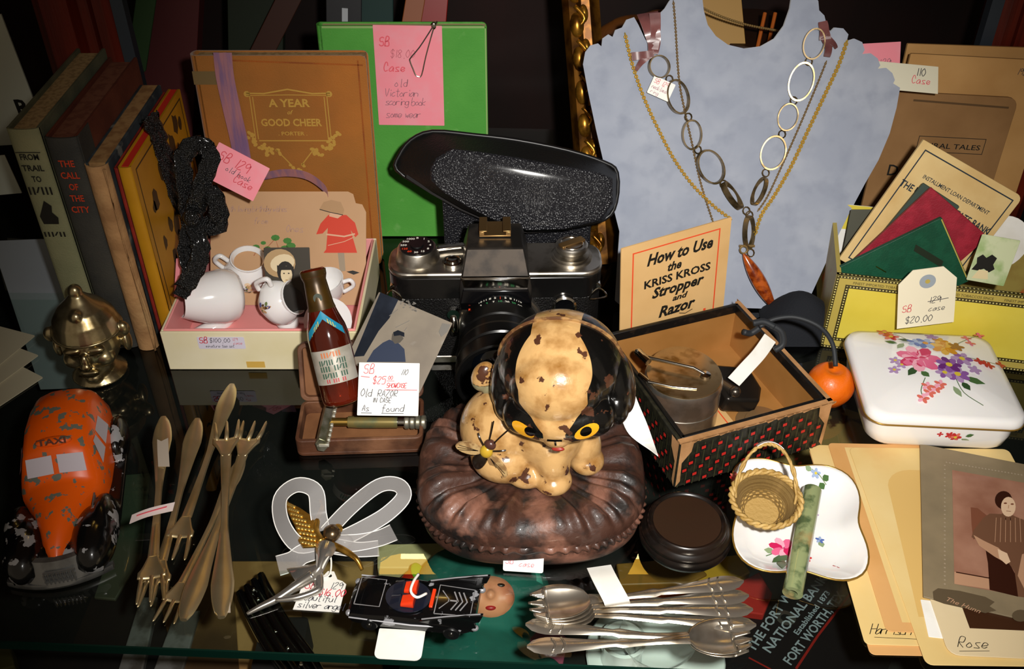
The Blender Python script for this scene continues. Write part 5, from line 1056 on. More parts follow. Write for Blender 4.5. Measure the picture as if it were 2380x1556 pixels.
# installment loan book: leaning, tilted clockwise
Yb = .614
a, c, d = PY(1948, 600, Yb), PY(2110, 306, Yb+.022), PY(2342, 440, Yb+.008)
xv = (d-c); F = FR(a, xv, c-a); w, h = xv.length, (c-a).length
lb = sheet('loan_book', 'buff Installment Loan Department book of a state bank in the cigar box', 'booklet', F, w, h, .0025, BUF, (.0006, .005, .0006, .0006))
mb = MB(); z = .0027; BLN = mat('navy_rule', '#24303a', .5)
mb.frame(.005, .004, w-.0045, h-.005, .0009, z, BLN)
mb.text('INSTALLMENT LOAN DEPARTMENT', w/2+.001, h-.0225, .0042, BLN, z, .01, align='c', width=w*.66); mb.text('THE UNIVERSITY STATE BANK', w/2, h-.0345, .0072, BLN, z, .02, align='c', width=w*.90); mb.text('in account with', w/2, h-.05, .004, BLN, z, .01, align='c', width=w*.3); mb.build('cover_print', lb)
# dark card behind it
c2 = sheet('grey_folder', 'dull grey folder standing behind the buff loan book', 'folder', FR(PY(1955, 598, .634), (1, 0, 0), (.16, .1, 1)), .05, .040, .0015, mat('grey_green_card', '#56564a', .7))
wc = sheet('white_card', 'white card with yellow top edge standing at the left of the cigar box', 'card', FR(PY(1930, 600, .645), (1, -.2, 0), (.02, .1, 1)), .045, .046, .0008, PAPER_W); mb = MB(); mb.rect(.0, .026, .045, .046, .0009, MATS['yellow_box_paper']); mb.build('yellow_band', wc)
GN1 = mat('dark_green_card', '#1f3c2a', .5, col2='#2a4a34', scale=50); CRIM = mat('crimson_cover', '#8c1428', .5, col2='#9c1c30', scale=120, bump=.2, bscale=900); GN2 = mat('deep_green_cover', '#0f4630', .5, col2='#124e36', scale=120, bump=.2, bscale=900)
def tilt_book(name, label, bl, tl, tr, Y0, Y1, Y2, m, th=.003, r=.003, ext=.0):
    a, c, d = PY(*bl, Y0), PY(*tl, Y1), PY(*tr, Y2); F = FR(a, d-c, c-a); return sheet(name, label, 'booklet', F, (d-c).length, (c-a).length, th, m, r), (d-c).length, (c-a).length
g1, w, h = tilt_book('pass_book', 'grey-green pass book peeking out left of the crimson one', (2000, 600), (2130, 415), (2215, 470), .609, .618, .608, mat('sage_cover', '#33443a', .5), .0025, .001)
g2, w, h = tilt_book('pass_book', 'crimson pass book with rounded corners in the cigar box', (1985, 600), (2152, 425), (2284, 540), .602, .608, .594, CRIM, .003, (.004, .004, .0008, .0008))
g3, w, h = tilt_book('pass_book', 'deep green pass book leaning in front of the crimson one', (2255, 650), (1945, 612), (2185, 500), .572, .580, .585, GN2, .003, .001)
# deep green: corner up at (2185,500); set directly from three corners
o = g3
for ch in list(o.children): bpy.data.objects.remove(ch)
a, c, d = PY(1948, 618, .586), PY(2186, 502, .590), PY(2258, 645, .582)
F = FR(a, c-a, (c-d)); o.matrix_basis = F; w = (c-a).length; h = (c-d).length
mb = MB(); mb.prism(rrect(w, h, .0012, 4, 0, -h), 0, .003); mb.build('cover', o, GN2, bevel=.0003)
mb = MB(); mb.rect(w-.0012, -h+.001, w-.0004, -.001, .0032, BORG); mb.flat([(w*.66, -.014), (w*.70, -.010), (w*.86, -.032), (w*.82, -.036)], .0032, mat('stain_brown', '#1f2a1c', .5)); mb.line([(w*.3, -.012), (w*.36, -.020)], .0008, .0033, CHROME); mb.build('cover_marks', o)
# card with a dark animal print at the right, round white card
ac = sheet('animal_card', 'small card printed with a black animal on green grass in the cigar box', 'card', FR(PY(2245, 650, .574), PY(2330, 665, .570)-PY(2245, 650, .574), (.10, .25, 1)), .026, .034, .0006, mat('pale_green_print', '#c8d0a8', .5, col2='#9cb478', scale=60))
mb = MB(); mb.flat([(.001, .008), (.003, .013), (.002, .017), (.005, .020), (.008, .018), (.011, .021), (.015, .019), (.014, .014), (.016, .011), (.013, .008), (.009, .010), (.005, .008)], .0007, mat('print_black', '#15130f', .5)); mb.flat([(.003, .002), (.014, .003), (.012, .009), (.006, .009)], .00075, mat('print_cream', '#e2cfa2', .5)); mb.build('animal_print', ac)
rc_ = thing('white_disc_card', 'round white card standing behind the crimson pass book', 'card', FR(PY(2275, 625, .612), (1, -.1, 0), (0, .1, 1))); mb = MB(); mb.prism(ell(.0085, .022, .021, .022, 32), 0, .0006); mb.build('card_sheet', rc_, PAPER_W)
# manila tag
tF = FR(PY(2084, 764, .5505), PY(2216, 748, .5495)-PY(2084, 764, .5505), PY(2072, 640, .5545)-PY(2084, 764, .5505)); tw = (PY(2216, 748, .5495)-PY(2084, 764, .5505)).length; th_ = .046
mt = thing('string_tag', 'cream manila string tag with grey eyelet hanging on the yellow cigar box', 'tag', tF)
mb = MB(); mb.prism([(0, 0), (tw, 0), (tw, th_*.78), (tw*.76, th_), (tw*.24, th_), (0, th_*.78)], 0, .0005); mb.build('card_sheet', mt, mat('manila', '#ece4c8', .6))
mb = MB(); mb.flat(ell(tw/2, th_*.78, .0054, .0054, 24), .0006, mat('eyelet_grey', '#9aa4ac', .5)); mb.flat(ell(tw/2, th_*.78, .0017, .0017, 14), .0007, BORG); mb.build('eyelet', mt)
mb = MB(); pen(mb, 'SB', .003, .013, .0055, INK_R, .0006); pen(mb, '129', tw*.55, .018, .0050, INK_K, .0006); mb.line([(tw*.52, .0195), (tw*.88, .0205)], .0005, .0006, INK_K); pen(mb, 'case', tw*.54, .0115, .0045, INK_K, .0006); pen(mb, '$20.00', tw*.14, .0035, .0052, INK_K, .0006); mb.build('handwriting', mt)
# folders, brown booklet and notes behind the box
KRAFT = mat('kraft_folder', '#cf9f62', .7, col2='#bd8c50', scale=20, lo=.35, hi=.7); KR2 = mat('brown_booklet', '#9a7246', .7, col2='#8a643a', scale=30, lo=.35, hi=.7)
def up_sheet(name, label, cat, corners, Y0, Y1, th, m, r=.003):
    (blx, bly), (tlx, tly), (trx, try_) = corners; a, c, d = PY(blx, bly, Y0), PY(tlx, tly, Y1), PY(trx, try_, Y1); F = FR(a, d-c, c-a); w, h = (d-c).length, (c-a).length
    return sheet(name, label, cat, F, w, h, th, m, r), w, h
f1, w, h = up_sheet('kraft_folder', 'hindmost tan kraft folder behind the cigar box', 'folder', ((1985, 640), (1985, 108), (2285, 118)), .745, .775, .003, KRAFT, (.001, .005, .001, .001))
f2, w, h = up_sheet('kraft_folder', 'tan kraft folder with torn corner in front of the hindmost one', 'folder', ((1985, 640), (1975, 132), (2318, 150)), .725, .752, .003, KRAFT, (.001, .007, .001, .001))
mb = MB(); mb.flat([(w-.018, h-.030), (w-.003, h-.044), (w-.002, h-.06), (w-.006, h-.07)], .0032, mat('kraft_torn', '#c8a468', .75)); pen(mb, '192', w-.03, h-.012, .005, INK_K, .0032); mb.build('torn_mark', f2)
f3, w, h = up_sheet('rural_tales_booklet', 'brown paper booklet with printed title box behind the loan book', 'booklet', ((1960, 640), (1985, 212), (2285, 228)), .705, .728, .003, KR2, (.001, .008, .001, .001))
mb = MB(); mb.frame(.032, h-.047, w-.016, h-.034, .0005, .0032, INK_B); mb.text('RURAL TALES', .035, h-.0435, .0058, INK_B, .0032, .01, width=w-.054); mb.text('Dona', .014, h-.068, .013, INK_B, .0032, .01); mb.line([(.02, h-.006), (w-.006, h-.008)], .0016, .0032, mat('booklet_wear', '#5e4426', .7)); mb.build('cover_print', f3)
n1, w, h = up_sheet('pink_note', 'pink note sticking up behind the right shoulder of the bust', 'note', ((2000, 205), (2000, 102), (2090, 97)), .722, .735, .0004, PAPER_P, .0003); mb = MB(); pen(mb, '129', w*.45, h*.45, .006, FAD, .0006); mb.build('handwriting', n1)
n2, w, h = up_sheet('white_note', 'white price card marked case behind the right shoulder of the bust', 'note', ((2030, 205), (2035, 142), (2184, 156)), .700, .715, .0004, mat('ivory_paper', '#ece6cc', .6), .0003); mb = MB(); pen(mb, '110', w*.66, h*.60, .006, INK_K, .0006); pen(mb, 'Case', w*.58, h*.30, .006, MATS['faded_red_ink'], .0006); mb.build('handwriting', n2)

# ------------------------------------------------------------------ china trinket box with flower posy
def petal(mb, cx, cy, r, n, cols, zf, rot=0.0, hole=None, X=None, ecc=.62):
    for k in range(n):
        a = rot+2*PI*k/n; mb.add([zf(cx+r*.55*cos(a)+q[0], cy+r*.55*sin(a)+q[1], k*.00002) for q in ell(0, 0, r*.52, r*.52*ecc, 8, a)], [tuple(range(8))], cols[k % len(cols)], X)
    if hole: mb.add([zf(cx+q[0], cy+q[1], .0002) for q in ell(0, 0, r*.28, r*.28, 8)], [tuple(range(8))], hole, X)
def leaf(mb, x0, y0, x1, y1, w, m, zf, X=None):
    d = Vector((x1-x0, y1-y0)); n = Vector((-d.y, d.x)).normalized()*w; P = [(0, 0), (.3, .9), (.6, 1), (1, 0), (.6, -1), (.3, -.9)]
    mb.add([zf(x0+d.x*p[0]+n.x*p[1], y0+d.y*p[0]+n.y*p[1], 0) for p in P], [tuple(range(6))], m, X)
def stem(mb, pts, w, m, zf, X=None):
    P = catmull([(p[0], p[1], 0) for p in pts], 4); L = []; R = []
    for i, p in enumerate(P):
        d = P[min(i+1, len(P)-1)]-P[max(i-1, 0)]; n = Vector((-d.y, d.x, 0)).normalized()*w/2; L.append(p+n); R.append(p-n)
    n = len(P); mb.add([zf(p.x, p.y, 0) for p in L+R], [(n+i, n+i+1, i+1, i) for i in range(n-1)], m, X)
ROSE = [mat('rose_deep', '#c8245a', .2), mat('rose_mid', '#e0668e', .2), mat('rose_pale', '#f0a8bc', .2)]; PURP = [mat('purple_deep', '#6a2c78', .2), mat('purple_mid', '#8c58a0', .2), mat('lilac', '#b090bc', .2)]; ORNG = [mat('ochre_petal', '#d09028', .2), mat('gold_petal', '#dcb050', .2)]; BLUE = [mat('blue_petal', '#5870b0', .2), mat('pale_blue_petal', '#9aaed0', .2)]; REDP = [mat('red_petal', '#c03030', .2), mat('coral_petal', '#dc7060', .2)]; LEAF = [mat('leaf_green', '#4a6a3c', .2), mat('leaf_dark', '#33502e', .2), mat('leaf_pale', '#8ca07a', .2)]; CENT = mat('flower_centre', '#d8c040', .25)
CRIT = T(.2790, .5050, .0004, math.radians(-4))
cbx = thing('china_trinket_box', 'white china trinket box with flower posy on its lid', 'trinket box', CRIT); LWc, LDc = .100, .091
mb = MB(); NP = 14
def rr(f, z, w=LWc, d=LDc, r=.012): return [(x*f, y*f, z) for x, y in rrect(w, d, r, 7)]
mb.loft([rr(.78, 0, r=.014), rr(.82, .0008, r=.014), rr(.90, .006, r=.014), rr(.925, .014, r=.013), rr(.93, .024, r=.013), rr(.90, .0245, r=.013)], None, True); mb.build('base', cbx, WHITE_CH, smooth=60)
def lidz(x, y): return .0315+.0075*(1-(abs(x)/(LWc/2))**2.6)*(1-(abs(y)/(LDc/2))**2.6)
mb = MB(); rings = [rr(.92, .0242), rr(.985, .0248), rr(1.0, .0265), rr(.995, .0285)]
for f in (.97, .9, .8, .66, .5, .3, .1): rings.append([(x*f, y*f, lidz(x*f, y*f)) for x, y in rrect(LWc, LDc, .012, 7)])
mb.loft(rings, None, True); mb.build('lid', cbx, WHITE_CH, smooth=75)
mb = MB(); mb.tube([(x*.998, y*.998, .0256) for x, y in rrect(LWc, LDc, .012, 7)], .0006, 6, closed=True); mb.build('gold_line', cbx, mat('gilt_line', '#a8823a', .3, .6), smooth=180)
zf = lambda x, y, d: (x, y, lidz(x, y)+.0003+d)
# posy placed on the lid in its own plan (x right, y back)
mb = MB(); iM = CRIT.inverted()
def onlid(px, py):
    p = Vector((0, 0, CAM_H)); d = _ray(px, py); best = None
    z = .038
    for _ in range(6):
        q = G(px, py, z); l = iM @ q; z = lidz(l.x, l.y)
    return l.x, l.y
for (a, b, c) in (((2150, 880), (2140, 910), (2150, 930)), ((2220, 880), (2240, 915), (2285, 945)), ((2105, 790), (2080, 780), (2058, 778)), ((2190, 820), (2250, 790), (2270, 783)), ((2230, 830), (2280, 840), (2325, 852))): stem(mb, [onlid(*a), onlid(*b), onlid(*c)], .0005, LEAF[0], zf)
for (p, q, w, k) in (((2085, 800), (2055, 795), .002, 0), ((2120, 795), (2085, 790), .002, 1), ((2130, 855), (2110, 875), .0025, 1), ((2140, 865), (2160, 878), .0025, 0), ((2240, 880), (2290, 895), .003, 0), ((2235, 890), (2255, 910), .0025, 1), ((2100, 800), (2085, 812), .002, 2), ((2215, 900), (2235, 925), .002, 2)): leaf(mb, *onlid(*p), *onlid(*q), w, LEAF[k], zf)
F_ = lambda px, py, r, n, cols, h=None, rot=0.0: petal(mb, *onlid(px, py), r*1.3, n, cols, zf, rot, h)
F_(2135, 835, .0105, 7, [ROSE[1], ROSE[0], ROSE[2]]); F_(2128, 840, .0070, 6, [ROSE[2], ROSE[1]], rot=.4); F_(2130, 845, .0035, 5, [ROSE[0]], rot=.2)
F_(2150, 800, .0055, 6, BLUE, ORNG[0]); F_(2125, 798, .004, 5, BLUE); F_(2165, 785, .0035, 5, [PURP[2]])
F_(2195, 810, .0070, 7, ORNG, None); F_(2185, 795, .004, 5, ORNG); F_(2222, 808, .0042, 5, [mat('brown_petal', '#9a6a34', .25)])
F_(2205, 850, .0062, 7, PURP[:2], CENT); F_(2235, 836, .0056, 6, PURP[1:], CENT); F_(2195, 868, .0045, 6, PURP[1:], CENT); F_(2225, 872, .0060, 7, PURP[1:], CENT, .3); F_(2265, 862, .0035, 5, [PURP[2]])
for (x, y) in ((2055, 775), (2070, 785)): F_(x, y, .0042, 5, REDP, CENT)
for (x, y) in ((2245, 788), (2275, 782), (2255, 800)): F_(x, y, .0028, 4, [REDP[1], ROSE[1]])
for (x, y) in ((2275, 842), (2290, 848), (2300, 852), (2325, 850)): F_(x, y, .0028, 4, [REDP[0]])
for (x, y) in ((2155, 900), (2175, 905), (2160, 915), (2145, 928), (2185, 895)): F_(x, y, .0030, 5, [REDP[1], ROSE[2]])
for (x, y) in ((2080, 840), (2078, 862), (2095, 850)): F_(x, y, .0030, 5, [PURP[2]], CENT)
mb.build('painted_posy', cbx)
# sprig on the base front
mb = MB(); yb = -LDc/2*.925-.0004
FBs = lambda x, z, d: (x, yb-d*.5+(.0 if z > .014 else (.014-z)*.35), z)
petal(mb, .008, .015, .0038, 6, REDP, FBs, 0, CENT); petal(mb, .004, .0165, .0028, 5, [REDP[0]], FBs); leaf(mb, .012, .014, .019, .010, .0016, LEAF[2], FBs); leaf(mb, .014, .016, .019, .018, .0014, LEAF[0], FBs); leaf(mb, .004, .012, .0, .008, .0014, LEAF[2], FBs); petal(mb, -.002, .017, .002, 4, [REDP[0]], FBs)
mb.build('painted_sprig', cbx)

# ------------------------------------------------------------------ fluted china dish with basket and stone tube
DM = T(.1690, .3985, .0004, math.radians(-9)); ds = thing('china_dish', 'white fluted china dish with gold rim and painted flowers', 'dish', DM)
def dout(f, k=72):
    out = []
    for i in range(k):
        t = 2*PI*i/k; c, s = cos(t), sin(t); p = 5.0; R = (abs(c)**p+abs(s)**p)**(-1/p); w = 1+.022*cos(8*t+PI)-.035*cos(4*t)
        out.append((.0375*f*R*c*w, .0440*f*R*s*w))
    return out
mb = MB(); prof = [(.60, 0), (.66, .0004), (.84, .0050), (.97, .0100), (1.0, .0118), (.985, .0124), (.94, .0112), (.80, .0062), (.62, .0026), (.3, .0022), (.05, .0022)]
mb.loft([[(x, y, z) for x, y in dout(f)] for f, z in prof]); mb.build('dish_body', ds, WHITE_CH, smooth=75)
mb = MB(); mb.tube([(x, y, .0121) for x, y in dout(.995)], .0006, 6, closed=True); mb.build('gold_rim', ds, MATS['gilt_line'], smooth=180)
def dz(x, y):
    r = max(abs(x)/.0375, abs(y)/.044); 
    return .0026 if r < .6 else .0026+.0098*((r-.6)/.38)**1.0
zd = lambda x, y, d: (x, y, dz(x, y)+.0004+d)
iD = DM.inverted()
def ond(px, py):
    z = .006
    for _ in range(5): l = iD @ G(px, py, z); z = dz(l.x, l.y)
    return l.x, l.y
mb = MB(); D_ = lambda px, py, r, n, cols, h=None: petal(mb, *ond(px, py), r, n, cols, zd, .2, h)
stem(mb, [ond(1780, 1295), ond(1810, 1285), ond(1840, 1280)], .0006, LEAF[0], zd); stem(mb, [ond(1890, 1215), ond(1880, 1240), ond(1865, 1270)], .0005, LEAF[2], zd); stem(mb, [ond(1885, 1095), ond(1905, 1110), ond(1920, 1130)], .0005, LEAF[2], zd)
for p, q, w, k in (((1830, 1290), (1795, 1310), .0030, 0), ((1815, 1300), (1818, 1325), .0026, 0), ((1800, 1285), (1775, 1280), .0022, 2), ((1912, 1120), (1925, 1110), .002, 0), ((1905, 1125), (1915, 1140), .002, 0), ((1885, 1100), (1870, 1088), .0016, 2), ((1905, 1260), (1912, 1275), .0018, 2), ((1722, 1095), (1730, 1110), .0018, 2)): leaf(mb, *ond(*p), *ond(*q), w, LEAF[k], zd)
D_(1820, 1278, .0080, 7, [ROSE[0], ROSE[1], ROSE[2]]); D_(1816, 1282, .0045, 5, ROSE[:2]); D_(1712, 1120, .0048, 8, REDP, CENT); D_(1710, 1105, .0022, 5, [REDP[1]]); D_(1890, 1200, .0032, 5, [PURP[2]], CENT); D_(1895, 1105, .0030, 5, [BLUE[1]], CENT); D_(1875, 1300, .0028, 5, REDP); D_(1945, 1318, .0026, 4, [REDP[0]]); D_(1905, 1258, .0026, 5, BLUE)
mb.build('painted_flowers', ds)['kind'] = 'stuff'
# woven basket
WICK = mat('wicker', '#bd9c5c', .55, col2='#9c7a3c', scale=120, lo=.4, hi=.65)
bk0 = G(1790, 1235, .012); bkM = Matrix.Translation((bk0.x-.004, bk0.y+.010, .0168)) @ Matrix.Rotation(math.radians(-8), 4, 'Z') @ Matrix.Rotation(math.radians(14), 4, 'X')
bs = thing('wicker_basket', 'tiny woven straw basket with hoop handle sitting in the china dish', 'basket', bkM)
prof = [(.0100, 0), (.0125, .003), (.0150, .007), (.0172, .0115), (.0190, .016)]
def bR(z): 
    for a, c in zip(prof, prof[1:]):
        if a[1] <= z <= c[1]: return a[0]+(c[0]-a[0])*(z-a[1])/(c[1]-a[1])
    return prof[-1][0]
mb = MB()
for j in range(12):
    z = .0006+j*.00135; N = 72; mb.tube([((bR(z)+.00055*(1 if (k//2+j) % 2 else -1))*cos(2*PI*k/N), (bR(z)+.00055*(1 if (k//2+j) % 2 else -1))*sin(2*PI*k/N)*.92, z) for k in range(N)], .00078, 5, closed=True)
o = mb.build('woven_side', bs, WICK, smooth=80)
mb = MB(); mb.lathe([(0, .0002), (.0100, .0002), (.0125, .003), (.0168, .0112), (.0182, .016), (.0176, .016), (.0120, .0036), (.0098, .0012), (0, .0012)], 36, None, None, 1, .92); mb.build('inner_wall', bs, mat('wicker_dark', '#a8884c', .7, col2='#8a6a34', scale=14, lo=.4, hi=.6, stretch=(1, 1, 90), bump=.8, bscale=500))
mb = MB()
for ph in (0, PI): 
    N = 90; mb.tube([((.0195+.0011*cos(14*t+ph))*cos(t), (.0195+.0011*cos(14*t+ph))*sin(t)*.92, .0168+.0011*sin(14*t+ph)) for t in [2*PI*k/N for k in range(N)]], .0012, 5, closed=True)
mb.build('braided_rim', bs, WICK, smooth=80)
mb = MB()
for ph in (0, PI):
    P = []
    for k in range(41): t = PI*k/40; P.append(((.0175+.0007*cos(10*t+ph))*cos(t), .0007*sin(20*t+ph), .014+(.033+.0007*cos(20*t+ph))*sin(t)))
    mb.tube(P, .0009, 5)
HT = Matrix.Translation((0, 0, .014)) @ Matrix.Rotation(math.radians(-52), 4, 'X') @ Matrix.Translation((0, 0, -.014))
mb.build('hoop_handle', bs, WICK, smooth=80, M=HT)
mb = MB(); pts = [( .0175*cos(t)*1.0, 0, .014+.0345*sin(t)) for t in [PI*(.36+.28*k/8) for k in range(9)]]; mb.strip(pts, (0, .0032, 0), .0004); mb.build('paper_band', bs, mat('clear_tape_tag', '#d8d0d0', .25), M=HT, label='pale paper tag wrapped round the handle')
# mottled stone tube lying across the dish
j0, j1 = G(1842, 1380, .0110), G(1888, 1140, .0185)
jd = thing('stone_tube', 'mottled green and brown stone tube lying across the china dish', 'tube', FR(j0, (j1-j0).normalized(), (0, 0, 1)))
Lj = (j1-j0).length; mb = MB(); N = 20; r1, r2 = .0056, .0046
mb.loft([[(x, r1*cos(t), r1*sin(t)) for t in [2*PI*k/N for k in range(N)]] for x in (0, .0006, Lj)]+[], None, False)
mb.loft([[(x, r*cos(t), r*sin(t)) for t in [2*PI*k/N for k in range(N)]] for x, r in ((Lj, r1), (Lj, r2*.6), (.003, r2*.6), (0, r2*.6), (0, r1))], None, False); mb.build('tube_body', jd, mat('moss_stone', '#8a9468', .2, col2='#4c5c3c', scale=110, lo=.48, hi=.62, col3='#a88c5c', scale3=45, lo3=.55, hi3=.68, coat=.7), smooth=40)

# ------------------------------------------------------------------ round black wood stand
wdM = T(.1020, .3900, .0004); ws = thing('wooden_stand', 'round black lacquered wooden stand beside the iron cushion', 'stand')
ws.matrix_basis = wdM; EBON = mat('ebony', '#0f0b09', .3, col2='#1c120d', scale=30, stretch=(1, 6, 1), coat=.2); EBT = mat('ebony_top', '#2a1a10', .42, col2='#2c1a10', scale=40, stretch=(1, 7, 1), lo=.35, hi=.7)
mb = MB(); mb.lathe([(0, 0), (.0225, 0), (.0250, .0010), (.0268, .0040), (.0272, .0070), (.0262, .0086), (.0258, .0094), (.0264, .0104), (.0260, .0124), (.0238, .0138), (.0232, .0148), (.0228, .0176), (.0216, .0184), (.0200, .0178), (.0196, .0168)], 56, None, None, 1, 1, False); mb.build('turned_rim', ws, EBON, smooth=50)
mb = MB(); mb.lathe([(0, .0100), (.0198, .0100), (.0198, .0170), (0, .0170)], 48); mb.build('top_disc', ws, EBT, smooth=40)

# ------------------------------------------------------------------ cabinet cards
z0 = .0003; CAB = mat('cabinet_card', '#dcbc78', .5, col2='#e6cd92', scale=14, lo=.35, hi=.7, col3='#cf9d5c', scale3=9, lo3=.55, hi3=.75); CAB2 = mat('cabinet_edge', '#d6a468', .5, col2='#cc9858', scale=14)
def flatcard(name, label, tl, tr, bl, z, th, m, r=.003, cat='photograph', tilt=0.0):
    a, b, c = G(*bl, z), G(*tl, z), G(*tr, z); F = FR(a, c-b, b-a); w, h = (c-b).length, (b-a).length
    o = thing(name, label, cat, F, 'loose cabinet photographs'); mb = MB(); mb.prism(rrect(w, h, r, 4, 0, 0), 0, th); mb.build('card_mount', o, m, bevel=.0002); return o, w, h
f0, w, h = flatcard('cabinet_card', 'bottom-most cream card peeping out under the stack of cabinet photographs', (1948, 1048), (2185, 1052), (2022, 1524), z0, .0006, CAB2)
f1, w, h = flatcard('cabinet_card', 'cream card back signed Harrison at the left of the photograph stack', (1946, 1040), (2190, 1046), (2010, 1500), z0+.0007, .0006, CAB)
mb = MB(); pen(mb, 'Harrison', .004, .0065, .0068, INK_B, .0008, slant=.5, w=.0004, wob=.15, sp=.66); mb.line([(.006, .0045), (w*.9, .0035)], .0003, .0008, INK_B); mb.build('signature', f1)
f2, w, h = flatcard('cabinet_card', 'cream card with tan borders lying over the signed card', (2100, 1055), (2330, 1060), (2060, 1470), z0+.0014, .0006, CAB2); mb = MB(); mb.rect(.010, .006, w-.01, h-.004, .0007, CAB); mb.build('pale_centre', f2)
f3, w, h = flatcard('cabinet_card', 'tan card with arched cream panel under the seated portrait', (2048, 1046), (2420, 1050), (2152, 1548), z0+.0021, .0006, CAB, .004)
mb = MB(); mb.flat([(w*.05, .03), (w*.9, .03), (w*.9, h-.022)]+[(w*.15+.018+.018*cos(t), h-.038+.018*sin(t)) for t in [PI/2+PI/2*k/6 for k in range(7)]], .0007, mat('card_panel', '#d8b26a', .5)); mb.build('arched_panel', f3)
f4, w, h = flatcard('cabinet_card', 'pale white slip lying under the portrait mount', (2140, 1395), (2185, 1400), (2158, 1482), z0+.0028, .0004, PAPER_W, .0005)
f5, w, h = flatcard('cabinet_card', 'cream card signed Rose under the foot of the portrait mount', (2150, 1375), (2500, 1390), (2205, 1525), z0+.0033, .0006, mat('ivory_card', '#dcc8a0', .5, col2='#e6d6b4', scale=14), .006)
mb = MB(); pen(mb, 'Rose', .006, .005, .0065, INK_B, .0008, slant=.5, w=.0004, wob=.15); mb.line([(.006, .0025), (.022, .0035)], .0003, .0008, INK_B); mb.rect(.016, h*.42, w*.8, h*.80, .0007, mat('sepia_dark', '#3c2212', .4)); mb.build('signature', f5)
MNT = mat('grey_mount', '#8c7c60', .6, col2='#7a6c54', scale=40, lo=.35, hi=.7)
f6, w, h = flatcard('seated_portrait', 'grey mounted sepia photograph of a seated woman in a long dress', (2155, 1038), (2460, 1098), (2145, 1390), z0+.0042, .0010, MNT, .0006)
Mi = f6.matrix_basis.inverted(); zp = z0+.0042+.0012
def Q(px, py): l = Mi @ G(px, py, zp); return (l.x, l.y)
mb = MB(); S = lambda n, c: mat('sepia_'+n, c, .35)
S1, S2, S3, S4, S5, S6 = S('ground', '#96644a'), S('shade', '#7a4a36'), S('dress', '#6e4c38'), S('black', '#33170e'), S('skin', '#dcbc9c'), S('pale', '#b88e70')
mb.flat([Q(2213, 1093), Q(2420, 1130), Q(2420, 1395), Q(2218, 1358)], .0012, mat('sepia_bg', '#a87c66', .3, col2='#8a5c48', scale=40, lo=.35, hi=.7, coat=.2)); 
mb.flat([Q(2218, 1330), Q(2310, 1345), Q(2310, 1372), Q(2218, 1358)], .00125, S6); mb.line([Q(2222, 1331), Q(2300, 1345)], .0008, .0013, S4)
mb.flat([Q(x, y) for x, y in ((2256, 1180), (2272, 1182), (2295, 1200), (2290, 1240), (2262, 1255), (2258, 1220))], .0013, S2)                                   # carved chair back
mb.flat([Q(x, y) for x, y in ((2290, 1275), (2340, 1300), (2362, 1340), (2366, 1388), (2300, 1372), (2296, 1310))], .0013, S4)                                    # chair seat and leg
mb.flat([Q(x, y) for x, y in ((2300, 1195), (2320, 1196), (2345, 1196), (2380, 1210), (2420, 1240), (2420, 1395), (2366, 1388), (2358, 1330), (2330, 1290), (2300, 1270), (2282, 1262), (2258, 1250), (2262, 1235), (2285, 1205))], .0014, S3)   # dress
mb.flat([Q(x, y) for x, y in ((2375, 1290), (2420, 1275), (2420, 1395), (2390, 1390), (2365, 1340))], .0015, S6)                                                   # lighter skirt
for k in range(7): mb.line([Q(2315+k*11, 1205), Q(2312+k*12, 1262)], .0003, .0016, S6)
mb.flat([Q(x, y) for x, y in ((2262, 1245), (2285, 1258), (2320, 1275), (2345, 1300), (2340, 1312), (2310, 1295), (2275, 1270))], .0016, S6)                         # arm
mb.flat([Q(x, y) for x, y in ((2318, 1278), (2340, 1288), (2348, 1308), (2338, 1314), (2322, 1300))], .0017, S5)
mb.flat([Q(2332+20*cos(t), 1164+21*sin(t)) for t in [2*PI*k/20 for k in range(20)]], .0016, S4)                                                                        # hair
mb.flat([Q(2343+17*cos(t), 1180+23*sin(t)) for t in [2*PI*k/20 for k in range(20)]], .0017, S5)
mb.flat([Q(x, y) for x, y in ((2328, 1195), (2356, 1200), (2352, 1212), (2334, 1210))], .0016, S3)
for x, y in ((2336, 1172), (2352, 1174)): mb.flat([Q(x+4*cos(t), y+2*sin(t)) for t in [2*PI*k/8 for k in range(8)]], .0018, S2)
mb.line([Q(2338, 1190), Q(2349, 1191)], .0004, .0018, S2); mb.line([Q(2344, 1176), Q(2343, 1184)], .0004, .0018, S6); mb.build('portrait_print', f6)
mb = MB(); CRT = mat('mount_print', '#5a4c38', .5)
mb.flat([Q(x, y) for x, y in ((2168, 1376), (2180, 1368), (2230, 1374), (2290, 1388), (2312, 1400), (2300, 1410), (2316, 1420), (2290, 1426), (2240, 1414), (2195, 1404), (2170, 1395))], .0012, CRT); mb.text('The Hunn', *Q(2200, 1398), .0045, S6, .0013, .0, shear=.4, rot=-.2)
mb.flat([Q(2372+20*cos(t), 1432+14*sin(t)) for t in [2*PI*k/16 for k in range(16)]], .0012, CRT)
for k in range(30): 
    for (x0, y0, x1, y1) in ((2196, 1082, 2196, 1358), (2200, 1075, 2420, 1112)): mb.flat(ell(*Q(x0+(x1-x0)*k/29, y0+(y1-y0)*k/29), .0006, .0006, 5), .0011, mat('mount_bead', '#a0907a', .5))
mb.build('mount_ornament', f6)
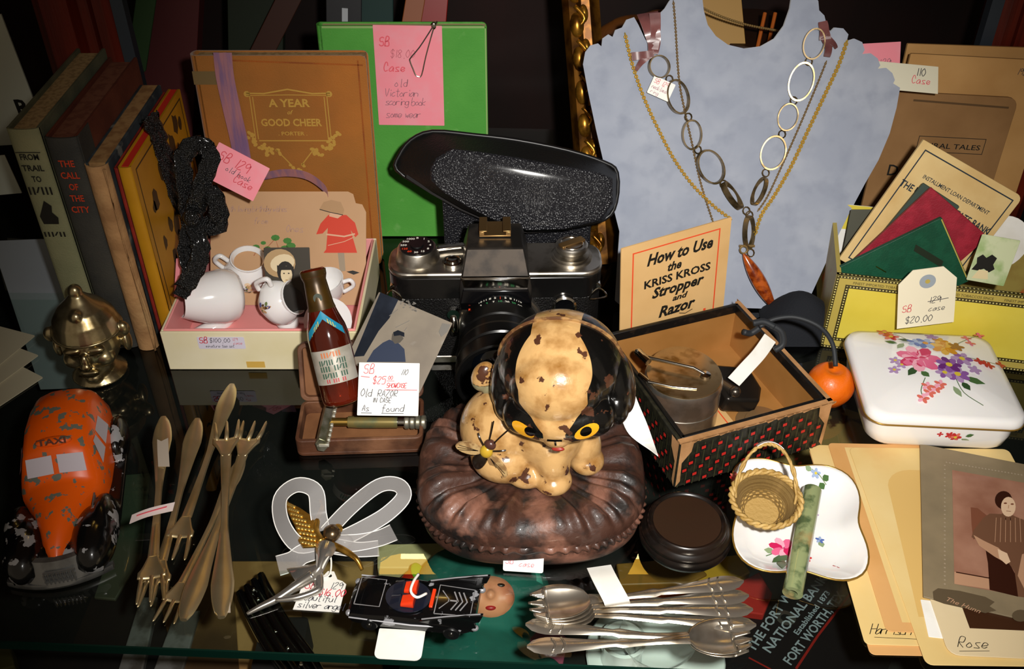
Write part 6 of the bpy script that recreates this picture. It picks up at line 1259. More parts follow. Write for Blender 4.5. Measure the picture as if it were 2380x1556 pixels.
# ------------------------------------------------------------------ ice-cream spoons with tines
SPS = mat('spoon_silver', '#d6ccbc', .24, .92, col2='#93826a', scale=70, lo=.5, hi=.75)
def make_spork(label):
    o = thing('ice_cream_spoon', label, 'spoon', None, 'tined ice-cream spoons')
    def hw(x): return .0115*sqrt(max(0, 1-((x+.001)/.0185)**2)) if x < .0145 else .0042
    zb = lambda x, y: .0062*((x/.0175)**2*.55+(y/.0118)**2*.75)-.0
    mb = MB(); mb.grid(lambda u, v: (-.0075+.0255*u, hw(-.0075+.0255*u)*(2*v-1)*(1 if u < .9 else 1-.7*(u-.9)/.1), zb(-.0075+.0255*u, hw(-.0075+.0255*u)*(2*v-1))), 14, 10); mb.build('bowl', o, SPS, smooth=180, solid=.0007)
    y0 = hw(-.0075)
    for k in range(4):
        c = (k-1.5)/1.5; mb = MB()
        def f(u, v): x = -.0075-.0095*u*(1-.18*c*c); w = (y0/4.3)*(1-.75*u); y = c*y0*.76*(1-.22*u)+w*(2*v-1); return (x, y, zb(-.0075, y0*c*.9)*(1-u)+(.0020+.0016*c*c)*u+u*.0006)
        mb.grid(f, 5, 3); mb.build('tine', o, SPS, smooth=180, solid=.0006)
    mb = MB(); rings = []
    for k in range(25):
        t = k/24; x = .0165+.0865*t
        w = .0034-.0014*sin(PI*min(1, t*2.2)) if t < .45 else .0020+.0034*((t-.45)/.40)**1.2 if t < .85 else .0054*sqrt(max(.004, 1-((t-.85)/.152)**2))
        z = .0036-.0020*min(1, t*4)+.0034*t; hh = .0009+.0004*sin(PI*t)
        rings.append([(x, -w, z), (x, -w*.55, z+hh*.6), (x, 0, z+hh), (x, w*.55, z+hh*.6), (x, w, z), (x, 0, z-hh*.5)])
    mb.loft(rings); mb.build('handle', o, SPS, smooth=50)
    mb = MB()
    for x in (.083, .088): mb.loft([[(x+dx+abs(q)*.0016, q*.0042, .0018+.0034*.8+.0013-abs(q)*.0004) for q in (-1, -.5, 0, .5, 1)] for dx in (-.0006, 0, .0006)], None, False, False)
    mb.build('chevron_band', o, SPS, solid=.0005); return o
def put(o, px0, py0, px1, py1, z, tilt=0.0, s=1.0):
    a, b = G(px0, py0, z), G(px1, py1, z); d = b-a; o.matrix_basis = Matrix.Translation(a) @ Matrix.Rotation(atan2(d.y, d.x), 4, 'Z') @ Matrix.Rotation(tilt, 4, 'Y') @ Matrix.Scale(s, 4)
LS = ['topmost tined spoon of the taped bunch, its bowl at the left', 'second tined spoon of the taped bunch, handle lying in the middle', 'third tined spoon of the taped bunch, handle just above the lower pair', 'lowest tined spoon of the taped bunch, handle nearest the front', 'upper tined spoon of the loose front pair, handle to the left', 'front-most tined spoon with its bowl at the right end']
sp0 = make_spork(LS[3]); SPL = [sp0]
for l in (LS[2], LS[1], LS[0], LS[4], LS[5]): c = copy_tree(sp0); c['label'] = l; SPL.append(c)
put(SPL[0], 1312, 1428, 1655, 1458, .0022); put(SPL[1], 1308, 1422, 1735, 1430, .0042); put(SPL[2], 1304, 1416, 1738, 1398, .0062); put(SPL[3], 1300, 1410, 1713, 1366, .0084)
put(SPL[4], 1668, 1496, 1238, 1466, .0022); put(SPL[5], 1672, 1490, 1240, 1516, .0046)
tp = thing('paper_band', 'folded white paper band taped round the bunch of spoons', 'tag', (0, 0, 0))
P = [G(1392, 1318, .010), G(1405, 1345, .014), G(1430, 1392, .0150), G(1434, 1402, .0140), G(1436, 1406, .010)]; tp.location = P[0]; wv = (G(1422, 1318, .01)-G(1366, 1326, .01))*.5
mb = MB(); mb.strip([p-P[0] for p in catmull(P, 4)], tuple(wv), .0004); mb.build('paper', tp, PAPER_W)

# ------------------------------------------------------------------ cocktail forks
FKS = mat('fork_silver', '#e2cda0', .36, .9, col2='#c2a468', scale=5, lo=.45, hi=.8)
def make_fork(label):
    o = thing('cocktail_fork', label, 'fork', None, 'tarnished cocktail forks')      # tines at x<0, handle tip at +x; length 1
    mb = MB(); rings = []
    for k in range(33):
        t = k/32; x = .20+.80*t; w = .022-.008*min(1, t*3) if t < .33 else .014+.027*(max(0, t-.45)/.36)**1.2 if t < .81 else .041*sqrt(max(.02, 1-((t-.81)/.2)**2)); 
        z = .012-.008*sin(PI*min(1, t*1.4))+.01*t; hh = .010+.003*t
        rings.append([(x, -w, z), (x, -w*.8, z+hh*.75), (x, 0, z+hh*.9), (x, w*.8, z+hh*.75), (x, w, z), (x, w*.5, z-hh*.5), (x, -w*.5, z-hh*.5)])
    mb.loft(rings); mb.build('handle', o, FKS, smooth=60)
    mb = MB(); mb.grid(lambda u, v: (.10+.11*u, (.052-.036*max(0, (u-.25)/.75)**.7)*(2*v-1), .004+.012*u+.012*(2*v-1)**2*(1-u)), 8, 8); mb.build('shoulder', o, FKS, smooth=180, solid=.008)
    for c in (-1, 0, 1):
        mb = MB(); mb.tube([(.11, c*.038, .008), (.05, c*.044, .002), (0, c*.048, .003), (-.01, c*.049, .006)], [.0095, .009, .006, .002], 7, None); mb.build('tine', o, FKS, smooth=180)
    return o
def put_fork(o, tine, tip, z0, z1):
    a, b = G(*tine, z0), G(*tip, z1); d = b-a; L = d.length; o.matrix_basis = Matrix.Translation(a) @ Matrix.Rotation(atan2(d.y, d.x), 4, 'Z') @ Matrix.Rotation(-math.asin(d.z/L), 4, 'Y') @ Matrix.Scale(L, 4)
FL_ = ['left-most cocktail fork with a white tag stuck on its handle tip', 'second cocktail fork from the left, handle tip bare and leaning right', 'cocktail fork whose handle tip stands highest in the group', 'cocktail fork lying diagonally with its tines at the bottom middle', 'cocktail fork with tines at the top right and handle tip at the bottom', 'right-most upright cocktail fork with clear tape at its lower handle tip']
f0 = make_fork(FL_[1]); fk = [f0]
for l in (FL_[0], FL_[2], FL_[3], FL_[4], FL_[5]): c = copy_tree(f0); c['label'] = l; fk.append(c)
put_fork(fk[0], (352, 1408), (462, 984), .0006, .0024); put_fork(fk[1], (350, 1398), (383, 980), .0040, .0040); put_fork(fk[2], (402, 1300), (542, 904), .0012, .0030)
put_fork(fk[3], (382, 1446), (566, 1072), .0008, .0012); put_fork(fk[4], (592, 985), (430, 1452), .0040, .0030); put_fork(fk[5], (528, 985), (518, 1446), .0076, .0050)
ft = thing('fork_label', 'pale paper label wrapped round the two left forks', 'tag', (0, 0, 0)); P = [G(304, 1208, .008), G(345, 1192, .0105), G(404, 1178, .010)]; ft.location = P[0]; mb = MB(); mb.strip([p-P[0] for p in catmull(P, 5)], (.0, .0030, .0005), .0004); mb.build('paper', ft, mat('pinkish_label', '#e2d2ce', .4)); mb = MB(); mb.strip([p-P[0]+Vector((0, 0, .0004)) for p in catmull([P[0].lerp(P[2], .15)+Vector((0, 0, .0012)), P[1]+Vector((0, 0, .0002)), P[0].lerp(P[2], .85)+Vector((0, 0, .0012))], 5)], (0, .0005, 0), .0002); mb.build('writing', ft, MATS['faded_red_ink'])
fw = thing('fork_sticker', 'small white sticker folded on the tip of the left-most fork', 'tag', (0, 0, 0)); P = [G(378, 1015, .0082), G(381, 1085, .0082)]; fw.location = P[0]; mb = MB(); mb.strip([p-P[0] for p in (P[0], P[0].lerp(P[1], .5)+Vector((0, 0, .0008)), P[1])], (.0036, .0, 0), .0003); mb.build('paper', fw, mat('frosted_tape', '#b4a898', .35))
fx = thing('fork_sticker', 'clear tape sticker on the lower tip of the right-most fork', 'tag', (0, 0, 0)); P = [G(517, 1385, .0088), G(517, 1425, .0088)]; fx.location = P[0]; mb = MB(); mb.strip([p-P[0] for p in (P[0], P[0].lerp(P[1], .5)+Vector((0, 0, .0006)), P[1])], (.0044, .0, 0), .0003); mb.build('paper', fx, MATS['frosted_tape'])

# ------------------------------------------------------------------ orange toy taxi
TX = G(142, 1372); TB = G(210, 945)
txd = Vector((TB.x-TX.x, TB.y-TX.y, 0)); tM = Matrix.Translation((TX.x, TX.y, .0005)) @ Matrix.Rotation(atan2(txd.y, txd.x)-PI/2, 4, 'Z') @ Matrix.Diagonal((1, 1.02, 1.16, 1))
tx = thing('toy_taxi', 'chipped orange toy taxi with black fenders and silver grille', 'toy car', tM)    # nose at y=0, tail at +y
ORP = mat('taxi_orange', '#f05e08', .35, col2='#6a6e62', scale=150, lo=.585, hi=.60, detail=7, rough2=.5, coat=.15)
def sec(y, w, zt, wb, zb=.008, zm=None, crown=.002, rnd=.3):
    zm = zm if zm is not None else (zt+zb)/2; return [(-wb, y, zb), (-wb, y, zm), (-w, y, zt-.003), (-w*.82, y, zt-.0006), (-w*.4, y, zt+crown*.8), (0, y, zt+crown), (w*.4, y, zt+crown*.8), (w*.82, y, zt-.0006), (w, y, zt-.003), (wb, y, zm), (wb, y, zb)]
S_ = [sec(.0070, .0030, .0125, .0045, .008, crown=.001), sec(.013, .0055, .0165, .0065, .008), sec(.026, .0085, .0215, .0100), sec(.040, .0130, .0245, .0150), sec(.052, .0185, .0245, .0215, zm=.019), sec(.0560, .0195, .0260, .0225, zm=.020), sec(.0640, .0188, .0375, .0235, zm=.022, crown=.0015), sec(.070, .0185, .0402, .0240, zm=.0225, crown=.002), sec(.085, .0190, .0425, .0242, zm=.0225, crown=.0025), sec(.102, .0185, .0420, .0238, zm=.0225, crown=.0025), sec(.116, .0175, .0395, .0228, zm=.021, crown=.0025), sec(.127, .0150, .032, .0200, zm=.018, crown=.002), sec(.134, .011, .018, .015, zm=.012)]
mb = MB(); mb.loft(S_); mb.build('orange_body', tx, ORP, smooth=50, bevel=.0)
FEN = paint_mat('taxi_black', ['#0b0b0b'], .2, chip='#9a9a9c', cscale=110, clo=.575, chi=.59, coat=.3, bump=.1)
mb = MB()
for s in (-1, 1):
    mb.ball((s*.0185, .024, .0095), (.0125, .0235, .0120), None, None, 24, 16); mb.ball((s*.0235, .034, .010), (.0080, .020, .0125), None, None, 24, 16); mb.box(s*.0255-.0055, s*.0255+.0055, .040, .092, .0050, .0080); mb.ball((s*.0255, .104, .0100), (.0068, .0180, .0120), None, None, 24, 16)
mb.box(-.024, .024, .004, .030, .0035, .0085); mb.box(-.022, .022, .03, .115, .004, .008); mb.ball((0, .016, .007), (.024, .010, .0085), None, None, 24, 14)
me = fuse(mb, .0010, 3, lambda p: 0.0); obj('black_fenders', me, tx, FEN)
GRL = mat('cast_grey_metal', '#8c8c8a', .35, .75, col2='#6a6a68', scale=60)
mb = MB(); arc = lambda t, r, y: (r*t, y+.0075*t*t)
mb.loft([[(arc(t, .0285, .0)[0], arc(t, .0285, .0)[1]+dy, z) for dy, z in ((.0, .0008), (-.0008, .0026), (0, .0042), (.003, .0042), (.003, .0008))] for t in [k/12*2-1 for k in range(13)]]); mb.build('bumper', tx, GRL, smooth=50)
mb = MB(); mb.loft([[(arc(t, .0230, .003)[0], arc(t, .023, .003)[1]+dy, z) for dy, z in ((-.0035, .0035), (.0025, .0150), (.0060, .0150), (.003, .0035))] for t in [k/10*2-1 for k in range(11)]]); mb.build('grille', tx, GRL, smooth=50)
mb = MB()
for k in range(8): x = -.006+k*.0022; mb.box(x, x+.0007, -.0004, .0010, .0048, .0115)
for k in range(3): mb.box(-.0065, .0105, -.0002+.0010*k, .0008+.0010*k, .0060+.0022*k, .0068+.0022*k)
mb.build('grille_bars', tx, mat('grille_dark', '#b0b0ae', .3, .8))
for s in (-1, 1):
    for y in (.026, .104):
        mb = MB(); mb.lathe([(0, -.003), (.0065, -.003), (.0075, -.0015), (.0075, .0015), (.0065, .003), (.003, .0035), (0, .003)], 24, None, T(s*.0245, y, .0075, 0, 0, PI/2)); mb.build('wheel', tx, BLACKP, smooth=40)
PANE = mat('taxi_window', '#c9c2cc', .3); SH_ = mat('taxi_window_gap', '#c06a4a', .4)
def wq(y, x, sgn=1): # skin height at the windscreen (between sections y .056 and .064)
    return .0262+(y-.0560)*(.0375-.0260)/.0080+.0006
mb = MB(); fz_ = lambda x, y: (x, y-.0006, wq(y, x)+.0012*(1-abs(x)/.02))
for x0, x1 in ((-.0165, -.0015), (.0015, .0165)):
    mb = MB(); mb.add([fz_(x0, .0575), fz_(x1, .0575), fz_(x1*.97, .0632), fz_(x0*.97, .0632)], [(0, 1, 2, 3)]); mb.build('windscreen_pane', tx, PANE)
for s in (-1, 1):
    for pts in (((.0665, .0248), (.0800, .0248), (.0800, .0345), (.0735, .0355)), ((.0830, .0248), (.1000, .0250), (.0965, .0350), (.0830, .0352))):
        mb = MB(); mb.add([(s*(.0240-(z-.0225)*(.0055/.0170)+.0005), y, z) for y, z in pts], [(0, 1, 2, 3) if s > 0 else (3, 2, 1, 0)]); mb.build('side_window', tx, PANE)
mb = MB(); mb.ball((0, .0700, .0415), (.0105, .0036, .0026)); mb.build('roof_sign', tx, ORP, smooth=180)
mb = MB(); mb.text('TAXI', 0, -.0015, .0046, mat('taxi_letter', '#5a2408', .5), .0, .03, align='c', width=.016, X=FR((0, .0668, .0440), (1, 0, 0), (0, .6, .8))); mb.build('roof_sign_lettering', tx)
mb = MB(); mb.box(.0190, .0198, .036, .047, .0185, .0195); mb.box(.0190, .0198, .036, .047, .0205, .0212); mb.build('bonnet_louvre', tx, GRL)

# ------------------------------------------------------------------ brass jester head
bh0 = G(222, 905); bh = thing('brass_head', 'polished brass jester head with ball ears behind the orange taxi', 'figurine', T(bh0.x-.002, bh0.y+.018, .0006, math.radians(8), 0, 0, .80))
mb = MB(); B = lambda c, r, R=None: mb.ball(c, r, None, None, 32, 20, R)
B((0, 0, .035), (.0245, .0240, .0270)); B((0, .002, .052), (.0270, .0260, .0140)); B((0, -.006, .014), (.0150, .0150, .0120)); B((0, -.012, .017), (.011, .010, .008)); B((-.012, -.014, .028), (.0095, .0085, .0085)); B((.012, -.014, .028), (.0095, .0085, .0085)); B((0, -.0255, .0325), (.0040, .0050, .0080)); B((0, -.0280, .0285), (.0052, .0045, .0042)); B((-.0095, -.0210, .0415), (.0080, .0040, .0032)); B((.0095, -.0210, .0415), (.0080, .0040, .0032)); B((-.0090, -.0205, .0365), (.0042, .0030, .0026)); B((.0090, -.0205, .0365), (.0042, .0030, .0026)); B((0, -.0235, .0195), (.0085, .0035, .0020)); B((0, -.0235, .0165), (.0070, .0035, .0022)); B((0, -.0185, .0095), (.007, .006, .005))
mb.lathe([(.0285, .047), (.0290, .050), (.0280, .0535), (.0255, .062), (.0195, .071), (.0110, .0785), (.0065, .0835), (0, .0850)], 32, None, T(0, .002, 0)); B((0, -.014, .071), (.0055, .0055, .0065)); B((0, .002, .0865), (.006, .006, .0075)); B((0, -.017, .0635), (.004, .004, .004))
for s in (-1, 1): B((s*.0300, -.001, .0470), (.0060, .0050, .0075)); B((s*.0255, 0, .046), (.008, .005, .006)); B((s*.029, .004, .030), (.004, .007, .010))
mb.lathe([(0, 0), (.0225, 0), (.0240, .002), (.0205, .006), (.0150, .011), (.012, .018), (0, .018)], 32)
me = fuse(mb, .0010, 2); obj('cast_head', me, bh, mat('old_brass', '#c4b48c', .28, .95, col2='#7e6c48', scale=50, lo=.48, hi=.68))
mb = MB(); mb.tube([(.0288*cos(t), .002+.0278*sin(t), .0485) for t in [2*PI*k/40 for k in range(40)]], .0012, 6, closed=True); mb.build('hat_band', bh, MATS['old_brass'], smooth=180)
mb = MB()
for s in (-1, 1): mb.tube(catmull([(s*.0045, -.0240, .0372), (s*.009, -.0245, .0385), (s*.0140, -.0205, .0370)], 4), .0006, 6)
mb.tube(catmull([(-.008, -.0262, .0188), (0, -.0278, .0178), (.008, -.0262, .0188)], 4), .0007, 6); mb.build('face_lines', bh, mat('brass_dark', '#3a2e18', .4, .8))  # dark metal lines mark the eyes and mouth

# ------------------------------------------------------------------ black finned toy roadster with blank tag
CRM = G(968, 1440); a, b = G(830, 1445), G(1095, 1475)
cr = atan2(b.y-a.y, b.x-a.x); cM = T(CRM.x, CRM.y+.004, .0005, cr); tc_ = thing('toy_roadster', 'small chipped black toy roadster with tail fins and orange seats', 'toy car', cM)   # nose at -x
BP_ = paint_mat('roadster_black', ['#0a0a0b'], .16, chip='#8e8e92', cscale=110, clo=.63, chi=.65, coat=.5, bump=0)
mb = MB(); xs = [(-.036, .0110, .0060, .0085), (-.033, .0135, .0045, .0110), (-.022, .0145, .0040, .0125), (-.010, .0140, .0038, .0130), (.004, .0138, .0038, .0125), (.016, .0142, .0040, .0135), (.028, .0135, .0045, .0130), (.034, .0120, .0060, .0120)]
mb.loft([[(x, -w, zb), (x, -w*1.04, (zb+zt)/2), (x, -w*.92, zt-.0008), (x, -w*.5, zt), (x, 0, zt+.0004), (x, w*.5, zt), (x, w*.92, zt-.0008), (x, w*1.04, (zb+zt)/2), (x, w, zb), (x, 0, zb-.0006)] for x, w, zb, zt in xs]); mb.build('car_body', tc_, BP_, smooth=45)
for s in (-1, 1):
    mb = MB(); mb.prism([(.004, .0110), (.010, .0138), (.030, .0205), (.0395, .0225), (.0375, .0165), (.0345, .0150), (.0355, .0110), (.034, .0070), (.016, .0090)], -.0010, .0010, None, FR((0, s*.0128, 0), (1, 0, 0), (0, 0, 1))); mb.build('tail_fin', tc_, BP_, bevel=.0004)
    mb = MB(); mb.tube([(.006, s*.0128, .0125), (.020, s*.0128, .0173), (.038, s*.0128, .0224)], .0005, 5); mb.tube([(-.034, s*.0142, .0090), (0, s*.0147, .0088), (.034, s*.0128, .0088)], .0005, 5); mb.build('fin_trim', tc_, mat('worn_silver_edge', '#a4a4a8', .4, .5))
for s in (-1, 1):
    for x in (-.023, .022):
        mb = MB(); mb.lathe([(0, -.0020), (.0042, -.0020), (.0048, -.0010), (.0048, .0010), (.0042, .0020), (0, .0020)], 20, BLACKP, T(x, s*.0132, .0048, 0, PI/2)); mb.lathe([(0, -.0024), (.0014, -.0024), (.0014, .0024), (0, .0024)], 12, CHROME, T(x, s*.0132, .0048, 0, PI/2)); mb.build('wheel', tc_, smooth=40)
mb = MB(); mb.prism(ell(-.004, 0, .0125, .0105, 24), .0132, .0138); mb.build('cockpit_floor', tc_, mat('cockpit_dark', '#1a1e2c', .3))
ORS = mat('orange_seat', '#e03a14', .4)
for y in (-.0045, .0045): mb = MB(); mb.loft([[(x, y+q[0], .0138+q[1]) for q in rrect(.0070, h, .0012, 3, -.0035, 0)] for x, h in ((-.0065, .0028), (-.003, .0040), (.0005, .0055))]); mb.build('seat', tc_, ORS, smooth=50)
GLS = glass_mat('bubble_glass', (.72, .78, .86), 1.0)
for x0, s in ((-.014, 1), (.0075, -1)):
    mb = MB()
    for y in (-.0048, .0048): mb.grid(lambda u, v: (x0+s*(.0015+.0075*v*.7), y+.0048*cos(PI*u), .0136+.0050*sin(PI*u)*(.5+.5*v)), 12, 4)
    mb.build('bubble_screen', tc_, GLS, smooth=180)
SE = MATS['worn_silver_edge']; mb = MB(); zt = .0140
for pts in (((-.032, -.009), (-.018, -.009), (-.018, .009), (-.032, .009), (-.032, -.009)), ((.012, -.0095), (.0315, -.0085), (.0315, .0085), (.012, .0095), (.012, -.0095)), ((.014, -.006), (.019, 0), (.014, .006))): mb.line(pts, .0006, zt, SE)
for k in range(3): mb.line([(.0205+k*.0025, -.006), (.0235+k*.0025, 0), (.0205+k*.0025, .006)], .0008, zt, SE)
mb.line([(.018, 0), (.0235, 0)], .001, zt, SE); mb.build('deck_stripes', tc_)['kind'] = 'stuff'
mb = MB(); mb.box(.0085, .0105, -.006, .006, .0135, .0150); mb.build('orange_light_bar', tc_, ORS, bevel=.0004)
for s in (-1, 1): mb = MB(); mb.ball((.0345, s*.0125, .0095), (.0022, .0018, .0018)); mb.ball((-.0350, s*.0105, .0078), (.0018, .0020, .0016)); mb.build('lamp', tc_, MATS['worn_silver_edge'], smooth=180)
mb = MB(); mb.tube(catmull([(-.001, .0135, .0160), (-.002, .006, .0190), (-.002, -.001, .0195), (.002, -.004, .0190), (.006, .001, .0165)], 5), .0008, 6); mb.build('tag_string', tc_, PAPER_W, smooth=180)
F, w, h = None, None, None
a, b, c = G(868, 1532, .0006), G(975, 1538, .0006), G(878, 1462, .0006)
bt = thing('blank_tag', 'blank white rounded tag lying in front of the black toy roadster', 'tag', FR(a, b-a, c-a)); mb = MB(); mb.prism(rrect((b-a).length*1.03, (c-a).length, (.0035, .0006, .0006, .0035), 4, 0, 0), 0, .0004); mb.build('paper', bt, PAPER_W)

# ------------------------------------------------------------------ angel brooch with ribbon bow
ag0 = G(742, 1275); an = thing('angel_brooch', 'silver and gold flying angel ornament with sheer white ribbon bow', 'ornament', (ag0.x, ag0.y, .0))
SA = mat('bright_silver', '#d6d2ca', .2, .9); GA = mat('angel_gold', '#c0913c', .28, .85, col2='#8a6426', scale=120); ORGZ = mat('organza', '#d0ccca', .35, alpha=.20, coat=.2, bump=.2, bscale=2500)
def A_(px, py, z): return G(px, py, z)-Vector((ag0.x, ag0.y, 0))
def rib(pts, w, nm, tw=0.0):
    P = catmull([A_(*p) for p in pts], 6); N = len(P); wv = []
    for i in range(N):
        d = (P[min(i+1, N-1)]-P[max(i-1, 0)]).normalized(); t = i/(N-1); sd = d.cross(Vector((0, -.62, .78))).normalized(); up = sd.cross(d); a = tw*t+.35*sin(3*t); wv.append(sd*w*cos(a)+up*w*sin(a))
    mb = MB(); mb.strip(P, wv, .00025); rb_ = mb.build(nm, an, ORGZ, smooth=80)
    for e in (-1, 1): mb = MB(); mb.tube([p+Vector(w_)*e for p, w_ in zip(P, wv)], .00035, 5); mb.build('selvedge', rb_, mat('selvedge_white', '#f0eeea', .3), smooth=180)
rib([(735, 1262, .006), (690, 1265, .010), (655, 1215, .018), (652, 1158, .024), (690, 1128, .028), (732, 1142, .024), (740, 1195, .014), (748, 1235, .008)], .0046, 'ribbon_loop')
rib([(758, 1240, .008), (815, 1180, .018), (880, 1130, .024), (925, 1128, .024), (938, 1155, .021), (900, 1195, .016), (845, 1228, .012), (790, 1255, .008)], .0044, 'ribbon_loop')
rib([(775, 1265, .007), (830, 1262, .009), (880, 1252, .008), (915, 1238, .005)], .0050, 'ribbon_tail'); rib([(775, 1270, .006), (830, 1278, .006), (880, 1275, .003)], .0044, 'ribbon_tail'); rib([(745, 1275, .006), (705, 1288, .006), (680, 1305, .004), (646, 1316, .002)], .0056, 'ribbon_tail')
mb = MB(); mb.ball(A_(800, 1262, .008), (.0055, .0050, .0050)); mb.build('ribbon_knot', an, ORGZ, smooth=180)
mb = MB(); W_ = [(662, 1158), (672, 1172), (700, 1186), (728, 1206), (736, 1232), (736, 1274), (705, 1276), (694, 1262), (690, 1238), (680, 1215), (668, 1192)]; c0 = A_(705, 1225, .011)
P = [A_(x, y, .0105) for x, y in W_]; n = len(P); mb.add([tuple(p) for p in P]+[tuple(p+Vector((0, 0, .0018))) for p in P], [tuple(range(n-1, -1, -1)), tuple(range(n, 2*n))]+[(i, (i+1) % n, n+(i+1) % n, n+i) for i in range(n)]); mb.build('wing', an, GA, bevel=.0004)
mb = MB()
for r in range(9):
    for k in range(5):
        t = (k+.5)/5; y = 1172+r*11; x0 = 668+r*3.4+(4 if r > 3 else 0); x1 = min(734, 684+r*9); x = x0+(x1-x0)*t
        mb.ball(A_(x, y+t*7, .0126), (.0014, .0010, .0007), n=8, k=5)
mb.build('wing_feathers', an, mat('feather_gold', '#d8b460', .25, .8))['kind'] = 'stuff'
mb = MB(); mb.tube(catmull([A_(744, 1164, .0085), A_(750, 1180, .0095), A_(738, 1208, .0105), A_(734, 1236, .0105), A_(748, 1262, .0105)], 5), [.0010, .0016, .0020, .0022, .0030], 10); mb.build('raised_arm', an, GA, smooth=180)
mb = MB(); mb.tube(catmull([A_(770, 1268, .0095), A_(800, 1280, .0090), A_(828, 1300, .0075), A_(842, 1326, .0030)], 5), [.0026, .0020, .0016, .0010], 10); mb.build('lowered_arm', an, GA, smooth=180)
mb = MB(); mb.ball(A_(772, 1240, .0125), (.0052, .0056, .0048)); mb.build('angel_head', an, mat('head_bronze', '#7e6a50', .25, .9), smooth=180)
mb = MB(); mb.ball(A_(785, 1230, .0128), (.003, .003, .003)); mb.build('hair_bun', an, GA, smooth=180)
mb = MB()
rings = []
for (lx, ly, rx2, ry2, z) in ((735, 1262, 785, 1268, .0105), (733, 1278, 776, 1288, .0110), (735, 1298, 765, 1302, .0105), (733, 1325, 752, 1328, .0085), (700, 1345, 738, 1352, .0060)):
    a, b = A_(lx, ly, z), A_(rx2, ry2, z); rings.append([a, a.lerp(b, .25)+Vector((0, 0, .0024)), a.lerp(b, .5)+Vector((0, 0, .0034)), a.lerp(b, .75)+Vector((0, 0, .0024)), b, a.lerp(b, .5)-Vector((0, 0, .002))])
mb.loft(rings); mb.build('gown', an, SA, smooth=70)
mb = MB(); rings = []
for (x0, y0, x1, y1, z) in ((736, 1310, 742, 1332, .0085), (700, 1316, 716, 1346, .0075), (668, 1322, 690, 1356, .0055)): a, b = A_(x0, y0, z), A_(x1, y1, z); rings.append([a, a.lerp(b, .5)+Vector((0, 0, .002)), b, a.lerp(b, .5)-Vector((0, 0, .0012))])
mb.loft(rings); mb.build('flying_skirt', an, SA, smooth=70)
mb = MB(); mb.tube(catmull([A_(728, 1338, .0070), A_(690, 1362, .0045), A_(645, 1392, .0030), A_(604, 1412, .0024), A_(574, 1428, .0016)], 5), [.0038, .0030, .0024, .0018, .0010], 10); mb.build('leg', an, SA, smooth=180)
mb = MB(); mb.tube(catmull([A_(738, 1335, .0060), A_(742, 1362, .0045), A_(736, 1374, .0040), A_(690, 1390, .0040), A_(640, 1396, .0044)], 5), [.0034, .0026, .0024, .0020, .0012], 10); mb.build('leg', an, SA, smooth=180)
a, b, c = G(681, 1418, .0004), G(788, 1425, .0004), G(690, 1352, .0004)
at_ = thing('angel_tag', 'white hang tag describing the silver angel, tied below it', 'tag', FR(a, b-a, c-a)); w = (b-a).length; h = .0245
mb = MB(); mb.prism([(0, 0), (w, 0), (w, h*.78), (w*.90, h*.86), (w*.78, h*.90), (w*.66, h*1.12), (w*.52, h*1.12), (w*.42, h*.92), (w*.06, h*.82)], 0, .0004); mb.build('card_sheet', at_, PAPER_W)
mb = MB(); pen(mb, 'SB', .003, h*.58, .0055, INK_R, .0006, w=.0005); pen(mb, '129', w*.68, h*.62, .0045, INK_K, .0006); pen(mb, '$16.00', w*.45, h*.42, .0048, INK_R, .0006, w=.0005); pen(mb, 'beautiful', .002, h*.26, .0046, INK_K, .0006, sp=.85); pen(mb, 'silver angel', .002, h*.06, .0046, INK_K, .0006, sp=.82); mb.flat(ell(w*.60, h*.98, .0011, .0011, 10), .0006, INK_B); mb.build('handwriting', at_)
mb = MB(); wi = at_.matrix_basis.inverted(); P = [wi @ G(x, y, z) for x, y, z in ((748, 1346, .0012), (766, 1336, .003), (770, 1310, .008), (766, 1292, .011), (752, 1315, .011), (745, 1335, .006), (747, 1346, .0012))]; mb.tube(catmull(P, 4), .0005, 6); mb.build('string', at_, PAPER_W)
# ------------------------------------------------------------------ dim things behind the display
def bsheet(name, label, cat, bl, br, tl, Y, th, m, r=.001, Y2=None):
    a, b, c = PY(*bl, Y), PY(*br, Y), PY(*tl, Y2 or Y); F = FR(a, b-a, c-a); return sheet(name, label, cat, F, (b-a).length, (c-a).length, th, m, r, part='sheet')
POST = mat('poster_white', '#d8dccb', .6); PGR = mat('poster_grey', '#8a9096', .6)
ps = bsheet('shop_sign', 'pale printed sign standing behind the olive book at far left', 'sign', (-60, 340), (118, 330), (-130, 45), .80, .002, POST, .0005)
mb = MB(); mb.text('R', .052, .028, .02, INK_B, .0022, .03); mb.build('sign_letter', ps)
bsheet('paper_sheet', 'small pale sheet below the shop sign at far left', 'paper', (-60, 458), (52, 448), (-70, 372), .74, .001, POST, .0005)
bsheet('paper_sheet', 'grey sheet standing between the brass head and the olive book', 'paper', (95, 905), (235, 900), (20, 560), .63, .001, PGR, .0005, .65)
for k, (x, y, rz, z) in enumerate(((-40, 905, -.55, .0004), (-48, 860, -.45, .0014), (-52, 820, -.35, .0024))):
    p = G(x, y, z); o = thing('loose_card', ['lowest pale card at the left edge beside the taxi', 'middle pale card at the left edge beside the taxi', 'topmost pale card at the left edge beside the taxi'][k], 'card', T(p.x, p.y, z, rz), 'pale cards at the left edge'); mb = MB(); mb.prism(rrect(.034, .05, .0006, 2, -.008, -.02), 0, .0008); mb.build('card_sheet', o, mat('old_ivory', '#c8c0a4', .6))
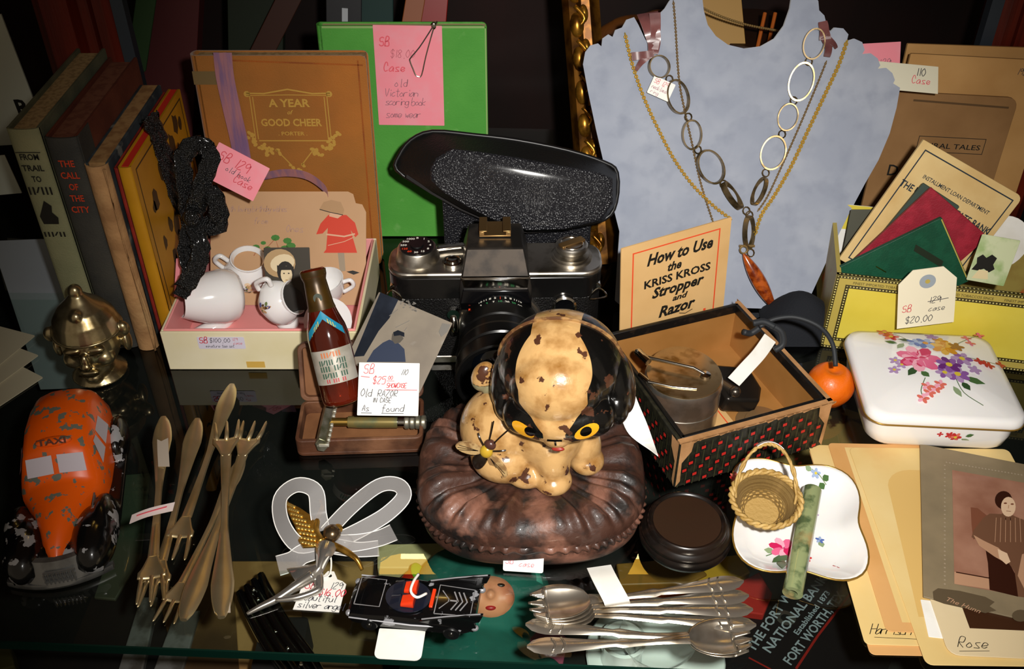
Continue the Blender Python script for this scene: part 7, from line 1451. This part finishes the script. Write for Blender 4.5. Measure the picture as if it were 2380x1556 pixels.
# carved gilt frame leaning beside the bust
ga, gb_ = PY(1312, -60, .775), PY(1400, 610, .690)
gM = FR(gb_, (1, .25, 0), ga-gb_); gf = thing('gilt_frame', 'carved gilt picture frame edge leaning behind the camera case', 'frame', gM); Lg = (ga-gb_).length
GLT = mat('old_gilt', '#8a5a1c', .35, .7, col2='#4a2c0c', scale=60, lo=.42, hi=.62); GL2_ = mat('gilt_shine', '#b9832c', .3, .8, col2='#6a420f', scale=80)
mb = MB(); pr = [(-.016, 0), (-.014, .008), (-.009, .011), (-.004, .008), (.002, .010), (.008, .005), (.012, .004), (.012, -.004), (-.016, -.004)]
mb.loft([[(x, y, z) for x, z in pr] for y in (0, Lg)]); mb.build('moulding', gf, GLT, smooth=40)
for k in range(9):
    y = .012+Lg*k/9; mb = MB(); mb.ball((-.009, y, .009), (.0055, .010, .0055)); mb.ball((-.003, y+.008, .009), (.0035, .007, .0045)); mb.tube(catmull([(-.012, y-.004, .010), (-.004, y+.004, .014), (-.010, y+.014, .011)], 4), .0018, 6); mb.build('carved_scroll', gf, GL2_, smooth=180)
# leather bag, card, rods and chain seen past the neck of the bust
bg = thing('leather_bag', 'brown leather bag slumped behind the left shoulder of the bust', 'bag', Vector((PY(1475, 100, .80).x, .80, .0)))
mb = MB(); z = PY(1475, 60, .80).z; mb.ball((0, 0, z-.05), (.050, .024, .060)); mb.ball((.02, -.006, z-.01), (.030, .016, .026)); mb.ball((-.005, 0, .055), (.045, .026, .055)); me = fuse(mb, .003, 4); obj('bag_body', me, bg, mat('bag_leather', '#6a3c14', .45, col2='#3c200a', scale=25, lo=.4, hi=.65, bump=.3, bscale=200))
mb = MB(); mb.tube(catmull([(-.035, -.026, z-.03), (-.01, -.034, z+.005), (.02, -.034, z-.004), (.045, -.02, z-.035)], 5), .004, 8); mb.build('bag_strap', bg, mat('strap_dark', '#1c120c', .5), smooth=180)
mb = MB(); mb.ball((-.022, -.026, z-.035), (.018, .006, .008)); mb.build('bag_tab', bg, mat('bag_tab', '#b08a5a', .5), smooth=180)
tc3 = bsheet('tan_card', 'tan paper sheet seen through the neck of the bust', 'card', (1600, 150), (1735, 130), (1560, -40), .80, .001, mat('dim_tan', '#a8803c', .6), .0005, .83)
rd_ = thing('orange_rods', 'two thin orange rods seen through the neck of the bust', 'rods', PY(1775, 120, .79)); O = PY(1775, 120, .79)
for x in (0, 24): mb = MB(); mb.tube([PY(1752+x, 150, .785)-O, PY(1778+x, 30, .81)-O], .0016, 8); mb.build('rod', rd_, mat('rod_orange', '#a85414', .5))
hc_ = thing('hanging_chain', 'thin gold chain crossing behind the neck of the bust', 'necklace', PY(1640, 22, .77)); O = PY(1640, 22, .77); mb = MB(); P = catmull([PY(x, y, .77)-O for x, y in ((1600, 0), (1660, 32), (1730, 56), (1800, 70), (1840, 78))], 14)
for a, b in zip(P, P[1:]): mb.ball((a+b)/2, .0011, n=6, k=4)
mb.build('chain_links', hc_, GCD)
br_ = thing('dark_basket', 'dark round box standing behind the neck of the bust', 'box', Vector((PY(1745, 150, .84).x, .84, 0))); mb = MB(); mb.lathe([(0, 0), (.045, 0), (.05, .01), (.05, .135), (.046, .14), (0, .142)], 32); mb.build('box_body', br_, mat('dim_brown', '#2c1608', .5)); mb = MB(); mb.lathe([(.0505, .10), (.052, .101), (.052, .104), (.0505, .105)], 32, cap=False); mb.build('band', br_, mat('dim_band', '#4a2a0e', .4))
# things behind the books, top
def bar(name, label, cat, p, q, Y, Y2, w, th, m): 
    a, b = PY(*p, Y), PY(*q, Y2); o = thing(name, label, cat, FR(a, Vector((0, 1, 0)).cross(b-a), b-a)); L = (b-a).length; mb = MB(); mb.prism(rrect(w, L, min(w, L)*.1, 3, -w/2, 0), 0, th); mb.build('body', o, m, bevel=.0006); return o, L
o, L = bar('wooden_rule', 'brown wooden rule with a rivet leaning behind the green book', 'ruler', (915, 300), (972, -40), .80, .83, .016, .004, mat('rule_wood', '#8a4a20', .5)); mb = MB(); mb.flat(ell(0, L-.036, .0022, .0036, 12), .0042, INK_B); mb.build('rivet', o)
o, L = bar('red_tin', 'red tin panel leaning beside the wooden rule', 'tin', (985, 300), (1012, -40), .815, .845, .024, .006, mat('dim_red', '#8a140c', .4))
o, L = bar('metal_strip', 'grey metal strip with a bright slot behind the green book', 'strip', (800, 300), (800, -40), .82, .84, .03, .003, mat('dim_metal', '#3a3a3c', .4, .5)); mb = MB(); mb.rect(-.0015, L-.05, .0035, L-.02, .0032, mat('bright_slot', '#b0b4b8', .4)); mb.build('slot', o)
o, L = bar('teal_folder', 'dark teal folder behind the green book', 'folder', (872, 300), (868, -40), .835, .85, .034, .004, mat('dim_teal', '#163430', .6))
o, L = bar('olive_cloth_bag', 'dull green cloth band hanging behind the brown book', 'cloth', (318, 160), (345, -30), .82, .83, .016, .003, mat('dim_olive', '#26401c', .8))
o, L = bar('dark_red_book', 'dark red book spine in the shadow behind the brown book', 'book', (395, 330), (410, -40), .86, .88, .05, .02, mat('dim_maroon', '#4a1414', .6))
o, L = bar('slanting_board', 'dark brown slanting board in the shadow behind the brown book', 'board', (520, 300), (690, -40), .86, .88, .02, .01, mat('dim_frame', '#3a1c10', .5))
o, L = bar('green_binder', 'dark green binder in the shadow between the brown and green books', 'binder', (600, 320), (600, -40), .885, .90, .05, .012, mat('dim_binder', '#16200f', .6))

# ------------------------------------------------------------------ on the deck under the glass
ZD = ZL+.0004
def deck(name, label, cat, pts, z, th, m, part='sheet'):
    P = [G(x, y, z) for x, y in pts]; c = sum(P, Vector())/len(P); o = thing(name, label, cat, (c.x, c.y, ZD)); mb = MB(); mb.prism([(p.x-c.x, p.y-c.y) for p in P][::-1] if ((P[1]-P[0]).cross(P[2]-P[1])).z < 0 else [(p.x-c.x, p.y-c.y) for p in P], 0, th); mb.build(part, o, m, bevel=min(.001, th*.3)); return o, c
zt = ZD
BKB = mat('bank_black', '#120d10', .45); BTX = mat('bank_letter', '#8e929a', .5); BRD = mat('bank_red', '#8a1a14', .5)
# bank folder with lettering
bo2 = G(1830, 1556, zt); be = G(1960, 1330, zt); d = (be-bo2).normalized()
bF2 = FR(G(1730, 1500, zt+.004), be-bo2, (bo2-be).cross(Vector((0, 0, 1)))*1.0)
if (bF2.to_3x3() @ Vector((0, 0, 1))).z < 0: bF2 = FR(G(1730, 1500, zt+.004), be-bo2, (be-bo2).cross(Vector((0, 0, -1))))
bk2 = thing('bank_folder', 'black folder lettered The Fort Worth National Bank under the glass', 'folder', bF2)
mb = MB(); mb.prism(rrect(.17, .11, .002, 3, -.03, -.085), -.004, 0); mb.build('cover', bk2, BKB)
iK = bF2.inverted()
def K(px, py): l = iK @ G(px, py, zt+.004); return l.x, l.y
mb = MB()
def kt(s, p, q, size, m=BTX, bold=.02): 
    a, b = K(*p), K(*q); w = sqrt((b[0]-a[0])**2+(b[1]-a[1])**2); mb.text(s, a[0], a[1], size, m, .0003, bold, width=w, rot=atan2(b[1]-a[1], b[0]-a[0]))
kt('THE FORT WORTH', (1752, 1518), (1880, 1330), .0090); kt('NATIONAL BANK', (1790, 1520), (1925, 1345), .0090); kt('Established 1873', (1855, 1478), (1930, 1380), .0055); kt('FORT WORTH, TEX', (1838, 1548), (1965, 1385), .0090)
mb.line([K(1850, 1556), K(1900, 1480), K(1985, 1370)], .0016, .0003, BRD); mb.line([K(1740, 1530), K(1815, 1570)], .0012, .0003, BRD); mb.build('lettering', bk2)
# teal hooded doll lying on its back
dh = G(1142, 1392, -.075); dl2 = thing('hooded_doll', 'doll in a teal hood and coat lying under the glass', 'doll', (dh.x, dh.y, ZD))
TEAL = mat('teal_cloth', '#0f5a4e', .8, col2='#0a463c', scale=25, lo=.35, hi=.65, bump=.4, bscale=150)
zc = -.075-ZD
mb = MB(); mb.ball((.0, .010, zc-.012), (.040, .036, .030), n=24, k=14); mb.ball((-.018, .020, zc-.015), (.034, .030, .028)); mb.ball((-.010, -.045, zc-.020), (.045, .042, .026)); mb.ball((.0, -.090, zc-.022), (.055, .040, .022)); mb.ball((-.045, -.055, zc-.024), (.016, .035, .016)); mb.ball((.035, -.060, zc-.024), (.016, .032, .016)); me = fuse(mb, .0025, 4); obj('hood_and_coat', me, dl2, TEAL)
mb = MB(); mb.ball((.000, -.004, zc+.006), (.017, .015, .014), n=24, k=16); mb.ball((.0, -.011, zc+.0185), (.0030, .0035, .003)); mb.ball((-.008, -.009, zc+.012), (.007, .006, .006)); mb.ball((.008, -.009, zc+.012), (.007, .006, .006)); me = fuse(mb, .0012, 3); obj('face', me, dl2, mat('doll_flesh', '#d88a66', .5, col2='#c86e50', scale=40), label='painted flesh coloured face')
mb = MB(); mb.ball((.0, -.0165, zc+.0125), (.0034, .0018, .0016)); mb.build('mouth', dl2, mat('doll_lips', '#a81c20', .4))
for s in (-1, 1): mb = MB(); mb.ball((s*.0062, -.004, zc+.0188), (.0028, .0014, .001)); mb.build('eye', dl2, mat('doll_eye', '#2a1a12', .3))
mb = MB(); mb.tube([(.030*cos(t), .008+.026*sin(t), zc+.004) for t in [PI*k/20 for k in range(21)]], .004, 8); mb.build('hood_trim', dl2, mat('teal_trim', '#2a7a6a', .8), smooth=180)
# strawberry ornament
sb = G(980, 1352, -.095); so_ = thing('strawberry_ornament', 'red strawberry ornament with green leaves under the glass', 'ornament', (sb.x, sb.y, ZD)); mb = MB(); mb.lathe([(0, 0), (.008, .002), (.016, .012), (.018, .022), (.014, .029), (0, .031)], 24); mb.build('berry', so_, mat('berry_red', '#b81a14', .4), smooth=180)
for k in range(4): mb = MB(); a = k*PI/2+.4; mb.ball((.008*cos(a), .008*sin(a), .0305), (.0085, .0045, .0016), R=Matrix.Rotation(a, 3, 'Z')); mb.build('leaf', so_, mat('berry_leaf', '#5a9c22', .5), smooth=180)
# tan boxes, black ribbed strap, pink card, cup and saucer and other oddments
deck('tan_folder', 'tan paper folder under the glass below the angel ornament', 'folder', ((540, 1312), (870, 1312), (850, 1556), (560, 1600)), zt, .004, mat('deck_tan', '#a8804e', .6, col2='#8a6438', scale=15))
deck('tan_folder', 'brown card under the glass between angel ornament and toy roadster', 'folder', ((700, 1420), (860, 1400), (900, 1600), (740, 1620)), zt+.01, .012, mat('deck_brown', '#6e5a3a', .6, col2='#5a4a30', scale=20))
deck('pale_box', 'pale cream box under the glass behind the strawberry', 'box', ((880, 1290), (1130, 1285), (1120, 1345), (880, 1345)), zt, .012, mat('deck_cream', '#b8a87c', .6))
bs_ = thing('black_bracelet', 'glossy black ribbed leather cuff under the glass by the angel foot', 'cuff', (0, 0, 0)); P = [G(x, y, z) for x, y, z in ((585, 1368, -.088), (610, 1420, -.082), (650, 1490, -.082), (700, 1560, -.084), (740, 1630, -.09))]; bs_.location = (P[0].x, P[0].y, ZD); O = bs_.location.copy(); wv = (G(625, 1340, -.08)-G(560, 1395, -.08))*.5
mb = MB(); mb.strip([p-O for p in catmull(P, 6)], tuple(wv), .006); mb.build('strap', bs_, BLKGLOSS, bevel=.001)
for e in (-.75, -.25, .25, .75):
    mb = MB(); mb.tube([p-O+wv*e+Vector((0, 0, .0045)) for p in catmull(P, 6)], .0028, 8); mb.build('rib', bs_, BLKGLOSS, smooth=180)
mb = MB(); mb.prism(rrect(.03, .04, .003, 3), 0, P[2].z-ZD-.003, None, T(P[2].x-O.x, P[2].y-O.y, 0)); mb.build('stand', bs_, BLACKV)
for k in range(9):
    q = G(*(((590, 1372), (600, 1395), (625, 1432), (660, 1480), (690, 1530), (640, 1470), (610, 1410), (670, 1508), (700, 1545))[k]), -.078)-O; mb = MB(); mb.ball(q, .0016); mb.build('stud', bs_, CHROME, smooth=180)
deck('pink_card', 'folded pink card under the glass beside the spoons', 'card', ((1190, 1505), (1260, 1450), (1320, 1490), (1300, 1590), (1210, 1590)), zt, .003, mat('deck_pink', '#b85a74', .6, col2='#8a3a50', scale=20))
cu = G(1520, 1545, zt); cs = thing('white_saucer', 'white cup and saucer under the glass in front of the spoons', 'cup', (cu.x, cu.y, ZD)); mb = MB(); mb.lathe([(0, 0), (.022, 0), (.040, .006), (.046, .010), (.045, .011), (.022, .004), (0, .004)], 40); mb.build('saucer', cs, WHITE_CH, smooth=60); mb = MB(); mb.lathe([(0, .004), (.012, .004), (.018, .016), (.024, .030), (.025, .032), (.023, .030), (.012, .010), (0, .009)], 36); mb.build('cup', cs, WHITE_CH, smooth=60)
mb = MB(); mb.tube(catmull([(-.023, 0, .027), (-.034, 0, .028), (-.033, 0, .016), (-.018, 0, .014)], 5), .0022, 8); mb.build('handle', cs, WHITE_CH, smooth=180)
cu = G(1440, 1530, zt); cs = thing('white_jar', 'small white pot under the glass left of the saucer', 'pot', (cu.x, cu.y-.006, ZD)); mb = MB(); mb.lathe([(0, 0), (.012, 0), (.014, .004), (.013, .02), (.015, .03), (.013, .031), (.010, .02), (.010, .005), (0, .004)], 28); mb.build('pot_body', cs, WHITE_CH, smooth=60)
deck('leather_piece', 'brown leather piece under the glass beyond the spoons', 'leather', ((1430, 1335), (1600, 1320), (1640, 1360), (1600, 1380), (1440, 1385)), zt, .012, mat('deck_leather', '#7c5620', .5, col2='#5c3c14', scale=30))
deck('yellow_cloth', 'yellow cloth under the glass beside the wooden stand', 'cloth', ((1620, 1320), (1710, 1310), (1740, 1350), (1690, 1380), (1610, 1370)), zt, .010, mat('deck_yellow', '#a87c18', .8, bump=.4, bscale=100))
deck('red_cloth', 'red cloth under the glass between spoons and bank folder', 'cloth', ((1690, 1385), (1760, 1350), (1790, 1400), (1770, 1450), (1700, 1440)), zt, .010, mat('deck_red', '#a01c14', .8, bump=.4, bscale=100))
deck('red_cloth', 'strip of red and blue cloth under the glass between the taped spoons', 'cloth', ((1440, 1400), (1590, 1392), (1590, 1410), (1445, 1418)), zt, .006, mat('deck_red2', '#9a2018', .8, col2='#1c4a64', scale=30, lo=.48, hi=.52))
deck('print_cloth', 'tan printed cloth under the glass beside the plaid box', 'cloth', ((1760, 1010), (1960, 960), (2080, 1000), (2060, 1060), (1900, 1130), (1760, 1120)), zt, .006, mat('deck_print', '#9a7a48', .8, col2='#2a2014', scale=28, lo=.56, hi=.6))
for k, pts in enumerate((((330, 1400), (372, 1400), (330, 1600), (270, 1600)), ((408, 1440), (470, 1430), (420, 1600), (350, 1600)))): deck('metal_strip', ['left pale metal strip under the glass below the forks', 'right pale metal strip under the glass below the forks'][k], 'strip', pts, zt, .006, mat('deck_metal', '#9a9a98', .35, .5, col2='#6e6a64', scale=60))
deck('brown_board', 'brown board under the glass below the forks', 'board', ((372, 1400), (540, 1310), (640, 1560), (420, 1600)), zt-.0002, .003, mat('deck_board', '#5a4022', .6, col2='#44301a', scale=15))
deck('green_paper', 'dull green paper under the glass between taxi and forks', 'paper', ((285, 1110), (350, 1105), (330, 1300), (270, 1400), (220, 1395), (270, 1250)), zt, .003, mat('deck_green', '#3c4636', .6, col2='#4a4a3a', scale=15))
deck('olive_ball_stand', 'dull olive cushion under the glass at the lower left corner', 'cushion', ((0, 1520), (40, 1530), (50, 1580), (-30, 1600), (-40, 1540)), zt, .015, mat('deck_olive', '#3c3a18', .8))
